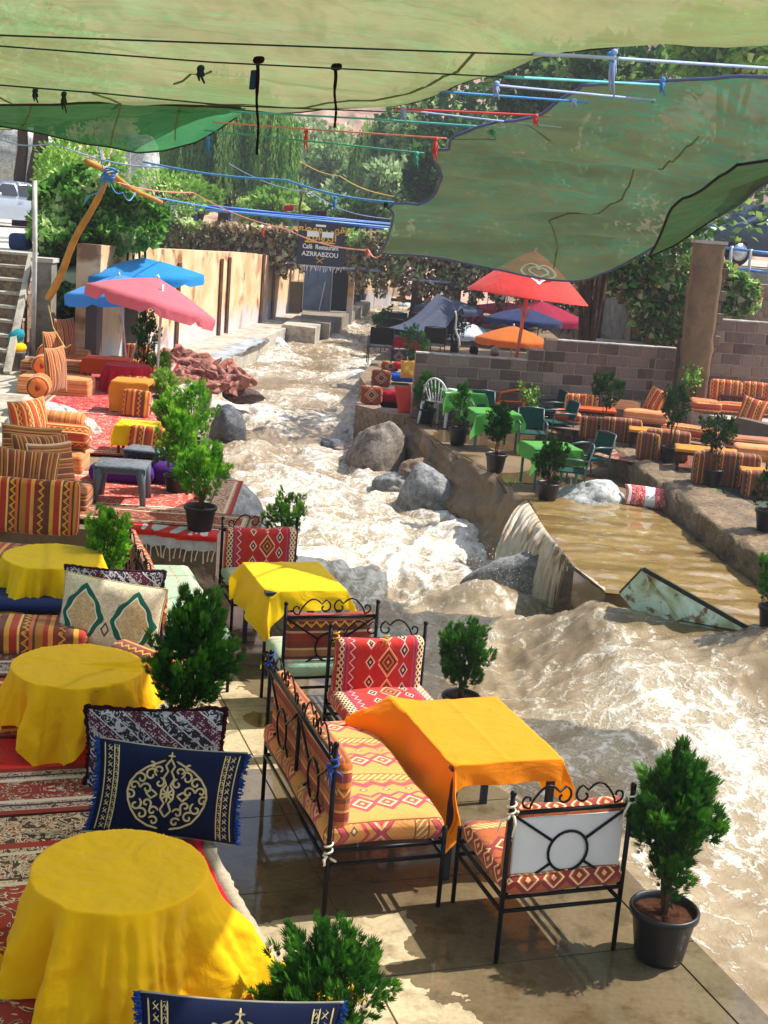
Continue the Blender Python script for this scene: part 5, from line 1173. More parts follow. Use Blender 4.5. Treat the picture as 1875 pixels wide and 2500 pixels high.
for k in range(6):
    o = boulder('stone', (0, 0, 0), (.17, .13, .09), ROCKR, None, 60+k, planes=7, n=8, rough=.01); o.data.shade_flat(); del o['category']; base_me.append(o.data); bpy.data.objects.remove(o)
A0, A1 = px(405, 870, .5), px(605, 962, .0); A2 = px(430, 960, .2)
for k in range(170):
    s = rnd.random(); w = rnd.random()**1.2; p = A0.lerp(A1, s).lerp(A2, w*.85*(1-s*.6)); hgt = .55*(1-w)*(1-s*.75)
    o = bpy.data.objects.new('stone', base_me[k % 6]); COL.objects.link(o); o.parent = rbt; sc_ = rnd.uniform(.8, 1.7)
    o.location = (p.x-cz.x, p.y-cz.y, hgt*rnd.uniform(.5, 1)-.1); o.rotation_euler = (rnd.uniform(-1, 1), rnd.uniform(-1, 1), rnd.random()*6); o.scale = (sc_*1.25, sc_*1.0, sc_*.6)
for k, (x, y, s_) in enumerate(((600, 965, 1.0), (575, 960, .8))): boulder('boulder', px(x, y, .0), (.4*s_, .3*s_, .2*s_), m_rock('wet_brown_rock', '#3a2420', '#5c3c34'), ('dark wet brown stone at the river end of the red rubble', 'smaller dark stone beside the wet brown stone at the rubble')[k], 70+k, n=24)
# doorway building, pots, ledge
DB = plain('dusky_blue_wall', '#60748c', .85, .15, 0, .35, 2); LEDGE = CONCG
p = atY(780, 760, 47); dw = thing('riverside_hut', (p.x, 48, .1), 'small dusky blue hut wall with dark doorway under the bridge sign', 'hut')
x0 = atY(742, 700, 48).x; x1 = atY(805, 700, 48).x; x2 = atY(850, 700, 48).x; zt2 = atY(780, 640, 48).z
MB().box(((x0+x1)/2, 48, 1.4), (x1-x0, .3, 2.8)).build('wall', DB, dw, world=True); MB().box((x1+.05, 47.85, 1.4), (.08, .2, 2.8)).build('door_frame', plain('grey_wood', '#6a6a70', .8), dw, world=True)
MB().box(((x1+x2)/2, 48.6, 1.4), (x2-x1+.4, .2, 2.8)).build('back_wall', plain('dark_void', '#14181c', .9), dw, world=True)
MB().box((x1-.25, 47.82, .9), (.04, .04, 1.2), M=Matrix.Rotation(.15, 3, 'Y')).build('plank', plain('pale_blue_plank', '#b0bccc', .7), dw, world=True)
MB().box((x2+.12, 47.7, 1.3), (.22, .25, 2.6)).build('column', CREAMW, dw, world=True)
p0, p1, p2_, p3_ = px(735, 775, .45), px(815, 765, .45), px(905, 738, .45), px(880, 730, .45)
lg = thing('stone_ledge', p0, 'grey stone ledge carrying a row of blue pots by the doorway', 'ledge'); MB().prism([P2(px(x, y, .45)) for x, y in ((735, 782), (805, 790), (905, 738), (890, 728), (740, 750))], -.6, .45).build('ledge_block', LEDGE, lg, world=True); 
V = MB().prism([P2(px(x, y, .42)) for x, y in ((690, 790), (770, 800), (810, 770), (745, 755))], -.6, .4); tag(V.build('concrete_block', CONC2), 'white topped concrete block jutting into the river below the ledge', 'block')
BP = plain('teal_pot', '#1c5068', .5, .4)
for k, (x, y) in enumerate(((832, 752), (842, 745), (858, 741), (872, 736), (885, 732))):
    q = px(x, y, .45); t = thing('plant_pot', q, ('nearest', 'second', 'third', 'fourth', 'farthest')[k]+' small teal pot in the row on the stone ledge', 'plant pot', group='teal pots on the ledge'); MB().lathe([(0, 0), (.13, 0), (.17, .25), (.18, .28), (.16, .27), (0, .22)], 12).build('pot', BP if k != 3 else BLACKP, t, True); MB().lathe([(0, .22), (.15, .225), (0, .24)], 10).build('soil', SOIL, t)
# beige wall across the river head
p = atY(900, 720, 58); bw = thing('far_river_wall', (p.x, 58, 0), 'sunlit beige wall at the head of the river under the ivy', 'wall'); a = atY(868, 720, 58).x; c = atY(955, 720, 58).x; MB().prism([(a, 56.5), (c, 58.5), (c, 59), (a, 57)], -.5, atY(900, 665, 58).z).build('wall_face', CREAMW, bw, world=True)
# ================================================================ RIGHT SIDE
def cushion_px(x, y, z, d, rz, m, lab, tilt=None, dy=0.0, cat='floor cushion', n=7, r=.05, group=None, up=0.0, bulge=.015, name='cushion'):
    v = at(x, y, z)
    if x > 1255 and y > 900 and v.y+dy > YW-.35-d[1]/2: v = atY(x, y, YW-.35-d[1]/2); dy = 0
    return mattress(name, (v.x, v.y+dy, z), d, rz, m, lab, cat, n=n, r=r, z=z+d[2]/2+up, tilt=tilt, group=group, bulge=bulge)
wa = at(1003, 1018, ZR); YW = wa.y
# --- green tables
GMET = plain('green_metal', '#1c6a48', .45, .4, .1, .15); GFAB = plain('green_mesh_fabric', '#0c4036', .8, .2, 0, .2, 10); GRYM = plain('grey_green_metal', '#4a5c58', .4, .5, .3, .2)
YR = R(14)
def green_table(px_, py_, w, d, h, lab, cloth_lab, over=(.16, .16, .3, .1), seed=2, rz=YR, m=GRN, lm=GMET):
    v = at(px_, py_, ZR); u = Vector((math.cos(rz), math.sin(rz), 0)); n_ = Vector((-u.y, u.x, 0)); c = v+u*(w/2-.04)+n_*(d/2-.04)
    square_table('cafe_table', (c.x, c.y, ZR), rz, w/2, d/2, h-.01, lm, lab, leg=.016, group='cafe tables under green cloths')
    def lf(X, Y, dx, dy, PX, PY, Z):
        k = np.clip(1-np.hypot(X+w/2+.1, Y+d/2+.2)/.35, 0, 1); return PX, PY, Z-.12*k
    drape_rect('tablecloth', (c.x, c.y, ZR), rz, w/2, d/2, h, over, m, cloth_lab, out=.12, corner=.45, seed=seed, amp=.015, n=50, lift=lf, group='green tablecloths'); return c
g3 = green_table(1303, 1196, .70, .66, .60, 'green metal table nearest the flooded platform', 'green cloth on the table nearest the flood, creased in four', (.2, .12, .22, .05), 3)
g2 = green_table(1158, 1098, .78, .66, .62, 'green metal table in the middle of the three', 'green cloth on the middle of the three cafe tables', (.18, .1, .3, .05), 5)
g1 = green_table(1085, 1045, .74, .62, .66, 'white table nearest the block wall', 'green cloth on the table between white and orange chairs', (.1, .1, .3, .05), 7, lm=WHT)
def garden_chair(name, loc, rz, label, s=1.0, fm=GRYM, fb=GFAB, group='green garden chairs', arms=True):
    t = thing(name, loc, label, 'chair', rz, group); w, d, h = .27*s, .26*s, .42*s
    for sx in (-1, 1):
        MB().tube([(sx*w, -d, 0), (sx*w, -d*.95, h*1.0), (sx*w, -d*.9, h*1.45)], .013, 6).build('leg', fm, t, True)
        MB().tube([(sx*w, d*1.15, 0), (sx*w, d*.9, h), (sx*w*.95, d*1.35, h*2.05)], .013, 6).build('leg', fm, t, True)
        if arms: MB().tube([(sx*w, -d*1.05, h*1.45), (sx*w*1.05, 0, h*1.52), (sx*w, d*1.15, h*1.5)], [.014, .02, .014], 6).build('armrest', fm, t, True)
    b = MB(); b.rbox((0, 0, h), (2*w, 2*d, .025), .01, 5); b.build('seat', fb, t, True)
    b = MB(); vs = []; 
    for i in range(9):
        for j in range(7): u = -1+i/4; v_ = j/6; vs.append((u*w*.93, d*(.98+.32*v_)+.02*(1-u*u), h*1.15+h*.88*v_))
    f = grid_faces(9, 7).tolist(); b.add(vs, f); b.add([(p[0], p[1]+.012, p[2]) for p in vs], [tuple(reversed(q)) for q in f]); b.build('backrest', fb, t, True)
    MB().tube([(-w*.95, d*1.35, h*2.05), (0, d*1.4, h*2.1), (w*.95, d*1.35, h*2.05)], .013, 6).build('back_rail', fm, t, True); return t
gc = garden_chair('garden_chair', at(1455, 1180, ZR)+Vector((-.1, .25, 0)), R(-60), 'green garden chair at the right side of the table nearest the flood', .82)
def cc(x, y, rz, lab, dx=0, dy=0): v = at(x, y, ZR); return copy_tree(gc, Vector((v.x+dx, v.y+dy, ZR)), rz, lab)
cc(1385, 1205, R(-95), 'green garden chair half hidden by the nearest pot, back to the kerb', .0, .0)
cc(1300, 1120, R(2), 'green garden chair behind the table nearest the flood', 0, .55)
cc(1365, 1080, R(-70), 'green garden chair standing right of the middle table, near one of two', -.05, .1)
cc(1340, 1048, R(-75), 'green garden chair right of the middle table, farther of two', -.05, .1)
cc(1180, 1065, R(5), 'green garden chair between the middle table and the farthest one', 0, .45)
def monobloc(name, loc, rz, m, label, s=1.0, group=None):
    t = thing(name, loc, label, 'chair', rz, group); w = .25*s; d = .24*s; h = .42*s
    for sx in (-1, 1):
        for sy in (-1, 1): MB().tube([(sx*w*1.12, sy*d*1.2+(.03 if sy > 0 else 0), 0), (sx*w, sy*d, h)], [.02, .034], 6).build('leg', m, t, True)
        MB().tube([(sx*w, -d, h), (sx*w*1.12, -d*.95, h*1.4), (sx*w*1.14, 0, h*1.52), (sx*w, d*1.1, h*1.62)], [.022, .024, .028, .022], 6).build('armrest', m, t, True)
    MB().rbox((0, 0, h), (2*w, 2*d, .03), .014, 6).build('seat', m, t, True)
    rim = [(w*1.0*math.cos(a), d*(1.0+.35*math.sin(a)), h+h*1.0*math.sin(a)**.8) for a in np.linspace(0, math.pi, 17)]
    MB().tube(rim, .018, 6).build('back_rim', m, t, True)
    for k in range(7):
        a = math.pi*(.18+.64*k/6); x = w*math.cos(a); MB().tube([(x*.6, d*1.0, h), (x, d*(1+.35*math.sin(a)), h+h*math.sin(a)**.8)], .011, 4).build('back_slat', m, t)
    return t
WPL = plain('white_plastic', '#d4d4d0', .4, .4, 0, .05); OPL = plain('orange_plastic', '#f0600a', .4, .4, 0, .08); RAT = plain('black_rattan', '#0c0c0e', .6, .3, 0, .4, 40)
v = at(1075, 1040, ZR); monobloc('plastic_chair', (v.x, v.y+.25, ZR), R(150), WPL, 'white plastic chair with slatted round back by the block wall', 1.02)
v = at(1205, 1025, ZR); oc = monobloc('plastic_chair', (v.x, v.y+.35, ZR+.0), R(-80), OPL, 'orange plastic chair nearer the block wall', 1.0, 'orange plastic chairs'); v = at(1235, 1035, ZR); copy_tree(oc, Vector((v.x, v.y+.3, ZR)), R(-76), 'orange plastic chair with its back nearest to the sparse potted plant')
# plants of the platform edge
def cpx(x, y, z, prof, ph, pr, lab, n=900, **k): return conifer('potted_conifer', at(x, y, z), prof, ph, pr, lab, n, k.pop('leaf', .055), **k)
cpx(1335, 1222, ZR, [(.28, .05), (.38, .13), (.5, .19), (.62, .19), (.72, .14), (.80, .03)], .25, .165, 'dark conifer in a black pot at the corner of the flooded platform', 1300, m=THUJAD, seed=31)
cpx(1208, 1150, ZR, [(.46, .03), (.52, .14), (.62, .18), (.76, .15), (.90, .11), (1.0, .02)], .27, .165, 'dark conifer with thin trunk in front of the middle green table', 1200, m=THUJAD, seed=32, stems=3)
cpx(1116, 1085, ZR, [(.3, .04), (.4, .10), (.55, .09), (.72, .16), (.86, .09), (1.0, .06), (1.12, .02)], .28, .165, 'slim leafy potted tree before the farthest green table', 600, m=THUJA, seed=33, stems=2, tight=.4, lumps=3)
cpx(1038, 1032, ZR, [(.28, .1), (.4, .2), (.55, .26), (.7, .24), (.82, .12), (.88, .03)], .27, .18, 'round feathery green shrub at the river end of the block wall', 1200, m=THUJA, seed=34)
def sparse_plant(x, y, z, ph, pr, h, lab, potm=None, m=LIMEM, n=160, seed=5, spread=.22, lean=.1, leaf=.06):
    v = at(x, y, z)
    if v.y > 24.2: v = atY(x, y, 24.2); v.z = z
    g = np.random.default_rng(seed); t = thing('potted_plant', v, lab, 'potted plant'); pot_parts(t, pr, ph, potm); st = MB(); P = []
    for k in range(4):
        a = k*1.7+seed; e = Vector((-lean*(1+.5*k)+spread*math.cos(a)*.7, spread*.5*math.sin(a), h*(.7+.1*k))); b0 = Vector((0, 0, ph*.85)); md = b0.lerp(e, .5)+Vector((.04*math.cos(a*2), .03, 0)); st.tube([b0, md, e], [.013, .010, .005], 5)
        for q in range(n//4): s = g.uniform(.45, 1.05); P.append(md.lerp(e, (s-.4)/.6)+Vector(g.normal(0, .05, 3)))
    st.build('stem', STEM, t, True); P = np.array([tuple(p) for p in P])+np.array(v); cloud('foliage', P, g.normal(size=(len(P), 3))+np.array([0, 0, .3]), g.uniform(.7, 1.3, len(P))*leaf, *LEAF, m, t); return t
sparse_plant(1320, 1020, ZR, .26, .185, .82, 'sparse leafy plant in a black pot standing before the block wall', m=THUJAL, seed=3, lean=.18)
for k in range(5): 
    pass
# --- mattress group at the river bend
REDV = plain('red_velvet', '#a80c24', .85, .2, 0, .12, 3); BLV = plain('blue_cover', '#1250a8', .8, .2, 0, .12, 3)
ZM = .3
cushion_px(965, 985, ZM, (.62, .5, .22), R(6), REDV, 'long red mattress end on the rock ledge by the river', dy=.2)
cushion_px(905, 985, ZM, (.42, .14, .34), R(4), KBRN, 'brown diamond kilim cushion against the long red mattress', tilt=(R(-6),))
cushion_px(980, 935, ZM, (.5, .5, .16), R(6), BLV, 'flat blue mattress above the long red one', up=.05)
cushion_px(929, 942, ZM, (.42, .14, .34), R(4), KBRN, 'brown diamond kilim cushion beside the flat blue mattress', tilt=(R(-6),))
cushion_px(985, 910, ZM, (.45, .4, .14), R(6), REDV, 'small red mattress behind the flat blue mattress', up=.1)
cushion_px(952, 905, ZM, (.42, .12, .22), R(4), KBRN, 'rust brown cushion lying behind the diamond kilim cushions')
cushion_px(972, 892, ZM, (.44, .14, .42), R(2), KBLU, 'navy diamond kilim cushion beside the black rattan chair', tilt=(R(-6),))
v = at(985, 1010, ZR); o = tpillow((v.x, v.y, ZR+.26), .36, .6, .16, R(30), R(-25), 0, cloth('salmon_cloth', '#d84a3a', .2), 'salmon pink and orange blanket draped at the wall end'); o.data.name = 'blanket'; o.name = 'blanket'; o['category'] = 'blanket'
v = at(990, 960, ZR); tpillow((v.x, v.y+.1, ZR+.5), .3, .4, .14, R(10), R(-20), 0, cloth('yellow_cream_cloth', '#e0a840', .2), 'yellow and cream folded cloth above the salmon blanket')
# --- concrete block walls, each block a part
BLK = Mt('concrete_block', .92, .12); n = BLK.noise(30, 5); n2 = BLK.noise(3, 3, src='World'); r_ = BLK.rand(); k = BLK.ramp(r_, [(0, C('#54463e')), (.35, C('#77635a')), (.7, C('#8a7468')), (1, C('#a08a78'))]); k = BLK.mix(n*.5, k, C('#4a3c34')); k = BLK.mix(BLK.ramp(n2, [(.55, (0, 0, 0)), (.7, (.5, .5, .5))]), k, C('#8c6a4c')); BLK.col(k); BLK.bump(n, .8, .02); BLK = BLK.m
MORT = plain('mortar', '#9a8a74', .95, .1, 0, .3, 8, .5); BW, BH = .40, .205
_bm = []
for k in range(4): o = MB().rbox((0, 0, 0), (BW-.022, .20, BH-.024), .012, 3, wob=.003, seed=k*3).build('block', BLK); _bm.append(o.data); bpy.data.objects.remove(o)
def block_wall(name, a, b, z0, tops, label, rows, seedk=0, thick=.17, cap=True, holes=()):
    """a->b along the wall; tops = [(u0, u1, rows)] stretches with their own height"""
    t = thing(name, a, label, 'wall'); u = b-a; u.z = 0; L = u.length; u.normalize(); rz = math.atan2(u.y, u.x); nn = Vector((-u.y, u.x, 0)); g = random.Random(seedk)
    m = MB()
    for u0, u1, rw in tops:
        c = a+u*((u0+u1)/2)+nn*.1; m.box((c.x, c.y, z0+rw*BH/2-.006), (u1-u0, thick, rw*BH-.02), rz)
    m.build('mortar', MORT, t, world=True)
    for u0, u1, rw in tops:
        for r in range(rw):
            x = u0-(BW/2 if r % 2 else 0)+g.uniform(-.02, .02)
            while x < u1-.04:
                l = max(x, u0); h = min(x+BW, u1); w = h-l
                if w > .08:
                    p = a+u*((l+h)/2)+nn*.1; o = bpy.data.objects.new('block', _bm[g.randrange(4)]); COL.objects.link(o); o.parent = t
                    o.location = (p.x-a.x, p.y-a.y, z0-a.z+BH*(r+.5)+g.uniform(-.003, .003)); o.rotation_euler = (g.uniform(-.01, .01), g.uniform(-.01, .01), rz+g.uniform(-.008, .008)); o.scale = ((w-.016)/(BW-.022) if w < BW-.01 else 1, 1, 1)
                x += BW
    if cap:
        for u0, u1, rw in tops:
            V = []; nk_ = 30
            for i in range(nk_):
                s = u0+(u1-u0)*i/(nk_-1); q = a+u*s
                for off, dz in ((-.005, -.012), (-.008, .012), (.1, .022), (.205, .01), (.205, -.012)): V.append((q.x-a.x+nn.x*off, q.y-a.y+nn.y*off, z0-a.z+rw*BH+dz+float(perlin(np.array(i*.7), np.array(off*9.0), 3))*.007))
            np_mesh('mortar_cap', V, grid_faces(nk_, 5)[:, ::-1], CONC2, t)
    return t
wb = atY(1660, 985, YW+.45); L = (wb-wa).length
def u_of(x, y=850): return (atY(x, y, YW+.2)-wa).x
block_wall('block_wall', Vector((wa.x, wa.y, ZR)), Vector((wb.x, wb.y, ZR)), ZR-.02, [(0, u_of(1292), 6), (u_of(1292), u_of(1332), 7), (u_of(1332), u_of(1612), 8), (u_of(1612), u_of(1662), 8)], 'stepped grey block wall behind the green tables', 8, 1)
wc = Vector(atY(1722, 980, YW+.2)); wd = atY(2100, 980, YW+.6); wc.z = wd.z = ZR
block_wall('block_wall', wc, wd, ZR-.02, [(0, (wd-wc).length, int(round((atY(1760, 785, YW).z-ZR)/BH)))], 'grey block wall right of the concrete pillar behind the upper sofa', 9, 4)
p0 = atY(1652, 1000, YW-.1); p1 = atY(1722, 1000, YW-.1); q0 = atY(1690, 592, YW); q1 = atY(1762, 592, YW)
cp = thing('concrete_pillar', (p0.x, YW, ZR), 'tall raw concrete pillar between the two grey block walls', 'pillar'); b = MB(); hz = q0.z
V = []; 
for i in range(24):
    s = i/23; xl = p0.x+(q0.x-p0.x)*s*.35; xr = p1.x+(q1.x-p1.x)*s*.35; z = ZR+(hz-ZR)*s
    for (x, y) in ((xl, YW-.12), (xl+.16, YW-.15), (xr-.1, YW-.14), (xr, YW-.12), (xr+.02, YW+.2), (xl, YW+.2)): V.append((x+float(perlin(np.array(s*14.), np.array(x*4), 3))*.035-p0.x, y-YW, z-ZR))
np_mesh('shaft', V, grid_faces(24, 6).tolist()+[[i*6+5, i*6, (i+1)*6, (i+1)*6+5][::-1] for i in range(23)], m_concrete('warm_raw_concrete', '#8a6c4a'), cp)
MB().box(((xl+xr)/2-p0.x, .03, hz-ZR+.03), (xr-xl+.06, .4, .06)).build('cap', CONC2, cp)
for r in range(8):
    z = 1.9+r*BH
    if z < hz-.1: o = bpy.data.objects.new('block', _bm[r % 4]); COL.objects.link(o); o.parent = cp; o.location = (xr-.0-p0.x+(.06 if r % 2 else 0), .1, z-ZR); o.scale = (.5, 1.1, 1)
# --- orange sofas on the sofa terrace
def T_(x, y):
    v = at(x, y, ZT)
    if v.y > YW-.7: v = atY(x, y, YW-.7); v.z = ZT
    return v
def tilted(x, y, d, rz, m, lab, lean=-14, z=ZT, up=0.0, dy=0.0, grp=None): return cushion_px(x, y, z, d, rz, m, lab, tilt=(R(lean),), dy=dy, up=up, group=grp)
tilted(1418, 1000, (.60, .16, .40), R(-6), ORS, 'orange striped back cushion leaning on the block wall behind the dark plant', up=.02)
cushion_px(1385, 1030, ZT, (.45, .55, .2), R(-6), ORH, 'orange striped seat left of the low orange table')
vt = T_(1450, 1035); square_table('low_table', (vt.x, vt.y+.1, ZT), R(-5), .36, .25, .26, plain('dark_wood', '#2a1810', .5), 'low dark table under the vivid orange cloth near the block wall', leg=.02); drape_rect('tablecloth', (vt.x, vt.y+.1, ZT), R(-5), .37, .26, .275, (.03, .03, .04, .03), ORC, 'vivid orange cloth on the low table near the block wall', n=30, crease=False)
for k, (x, y, w, h, z, m, lab) in enumerate(((1445, 1068, .36, .30, ZT, DSTR, 'dark striped cube stool left of the dark potted plant'), (1513, 1078, .56, .34, ZT, DSTR, 'dark striped bench cushion at the end of the first sofa row'), (1578, 1120, .28, .36, ZT, DSTR, 'narrow dark striped stool at the left of the second sofa row'), (1625, 1122, .56, .40, ZT, DSTR, 'wide dark striped stool in the second sofa row'), (1718, 1180, .30, .38, ZT, DSTR, 'narrow dark striped stool of the third sofa row'), (1775, 1186, .68, .42, ZT, DSTR, 'large dark striped stool block near the green rug'))):
    cushion_px(x, y, z, (w*1.18, .28, h*1.12), R(-8), m, lab, n=6, r=.04)
cushion_px(1572, 1040, ZT, (.78, .6, .2), R(-10), PEACH, 'peach seat mattress behind the first stools', up=.06, dy=.3)
v = T_(1530, 1015); tpillow((v.x, v.y+.3, ZT+.28), .6, .42, .16, R(-8), R(-75), 0, PEACH, 'peach pillow lying flat on the first sofa')
v = T_(1600, 1025); tpillow((v.x, v.y+.2, ZT+.42), .44, .48, .16, R(-50), R(-16), R(12), ORS, 'orange striped pillow leaning to the left against the tall dark plant')
def low_cloth2(x, y, w, d, h, rz, m, lab, lab2):
    v = T_(x, y); square_table('low_table', (v.x, v.y+d/2, ZT), rz, w/2-.01, d/2-.01, h-.012, plain('dark_wood', '#2a1810', .5), lab2, leg=.02); drape_rect('tablecloth', (v.x, v.y+d/2, ZT), rz, w/2, d/2, h, (.04, .03, .04, .03), m, lab, n=30, crease=False, corner=.2)
low_cloth2(1600, 1100, .82, .5, .30, R(-8), OCH, 'ochre cloth on the table behind the second row of striped stools', 'low dark table under the ochre cloth of the second row')
low_cloth2(1728, 1158, .9, .55, .33, R(-10), OCH, 'golden ochre cloth on the table below the two leaning pillows', 'low dark table under the golden ochre cloth of the third row')
low_cloth2(1880, 1215, .75, .5, .33, R(-10), OCH, 'ochre cloth table cut off by the right edge of the photo', 'low dark table at the right edge beneath its ochre cloth')
cushion_px(1690, 1085, ZT, (.9, .42, .22), R(-25), ORH, 'orange striped seat mattress between the two ochre tables', up=.05, dy=.25)
cushion_px(1835, 1115, ZT, (.8, .5, .2), R(-8), BRH, 'brown striped seat below the two leaning pillows', up=.08, dy=.2)
cushion_px(1860, 1140, ZT, (.9, .42, .22), R(-8), PEACH, 'peach striped mattress running to the right edge of the photo', up=.1)
v = T_(1785, 1050); tpillow((v.x, v.y+.35, ZT+.52), .44, .5, .16, R(-24), R(-18), R(8), BRS, 'brown striped pillow leaning on the dark wall, left one of two')
v = T_(1835, 1080); tpillow((v.x, v.y+.25, ZT+.50), .46, .5, .16, R(-26), R(-18), R(10), ORS, 'red striped pillow leaning on the dark wall, right one of two')
cushion_px(1845, 1215, ZT, (.4, .22, .36), R(-8), DSTR, 'striped stool under the ochre table at the right edge')
rug('carpet', (T_(1600, 1120).x+.35, T_(1600, 1120).y+.5), .9, 1.2, R(-32), rug_mat('dark_red_carpet', .9, 1.2, '#5c1418', '#b08a70', '#201418', .2, 10), 'dark red carpet under the second row of striped stools', z=ZT-.025)
rug('carpet', (T_(1770, 1200).x+.45, T_(1770, 1200).y+.2), .75, 1.7, R(12), rug_mat('green_carpet', .75, 1.7, '#0e3a30', '#4a6a58', '#102420', .16, 11), 'dark green carpet beside the rough kerb', z=ZT-.02)
rug('carpet', (T_(1440, 1050).x+.2, T_(1440, 1050).y+.3), .8, .5, R(-20), rug_mat('grey_carpet', .8, .5, '#4a3c3c', '#8a7a70', '#1c1818', .12, 14), 'dark grey patterned rug below the first stools', z=ZT-.022)
def dk(x, y, z, prof, ph, pr, lab, sd, **k): return cpx(x, y, z, prof, ph, pr, lab, k.pop('n', 900), m=k.pop('m', THUJAD), seed=sd, stems=3, **k)
dk(1470, 1072, ZT, [(.55, .05), (.62, .2), (.75, .27), (.9, .24), (1.0, .12), (1.08, .03)], .25, .13, 'dark round topped plant between the first striped stools', 41)
dk(1632, 1130, ZT, [(.55, .05), (.66, .17), (.82, .22), (.98, .22), (1.1, .14), (1.18, .04)], .25, .13, 'dark dense plant rising from the second sofa row', 42)
dk(1738, 1188, ZT, [(.5, .05), (.6, .2), (.74, .27), (.86, .22), (.96, .04)], .25, .13, 'dark spreading plant rising from the third sofa row', 43)
dk(1872, 1300, ZT-.02, [(.28, .1), (.4, .17), (.6, .2), (.72, .16), (.82, .04)], .28, .17, 'dark conifer in a black pot at the right edge beside the kerb', 44)
v = at(1882, 1548, ZR); dk(1882, 1548, ZR, [(.3, .1), (.42, .17), (.58, .2), (.72, .15), (.84, .04)], .28, .15, 'green conifer in a black pot at the right edge below the kerb', 45, m=THUJA)
# upper terrace with the red sofa
up = [P2(at(x, y, ZU)) for x, y in ((1665, 975), (1690, 1000), (1790, 1024), (1900, 1050), (2100, 1100))]+[(12, 26), (6.2, 26)]
struct('upper_terrace', MB().prism(up, .2, ZU-.02), CONC2)
dw_ = wall_run('dark_retaining_wall', [at(1798, 1022, ZU+.08), at(1900, 1046, ZU+.08), at(2100, 1100, ZU+.08)], .3, [ZU+.1]*3, .2, DKC, 'dark low retaining wall under the upper sofa terrace')
for k, (x, lab) in enumerate(((1770, 'left'), (1848, 'right'))):
    cushion_px(x, 968, ZU, (.58, .16, .40), R(-3), ORS, lab+' red and orange striped back cushion of the upper sofa by the block wall', tilt=(R(-8),), up=.16, dy=.25, group='upper sofa back cushions')
cushion_px(1722, 988, ZU, (.5, .6, .2), R(-3), ORH, 'orange striped corner seat of the upper sofa beside the white pot', dy=.3)
cushion_px(1830, 985, ZU, (1.2, .5, .2), R(-3), ORH, 'orange striped seat of the upper sofa behind the dark table', dy=.3)
v = at(1810, 1010, ZU); RW = plain('red_wood', '#4a1418', .4, .5); square_table('low_table', (v.x, v.y+.2, ZU), R(-4), .40, .22, .32, RW, 'dark red wooden coffee table on the pink rug before the upper sofa', leg=.022)
rug('carpet', (v.x, v.y+.25), .8, .42, R(-6), rug_mat('pink_rug', .8, .42, '#c05a6a', '#d8a0a0', '#8a3a4a', .1, 12), 'pink rug under the dark red coffee table', z=ZU-.015)
sparse_plant(1695, 968, ZU-.1, .27, .15, .85, 'bright leafy plant in a white pot at the foot of the concrete pillar', potm=WPL, m=LIMEM, n=340, seed=9, lean=.08, spread=.2, leaf=.07)
dk(1650, 1000, .6, [(.2, .1), (.3, .14), (.4, .1)], .2, .12, 'small dark plant in the corner by the concrete pillar', 46, n=200)
# floating patterned cushion
v = at(1568, 1232, ZR); FP = Mt('rose_floral_print', .85, .2); u, w_ = FP.uv(); n = FP.noise(14, 3, dist=2); k = FP.ramp(n, [(.42, C('#a82a34')), (.47, C('#d8a090')), (.55, C('#b8404a'))], True); k = FP.mix((u-.02).abs().lt(.07), k, C('#d8d0c8')); k = FP.mix((u+.27).abs().lt(.02), k, C('#e0d8d0')); FP.col(k)
tpillow((v.x+.05, v.y-.05, ZR+.12), .64, .36, .2, R(2), R(-52), R(6), FP.m, 'red floral pillow with a white band lying wet against the kerb')
# rusted sheet metal box tipped into the current
MW = Mt('peeling_mint_metal', .6, .4, .0); n = MW.noise(3, 6, dist=1.2); n2 = MW.noise(9, 5); k = MW.ramp(n, [(.34, C('#8a8a4c')), (.46, C('#b0c4a8')), (.56, C('#c8e4d4')), (.7, C('#b8a878'))]); k = MW.mix(MW.ramp(n2, [(.56, (0, 0, 0)), (.64, (.9, .9, .9))]), k, C('#6a4426')); MW.col(k); MW.bump(n2, .4, .01); MW = MW.m
A_ = at(1571, 1389, .62); L_ = at(1515, 1448, .28); M_ = at(1660, 1512, .20); R_ = at(1846, 1545, .25); B_ = at(1825, 1600, -.05); Lb = at(1585, 1530, .02)
sm = thing('sheet_metal_box', M_, 'tipped mint green rusty metal box half sunk in the rapids', 'metal box')
def plate(name, pts, th=.02):
    pts = [Vector(p) for p in pts]; n = (pts[1]-pts[0]).cross(pts[2]-pts[0]).normalized()*th; b = MB(); k = len(pts)
    b.add([tuple(p) for p in pts]+[tuple(p+n) for p in pts], [tuple(range(k-1, -1, -1)), tuple(range(k, 2*k))]+[(i, (i+1) % k, k+(i+1) % k, k+i) for i in range(k)]); return b.build(name, MW, sm, world=True)
plate('panel', [A_, L_, Lb, M_]); plate('panel', [A_, M_, R_]); plate('panel', [M_, Lb, B_, R_], .015)
RIBM = plain('dark_rusty_steel', '#2a2c20', .7, .4, .4, .5, 12)
for a, c, r_ in ((A_, R_, .03), (A_, M_, .018), (A_, L_, .022), (M_, R_, .022), (M_.lerp(R_, .12), A_.lerp(R_, .40), .02), (R_, B_, .02)): MB().tube([a, c], r_, 4).build('rib', RIBM, sm, world=True)
p = at(1890, 1600, ZR); MB()
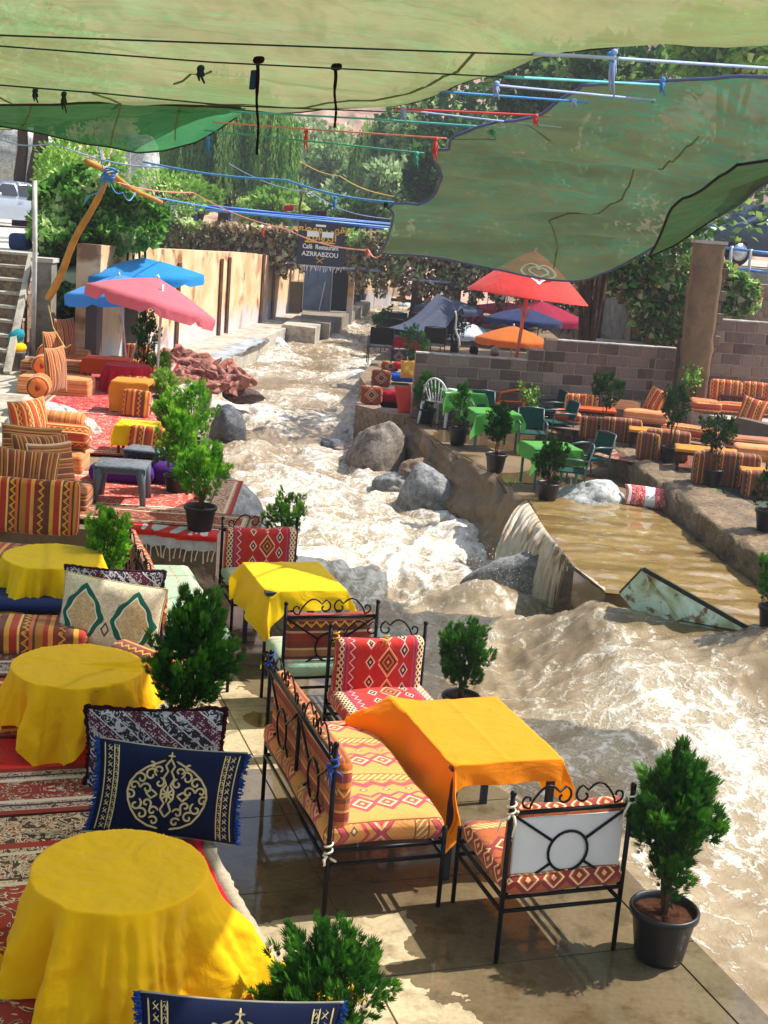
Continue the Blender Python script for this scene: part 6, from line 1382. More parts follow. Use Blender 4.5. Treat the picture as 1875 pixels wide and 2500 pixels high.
# ================================================================ BACKGROUND
def leafmass(P, D, size, m, name='foliage', parent=None, tmpl=IVY, tint=None, kind='stuff'):
    o = cloud(name, P, D, size, *tmpl, m, parent, tint); o['kind'] = kind; return o
def blob_pts(c, r, n, g, shell=.55, warp=.35, seed=1):
    d = g.normal(size=(n, 3)); d /= np.linalg.norm(d, axis=1, keepdims=True)
    w = 1+warp*perlin(d[:, 0]*2.2+seed, d[:, 1]*2.2+d[:, 2]*2.0, seed)
    q = g.uniform(shell, 1, n)**.6; return np.array(c)+d*np.array(r)*(q*w)[:, None], d
def cl_tint(P, g, sc=1.2, seed=0): return np.clip(.5+.55*perlin(P[:, 0]*sc+seed, P[:, 2]*sc*1.3+P[:, 1]*.4, seed)+g.uniform(-.3, .3, len(P)), 0, 1)
def bush(name, c, r, n, m, label, leaf=.12, cat='bush', seed=1, tmpl=LEAF, trunk=None, blobs=1, group=None, barkm=None, up=.4, warp=.35, tsc=1.2):
    g = np.random.default_rng(seed); base = Vector((c[0], c[1], trunk[0] if trunk else c[2]-r[2])); t = thing(name, base, label, cat, 0, group); PP = []; DD = []
    if blobs == 1: P, D = blob_pts(c, r, n, g, seed=seed, warp=warp); PP.append(P); DD.append(D)
    else:
        for k in range(blobs):
            d = g.normal(size=3); d /= np.linalg.norm(d); cc_ = np.array(c)+d*np.array(r)*g.uniform(.35, .75); s = g.uniform(.35, .55); P, D = blob_pts(cc_, np.array(r)*s, n//blobs, g, seed=seed+k, warp=warp); PP.append(P); DD.append(D)
    P = np.concatenate(PP); D = np.concatenate(DD)+g.normal(size=P.shape)*.5+np.array([0, 0, up]); leafmass(P, D, leaf*g.uniform(.6, 1.3, len(P)), m, 'crown', t, tmpl, cl_tint(P, g, tsc, seed))
    tr = MB(); z0 = (trunk[0] if trunk else c[2]-r[2])-base.z; tr_r = trunk[1] if trunk else .05
    tr.tube([(0, 0, z0), (.05, .03, (z0+c[2]-base.z)/2), (0, 0, c[2]-base.z)], [tr_r, tr_r*.75, tr_r*.4], 8)
    for k in range(5): a = k*1.3+seed; e = (r[0]*.6*math.cos(a), r[1]*.6*math.sin(a), c[2]-base.z+r[2]*.35*math.sin(k)); tr.tube([(0, 0, (z0+c[2]-base.z)*.55), (e[0]*.5, e[1]*.5, c[2]-base.z-r[2]*.15), e], [tr_r*.5, tr_r*.3, tr_r*.12], 5)
    tr.build('trunk', barkm or BARK, t, True); return t
# hills closing the valley
nx, ny = 160, 90; X, Y = np.meshgrid(np.linspace(-140, 160, nx), np.linspace(62, 250, ny), indexing='ij')
Zh = np.interp(Y, [62, 90, 120, 200, 330], [.3, 5, 22, 70, 120])+np.abs(X+4)*.28*np.clip((Y-62)/40, 0, 1)+5*fbm(X*.03, Y*.03, 3, 5)*np.clip((Y-62)/30, 0, 1)+1.2*fbm(X*.25, Y*.25, 5, 4)*np.clip((Y-70)/30, 0, 1)
Zh = np.where(Zh > 50, 50+30*np.tanh((Zh-50)/30), Zh)
M = Mt('dry_hillside', .95, .1); n = M.noise(.09, 8, src='World', rough=.65); n2 = M.noise(.5, 6, src='World'); k = M.ramp(n, [(.34, C('#a8806a')), (.5, C('#c4a08c')), (.6, C('#b08c74')), (.7, C('#7a8458'))]); k = M.mix(M.ramp(n2, [(.5, (0, 0, 0)), (.62, (.7, .7, .7))]), k, C('#5c5040')); M.col(k); M.bump(n2, .8, .6)
o = np_mesh('hillside', np.stack([X, Y, Zh], -1).reshape(-1, 3), grid_faces(nx, ny), M.m, smooth=True); o['kind'] = 'structure'
# banks behind: left road level and right garden level
struct('road', MB().prism([(-40, 27.5), (-7.6, 27.5), (-7.2, 34), (-8, 44), (-8, 80), (-60, 80), (-60, 27.5)], -1, ZRD-.02), plain('pale_road', '#b8b0a4', .95, .1, 0, .15, 2, .3, 'World'))
struct('left_bank', MB().prism([(-8, 46.5), (-3.6, 48), (-3.2, 58), (-6, 80), (-8.05, 80)], -1, 1.4), GR)
struct('right_bank', MB().prism([(-.2, 25.2), (12, 25.4), (30, 26), (30, 80), (3, 80), (.6, 46), (-.5, 35), (-.8, 30)], -1, .28), CONC3)
# ivy over the footbridge
YB = 44.0
def px_box(x0, y0, x1, y1, n, g, Y0, dY, f=None):
    """points spread over an upright hedge face whose outline is given by f(x) -> (top, bottom) px"""
    P = []
    while len(P) < n:
        x = g.uniform(x0, x1); t, b = f(x); y = t+(b-t)*g.random(); w = atY(x, y, Y0+g.uniform(-dY, dY)*.5); P.append(tuple(w))
    return np.array(P)
g = np.random.default_rng(5)
def top_l(x): return np.interp(x, [350, 500, 700, 740, 840, 870, 960], [520, 540, 552, 560, 562, 552, 560])
def bot_l(x): return np.interp(x, [350, 420, 480, 560, 640, 700, 720, 735, 840, 850, 880, 1000, 1060, 1150, 1260, 1330, 1420], [590, 612, 640, 625, 650, 665, 655, 645, 645, 660, 700, 710, 728, 720, 735, 780, 800])
it = thing('ivy_hedge', atY(600, 560, YB), 'long ivy hedge with browning leaves hanging from the footbridge', 'ivy')
P = px_box(350, 0, 740, 0, 5200, g, YB-.2, .8, lambda x: (top_l(x), bot_l(x)+14*math.sin(x*.13)+9*math.sin(x*.31)))
P = np.concatenate([P, px_box(735, 0, 842, 0, 260, g, YB-.3, .4, lambda x: (556, 575)), px_box(700, 0, 760, 0, 250, g, YB-.3, .4, lambda x: (560, 650)), px_box(828, 0, 1440, 0, 8200, g, YB-.2, .9, lambda x: (np.interp(x, [828, 960, 1440], [560, 560, 600]), bot_l(x)+18*math.sin(x*.11)+12*math.sin(x*.29)))])
rel = (P[:, 2]-2.4); tint = cl_tint(P, g, 1.4, 3)
isg = (tint+.35*np.clip(rel, -1, 1)+g.uniform(-.25, .25, len(P))-.5*np.exp(-((P[:, 0]+5)/1.6)**2)) > .75
D = g.normal(size=P.shape)*.6+np.array([.2, -.9, -.5]); sz = .17*g.uniform(.6, 1.3, len(P))
leafmass(P[isg], D[isg], sz[isg], IVYM, 'green_leaves', it, IVY, tint[isg]); leafmass(P[~isg], D[~isg], sz[~isg], IVYB, 'brown_leaves', it, IVY, g.random((~isg).sum())**.9)
vb = MB()
for k in range(46): x = 360+k*23.0; yb = float(bot_l(x)); vb.tube([atY(x, 560, YB), atY(x+4, yb, YB), atY(x+rnd.uniform(-8, 8), yb+rnd.uniform(10, 60), YB)], [.03, .02, .006], 4)
vb.build('vine_stems', BARK, it, world=True)['kind'] = 'stuff'
# footbridge: deck, blue pipes
BLP = plain('blue_pipe', '#1c48b4', .45, .5, 0, .15); BLP2 = plain('sky_blue_pipe', '#5a94d8', .45, .5, 0, .15)
fb = thing('footbridge', atY(650, 600, YB+.8), 'footbridge with bright blue handrail crossing the river behind the ivy', 'bridge')
a, c = atY(240, 560, YB+1.2), atY(1560, 700, YB+1.2); zb_ = atY(650, 600, YB).z; MB().box(((a.x+c.x)/2, YB+1.0, zb_-.2), (c.x-a.x, 1.6, .28)).build('deck', CONCG, fb, world=True)
for k, (x0, y0, x1, y1, r_, m_) in enumerate(((395, 495, 960, 548, .05, BLP), (400, 503, 960, 556, .035, BLP2), (500, 508, 960, 562, .045, BLP), (380, 488, 700, 522, .03, BLP2))): MB().tube([atY(x0, y0, YB+.1*k), atY(x1, y1, YB+.1*k)], r_, 6).build('handrail', m_, fb, True, world=True)
for x in range(400, 960, 80): p = atY(x, 505+(x-400)*.094, YB+.1); MB().tube([p, (p.x, p.y, zb_-.1)], .03, 6).build('rail_post', BLP, fb, world=True)
MB().tube([atY(700, 640, YB-.5), atY(930, 662, YB-.5)], .05, 6).build('white_pipe', plain('white_blue_pipe', '#b8bce0', .5), fb, True, world=True)
MB().tube([atY(1005, 682, YB-.5), atY(1100, 690, YB-.5)], .05, 6).build('white_pipe', plain('white_blue_pipe', '#b8bce0'), fb, True, world=True)
# the sign
YS = YB-1.0; s0 = atY(735, 540, YS); s1 = atY(838, 548, YS); s2 = atY(732, 645, YS); sw = (s1-s0).length*1.1; sh = s0.z-s2.z; ang = 0.0
sg = thing('cafe_sign', ((s0.x+s1.x)/2, YS, (s0.z+s2.z)/2), 'dark navy cafe sign with yellow arabic and white latin lettering on the footbridge', 'sign'); SN = plain('sign_navy', '#14142c', .5, .4, 0, .1)
MB().box((0, 0, 0), (sw, .06, sh)).build('board', SN, sg)
def text(body, size, loc, m, parent, name='lettering', align='CENTER', sx=1.0, bold=.004):
    cu = bpy.data.curves.new(name, 'FONT'); cu.body = body; cu.size = size; cu.align_x = align; cu.align_y = 'CENTER'; cu.extrude = .004; cu.offset = bold
    o = bpy.data.objects.new(name, cu); COL.objects.link(o); dg = bpy.context.evaluated_depsgraph_get(); me = bpy.data.meshes.new_from_object(o.evaluated_get(dg)); bpy.data.objects.remove(o)
    me.materials.clear(); o = link_mesh(name, me, m, parent); o.location = loc; o.rotation_euler = (math.pi/2, 0, 0); o.scale = (sx, 1, 1); return o
SWH = plain('sign_white', '#e8e4d8', .6, .3, 0, .02); SYE = plain('sign_yellow', '#e8b030', .6, .3, 0, .02)
text('Café  Restaurant', .20, (0, -.036, -.07*sh), SWH, sg, sx=sw/1.75); text('AZRRABZOU', .20, (0, -.036, -.24*sh), SWH, sg, sx=sw/1.5, bold=.003)
AR1 = '\ufee2\ufecc\ufec4\ufee3\ufeed \ufef0\ufeec\ufed8\ufee3'; AR2 = '\ufeed\ufeb0\ufe91\ufe8d\ufeed\ufeae\ufeaf\ufe83'
def arabic(body, size, z, sx):
    o = text(body, size, (0, -.036, z), SYE, sg, sx=sx, bold=.006); w = o.dimensions.x if o.dimensions.x > 0 else 1; return o
arabic(AR1, .30, .36*sh, 1.2*sw/1.5); arabic(AR2, .30, .16*sh, 1.2*sw/1.5)
MB().box((-.02*sw, -.04, .04*sh), (sw*.66, .012, .035)).build('underline', SYE, sg)
for s in (-1, 1): MB().box((s*sw*.16-.03, -.045, .23*sh), (sw*.25, .02, sh*.13)).build('paper_notice', SWH, sg)
MB().box((-.02*sw, -.045, .43*sh), (sw*.22, .02, sh*.05)).build('paper_notice', SWH, sg)
for s in (-1, 1): b = MB(); b.tube([(-s*.10, -.045, -.44*sh), (s*.10, -.045, -.33*sh)], .012, 4); b.lathe([(0, -.02), (.03, 0), (0, .02)], 8, (s*.11, -.045, -.325*sh)); b.build('crossed_cutlery', SYE, sg)
g = np.random.default_rng(9)
for k in range(22): x = -sw*.42+k*sw*.045; MB().tube([(x, -.04, -sh*.5), (x+g.uniform(-.05, .05), -.045, -sh*.5-g.uniform(.08, .2))], .012, 4).build('fringe_slat', SWH, sg)
# dense ivy bank on the left
il = thing('ivy_bank', atY(250, 600, 30), 'dense bright green ivy bank above the dark recess on the left', 'ivy'); g = np.random.default_rng(6)
def f_l(x): return (np.interp(x, [80, 130, 200, 260, 330, 400], [470, 420, 400, 435, 465, 520]), np.interp(x, [80, 120, 140, 230, 250, 330, 400], [640, 690, 780, 730, 640, 600, 590])+12*math.sin(x*.2))
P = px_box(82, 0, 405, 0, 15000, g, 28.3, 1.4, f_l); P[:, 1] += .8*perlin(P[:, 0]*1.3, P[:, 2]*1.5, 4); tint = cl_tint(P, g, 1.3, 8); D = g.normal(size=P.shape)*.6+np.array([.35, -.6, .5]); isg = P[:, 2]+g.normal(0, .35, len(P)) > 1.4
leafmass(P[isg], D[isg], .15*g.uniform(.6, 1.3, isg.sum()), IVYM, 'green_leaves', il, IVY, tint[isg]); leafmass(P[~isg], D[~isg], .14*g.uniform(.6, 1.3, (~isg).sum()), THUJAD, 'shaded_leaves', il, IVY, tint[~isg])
vb = MB()
for k in range(16): x = 140+k*14.0; vb.tube([atY(x, 480, 28.6), atY(x+4, 620, 28.6), atY(x+rnd.uniform(-12, 12), 700+rnd.uniform(0, 60), 28.4)], [.05, .03, .012], 5)
vb.build('vine_stems', BARK, il, world=True)['kind'] = 'stuff'
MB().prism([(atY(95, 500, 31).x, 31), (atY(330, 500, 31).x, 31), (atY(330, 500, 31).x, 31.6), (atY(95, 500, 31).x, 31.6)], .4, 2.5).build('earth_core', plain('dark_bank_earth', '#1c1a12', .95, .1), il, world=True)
bush('shrub', tuple(atY(150, 440, 33)), (.62, .6, .8), 1300, LIMEM, 'yellow green shrub beside the parked silver car', .13, seed=3)
bush('shrub', tuple(atY(115, 530, 29)), (.32, .4, .42), 600, TREEM, 'small green shrub at the top of the stairs', .12, seed=4)
bush('shrub', tuple(atY(200, 400, 36)), (1.1, .9, .7), 1300, LIMEM, 'light green shrub on top of the ivy bank', .14, seed=5)
bush('shrub', tuple(atY(395, 470, 42)), (1.4, .8, .7), 1200, LIMEM, 'pale grassy shrub between the cream rock and the weeping willow', .15, seed=6, tmpl=LEAF)
# trunks and rocks top left
for k, (x0, y0, x1, y1, r_) in enumerate(((48, 430, 55, 300, .22), (78, 430, 95, 300, .2), (108, 430, 108, 320, .16), (125, 420, 140, 330, .14), (150, 420, 152, 330, .17))):
    a = atY(x0, y0, 48); c = atY(x1, y1, 48); c2 = a+(c-a)*2.3; t = thing('tree', (a.x, a.y, ZRD), ('leftmost', 'second', 'middle', 'fourth', 'rightmost')[k]+' bare trunked tree in the group behind the silver car', 'tree', group='trees behind the car')
    MB().tube([(a.x, a.y, ZRD), a, a.lerp(c, .5)+Vector((.06, 0, 0)), c, c2], [r_*1.2, r_, r_*.9, r_*.8, r_*.5], 8).build('trunk', BARK, t, True, world=True)
    g = np.random.default_rng(k+30); P, D = blob_pts(tuple(c2), (1.8, 1.5, 1.5), 700, g, seed=k); leafmass(P, D+g.normal(size=P.shape)*.5, .2*g.uniform(.6, 1.3, 700), TREEM, 'crown', t, LEAF, cl_tint(P, g))
boulder('boulder', atY(5, 380, 52), (2.2, 1.5, 2.0), ROCKW, 'large pale rock face at the top left corner behind the trees', 91); boulder('boulder', atY(330, 410, 52), (1.0, .8, 1.3), ROCKW, 'pale pinkish rock standing behind the white railing', 92)
pw = plain('white_paint', '#c8c4bc')
rt = thing('railing', atY(230, 440, 44), 'white metal railing on the ivy bank left of the weeping willow', 'railing')
for k in range(9): x = 205+k*14; MB().tube([atY(x, 430+k*1.5, 44), atY(x+2, 350+k*2, 44)], .022, 5).build('baluster', pw, rt, world=True)
MB().tube([atY(205, 372, 44), atY(320, 388, 44)], .022, 5).build('rail', pw, rt, world=True)
# weeping willows
def willow(name, cx, ytop, hw, ybot, Y, n, label, m, seed, skirt=1.0, leaf=.26):
    g = np.random.default_rng(seed); c = atY(cx, ytop, Y); k_ = Y/FPX; t = thing(name, (c.x, Y, 1.0), label, 'tree'); P = []; D = []; S = []; T = []
    zb0 = atY(cx, ybot, Y).z
    for q in range(n):
        a = g.uniform(0, 2*np.pi); r = hw*k_*math.sqrt(g.uniform(.02, 1)); x = r*math.cos(a); y = r*.6*math.sin(a); zt = c.z+1.2-(r/(hw*k_))**2*1.9+g.normal()*.25; L = (zt-zb0)*g.uniform(.7, 1.05)*(1-.2*abs(math.sin(a*3+r))); nl = int(L/.11); tt = np.clip(.5+.6*float(perlin(np.array(x*1.3), np.array(y*1.3), seed))+g.uniform(-.25, .25), 0, 1); ph = g.uniform(0, 6)
        for s in range(nl): z = zt-s*.11; P.append((c.x+x+.06*math.sin(z*2+ph)+g.normal()*.03, Y+y+g.normal()*.03, z)); D.append((g.normal()*.22, g.normal()*.22, -1)); T.append(tt+g.normal()*.08)
    N = len(P); leafmass(np.array(P), np.array(D), leaf*g.uniform(.6, 1.2, N), m, 'crown', t, ([(0, 0, 0), (.14, .4, .05), (0, 1, 0), (-.14, .4, -.05)], [(0, 1, 2, 3)]), np.clip(np.array(T), 0, 1))
    b = MB(); b.tube([(0, 0, 0), (.1, 0, 2.5), (0, 0, c.z-1)], [.35, .28, .15], 8)
    for k in range(8): a = k*.8; b.tube([(0, 0, c.z-2.4), (hw*k_*.4*math.cos(a), hw*k_*.3*math.sin(a), c.z-.6), (hw*k_*.8*math.cos(a), hw*k_*.5*math.sin(a), c.z-1.0)], [.12, .08, .03], 5)
    b.build('trunk', BARK, t, True); return t
willow('willow', 555, 262, 178, 520, 58, 1500, 'big weeping willow with long hanging strands behind the footbridge', WILM, 4)
willow('willow', 912, 355, 55, 535, 66, 420, 'small light green weeping willow right of the big one', WILM, 5)
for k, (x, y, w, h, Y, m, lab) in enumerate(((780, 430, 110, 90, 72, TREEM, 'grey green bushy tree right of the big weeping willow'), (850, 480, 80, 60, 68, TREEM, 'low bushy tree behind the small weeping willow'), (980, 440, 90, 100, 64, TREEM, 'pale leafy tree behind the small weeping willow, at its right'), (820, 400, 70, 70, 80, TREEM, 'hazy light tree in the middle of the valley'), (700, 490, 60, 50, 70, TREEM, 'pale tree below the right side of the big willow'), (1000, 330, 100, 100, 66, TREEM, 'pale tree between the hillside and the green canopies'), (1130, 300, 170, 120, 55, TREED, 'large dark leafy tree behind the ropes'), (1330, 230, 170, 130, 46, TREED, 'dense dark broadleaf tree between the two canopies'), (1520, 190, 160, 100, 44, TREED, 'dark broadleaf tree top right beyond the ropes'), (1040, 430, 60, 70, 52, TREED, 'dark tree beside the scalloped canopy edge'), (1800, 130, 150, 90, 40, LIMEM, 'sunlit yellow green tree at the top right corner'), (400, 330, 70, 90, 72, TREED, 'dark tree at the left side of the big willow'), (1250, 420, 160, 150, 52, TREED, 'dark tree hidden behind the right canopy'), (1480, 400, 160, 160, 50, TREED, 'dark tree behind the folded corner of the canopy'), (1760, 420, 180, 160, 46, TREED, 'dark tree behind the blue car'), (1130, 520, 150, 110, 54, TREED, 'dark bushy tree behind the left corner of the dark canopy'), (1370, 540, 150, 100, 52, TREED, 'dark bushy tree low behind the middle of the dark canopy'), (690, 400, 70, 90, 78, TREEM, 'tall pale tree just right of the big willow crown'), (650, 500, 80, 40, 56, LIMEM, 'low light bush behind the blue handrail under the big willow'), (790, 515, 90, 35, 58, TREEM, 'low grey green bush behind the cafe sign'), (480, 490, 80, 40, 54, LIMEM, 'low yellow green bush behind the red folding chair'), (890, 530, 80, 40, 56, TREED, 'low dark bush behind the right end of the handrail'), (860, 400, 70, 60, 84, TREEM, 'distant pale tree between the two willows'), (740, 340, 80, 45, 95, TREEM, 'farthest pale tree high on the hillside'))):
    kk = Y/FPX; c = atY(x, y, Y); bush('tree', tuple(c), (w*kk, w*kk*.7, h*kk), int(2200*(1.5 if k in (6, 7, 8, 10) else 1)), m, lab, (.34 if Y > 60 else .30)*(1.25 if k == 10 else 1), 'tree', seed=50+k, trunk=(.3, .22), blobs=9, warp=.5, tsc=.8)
# stone and scree patches on the hill
for k in range(26): g_ = rnd; x = rnd.uniform(680, 960); y = rnd.uniform(240, 330); p = atY(x, y, rnd.uniform(120, 150)); boulder('boulder', p, (rnd.uniform(.6, 2), rnd.uniform(.6, 2), rnd.uniform(.5, 1.4)), ROCKW, None, 120+k, n=14) if False else None
# right side: ivy wall, stairs, tree trunk
ir = thing('ivy_wall', atY(1560, 700, 31), 'ivy covered wall left of the concrete pillar above the block wall', 'ivy'); g = np.random.default_rng(16)
P = px_box(1400, 0, 1700, 0, 5200, g, 31, 1.2, lambda x: (np.interp(x, [1400, 1500, 1600, 1700], [640, 610, 580, 560]), np.interp(x, [1400, 1530, 1560, 1700], [690, 730, 835, 840])+10*math.sin(x*.2)))
P = np.concatenate([P, px_box(1725, 0, 1850, 0, 2200, g, 29.5, .9, lambda x: (np.interp(x, [1725, 1790, 1850], [600, 650, 700]), np.interp(x, [1725, 1800, 1850], [775, 780, 750])))]); tint = cl_tint(P, g, 1.4, 5); sel = g.random(len(P)) < .62
D = g.normal(size=P.shape)*.5+np.array([0, -.9, .0]); leafmass(P[sel], D[sel], .16*g.uniform(.6, 1.3, sel.sum()), IVYM, 'green_leaves', ir, IVY, tint[sel]); leafmass(P[~sel], D[~sel], .16*g.uniform(.6, 1.3, (~sel).sum()), IVYB, 'brown_leaves', ir, IVY, g.random((~sel).sum()))
a, c = atY(1540, 760, 32), atY(1720, 760, 32); MB().prism([(a.x, 31.7), (c.x, 31.7), (c.x, 32.3), (a.x, 32.3)], .2, atY(1600, 620, 32).z).build('wall_face', DKC, ir, world=True)
MB().prism([(atY(1728, 760, 30).x, 30.3), (atY(1900, 760, 30).x, 30.3), (14, 31), (c.x, 31)], .2, atY(1800, 690, 30.3).z).build('wall_face', ROCKB, ir, world=True)
sr = thing('staircase', atY(1480, 830, 29), 'shaded stone steps rising left of the ivy covered wall', 'stairs')
for k in range(6): z = .35+k*.22; a, c = atY(1455, 800, 29+k*.4), atY(1590, 800, 29+k*.4); MB().box(((a.x+c.x)/2, 29+k*.45, z-.03), (c.x-a.x, .6, .06)).build('tread', CONC2, sr, world=True); MB().box(((a.x+c.x)/2, 29.1+k*.45, z/2-.03), (c.x-a.x-.02, .44, z-.04)).build('riser', DKC, sr, world=True)
p = atY(1432, 832, 28); tt = thing('tree', (p.x, 28, .28), 'gnarled twisted tree trunk right of the maroon parasols', 'tree')
for k in range(7): a = k*.9; MB().tube([(.38*math.cos(a), .3*math.sin(a), 0), (.2*math.cos(a+.4), .16*math.sin(a+.4), .5), (.12*math.cos(a+.9), .1*math.sin(a+.9), 1.3), (.3*math.cos(a+.5), .3*math.sin(a+.5), 3.2)], [.13, .09, .07, .05], 6).build('root' if k else 'trunk', BARK, tt, True)
g = np.random.default_rng(8); P, D = blob_pts((p.x, 28.5, 4.6), (3, 2, 1.2), 2500, g); leafmass(P, D+g.normal(size=P.shape)*.5, .2*g.uniform(.6, 1.3, 2500), TREED, 'crown', tt, LEAF, cl_tint(P, g))
# parked cars
def car(name, loc, rz, paint, label, s=1.0):
    t = thing(name, loc, label, 'car', rz); t.scale = (s, s, s); L = [(-2.0, .45), (-1.98, .75), (-1.75, .92), (-1.1, 1.02), (-.45, 1.42), (.2, 1.50), (1.0, 1.47), (1.6, 1.15), (1.85, 1.05), (1.95, .6), (1.9, .35)]
    gl = plain('car_glass', '#101820', .08, .6, 0, .1); ty = plain('tyre_rubber', '#101010', .8, .2); rim = plain('wheel_rim', '#b0b4b8', .3, .5, .7, .1); N = len(L)
    low = [(x, .22) for x, _ in L]; V = []; ws = [.70, .80, .84, .85, .68, .64, .64, .70, .80, .82, .78]
    for i, (x, z) in enumerate(L):
        wz = ws[i]; V += [(x, -.84, .24), (x, -.86, min(z, .62)), (x, -.85, min(z, .98)), (x, -wz, z-.04), (x, -wz*.8, z), (x, wz*.8, z), (x, wz, z-.04), (x, .85, min(z, .98)), (x, .86, min(z, .62)), (x, .84, .24)]
    F = grid_faces(N, 10).tolist(); o = np_mesh('body', V, F, paint, t, smooth=True); md = o.modifiers.new('s', 'SUBSURF'); md.levels = 1; md.render_levels = 1
    MB().add([(-1.12, -.74, 1.0), (-1.12, .74, 1.0), (-.50, .60, 1.415), (-.50, -.60, 1.415)], [(0, 1, 2, 3)]).build('windscreen', gl, t)
    MB().add([(1.58, -.66, 1.2), (1.58, .66, 1.2), (1.1, .58, 1.46), (1.1, -.58, 1.46)], [(3, 2, 1, 0)]).build('rear_window', gl, t)
    for sy in (-1, 1):
        for x0, x1 in ((-.92, -.02), (.06, 1.0)): MB().add([(x0-(.1 if x0 < 0 else 0), sy*.865, 1.0), (x1, sy*.865, 1.0), (x1-.02, sy*.705, 1.36), (x0+(.42 if x0 < 0 else 0), sy*.705, 1.36)], [(0, 1, 2, 3)]).build('side_window', gl, t)
        for x in (-1.28, 1.2):
            o = MB().lathe([(0, -.1), (.28, -.1), (.31, -.06), (.31, .06), (.28, .1), (0, .1)], 20).build('tyre', ty, t, True); o.location = (x, sy*.80, .31); o.rotation_euler = (math.pi/2, 0, 0); r_ = MB().lathe([(0, -.115), (.06, -.115), (.19, -.105), (.2, -.1), (.2, .1), (.06, .115), (0, .115)], 14).build('rim', rim, o, True)
        MB().rbox((-1.93, sy*.6, .72), (.22, .34, .20), .07, 5).build('headlight', plain('lamp_glass', '#d8dce0', .1, .6), t, True); MB().rbox((-.78, sy*.98, 1.02), (.12, .2, .13), .05, 5).build('wing_mirror', paint, t, True); MB().box((.1, sy*.874, .82), (.16, .02, .03)).build('door_handle', paint, t)
    MB().box((-2.02, 0, .36), (.03, .8, .12)).build('grille', plain('tyre_rubber', '#101010'), t); MB().box((-2.03, 0, .52), (.02, .5, .11)).build('number_plate', WPL, t); return t
SILV = plain('silver_paint', '#b0b8c4', .25, .5, .3, .04); DBL = plain('dark_blue_paint', '#142c44', .2, .6, .2, .1)
p = atY(20, 545, 46); car('parked_car', (p.x-.3, 46.5, ZRD), R(48), SILV, 'silver hatchback parked on the road at the upper left edge', 1.05)
p = atY(1830, 640, 34); car('parked_car', (p.x+.6, 35, atY(1830, 650, 35).z), R(20), DBL, 'dark blue car parked under the trees behind the blue railing', 1.1)
struct('upper_road', MB().prism([(atY(1745, 650, 33.2).x, 33.0), (30, 33.0), (30, 60), (atY(1745, 650, 33).x, 60)], .2, atY(1830, 650, 34).z-.02), CONC2)
br = thing('railing', atY(1800, 640, 32.8), 'blue pipe railing with white posts in front of the dark blue car', 'railing')
for y0, y1 in ((605, 628), (652, 676)): MB().tube([atY(1768, y0, 32.8), atY(1960, y1, 32.8)], .035, 6).build('rail', BLP2, br, True, world=True)
for x, y in ((1785, 600), (1832, 608), (1880, 615)): MB().tube([atY(x+2, y, 32.8), atY(x-8, y+92, 32.8)], .04, 6).build('post', pw, br, True, world=True)
p = atY(45, 600, 27.4); o = MB().rbox((0, 0, 0), (.42, .4, .34), .08, 5).build('blue_bag', plain('dusty_blue_bag', '#28406c', .7), None, True); o.location = atY(50, 590, 27.6); tag(o, 'dusty blue container at the top of the stairs', 'container')
# fence post bamboo
BAM = plain('bamboo', '#b08434', .6, .3, 0, .3, 3)
def pole(name, a, c, r, label, m=BAM, cat='pole'): t = thing(name, a, label, cat); pts = [a.lerp(c, s)+Vector((.03*math.sin(s*9), 0, .02*math.sin(s*7))) for s in np.linspace(0, 1, 12)]; MB().tube(pts, [r*(1-.3*s)*(1+.1*(i % 2)) for i, s in enumerate(np.linspace(0, 1, 12))], 8).build('shaft', m, t, True, world=True); return t
pl1 = pole('bamboo_pole', atY(118, 728, 22), atY(262, 425, 20), .06, 'slanting yellow bamboo pole lashed with blue rope before the ivy'); pl2 = pole('bamboo_pole', atY(212, 395, 20.1), atY(392, 496, 24), .05, 'bamboo pole slanting down to the right across the ivy top')
BRP = cloth('blue_rope', '#3c86c8', 0); LBR = cloth('light_blue_rope', '#8cc0e8', 0)
lk = MB()
for q in range(9): c = atY(258, 432, 20.02); lk.tube([(c.x+.09*math.cos(a)+.01*q, c.y+.09*math.sin(a), c.z+.02*q+.03*math.cos(a+q)-.06) for a in np.linspace(0, 6.2, 12)], .014, 4, closed=True)
o = lk.build('rope_lashing', BRP, None, True); tag(o, 'blue rope lashing where the two bamboo poles cross', 'rope')
# --- far right seating beyond the block wall
ZG = .28
def far(x, y, z=ZG): return at(x, y, z)
rc_ = garden_chair('rattan_chair', far(925, 890), R(185), 'black rattan chair nearest the river at the bend', 1.1, RAT, RAT, 'black rattan chairs')
for k, (x, y, rz, lab) in enumerate(((960, 862, 170, 'black rattan chair behind the navy diamond cushion'), (962, 840, 185, 'black rattan chair in the second row by the river'), (990, 858, 200, 'black rattan chair beside the red and blue cloths'), (1075, 858, 180, 'black rattan chair before the rust kilim cushion'), (1095, 842, 170, 'black rattan chair right of the rust kilim cushion'), (1050, 885, 190, 'black rattan chair just behind the block wall'), (1010, 838, 190, 'black rattan chair under the slate grey tarpaulin'))): copy_tree(rc_, far(x, y), R(rz), lab)
for k, (x, y, m, lab) in enumerate(((984, 826, REDV, 'bright red cloth covered table by the tarpaulin'), (997, 852, BLV, 'blue cloth covered table among the black chairs'), (983, 878, REDV, 'red cloth covered table beside the navy diamond cushion'), (1080, 830, WHT, 'white cloth table beyond the rust kilim cushion'))):
    v = far(x, y); square_table('cafe_table', v, .1, .32, .28, .55, RAT, 'dark table under the '+lab.split(' cloth')[0]+' cloth, '+lab.split('table ')[1], leg=.02); drape_rect('tablecloth', v, .1, .33, .29, .57, (.2, .2, .25, .1), m, lab, n=28, crease=False)
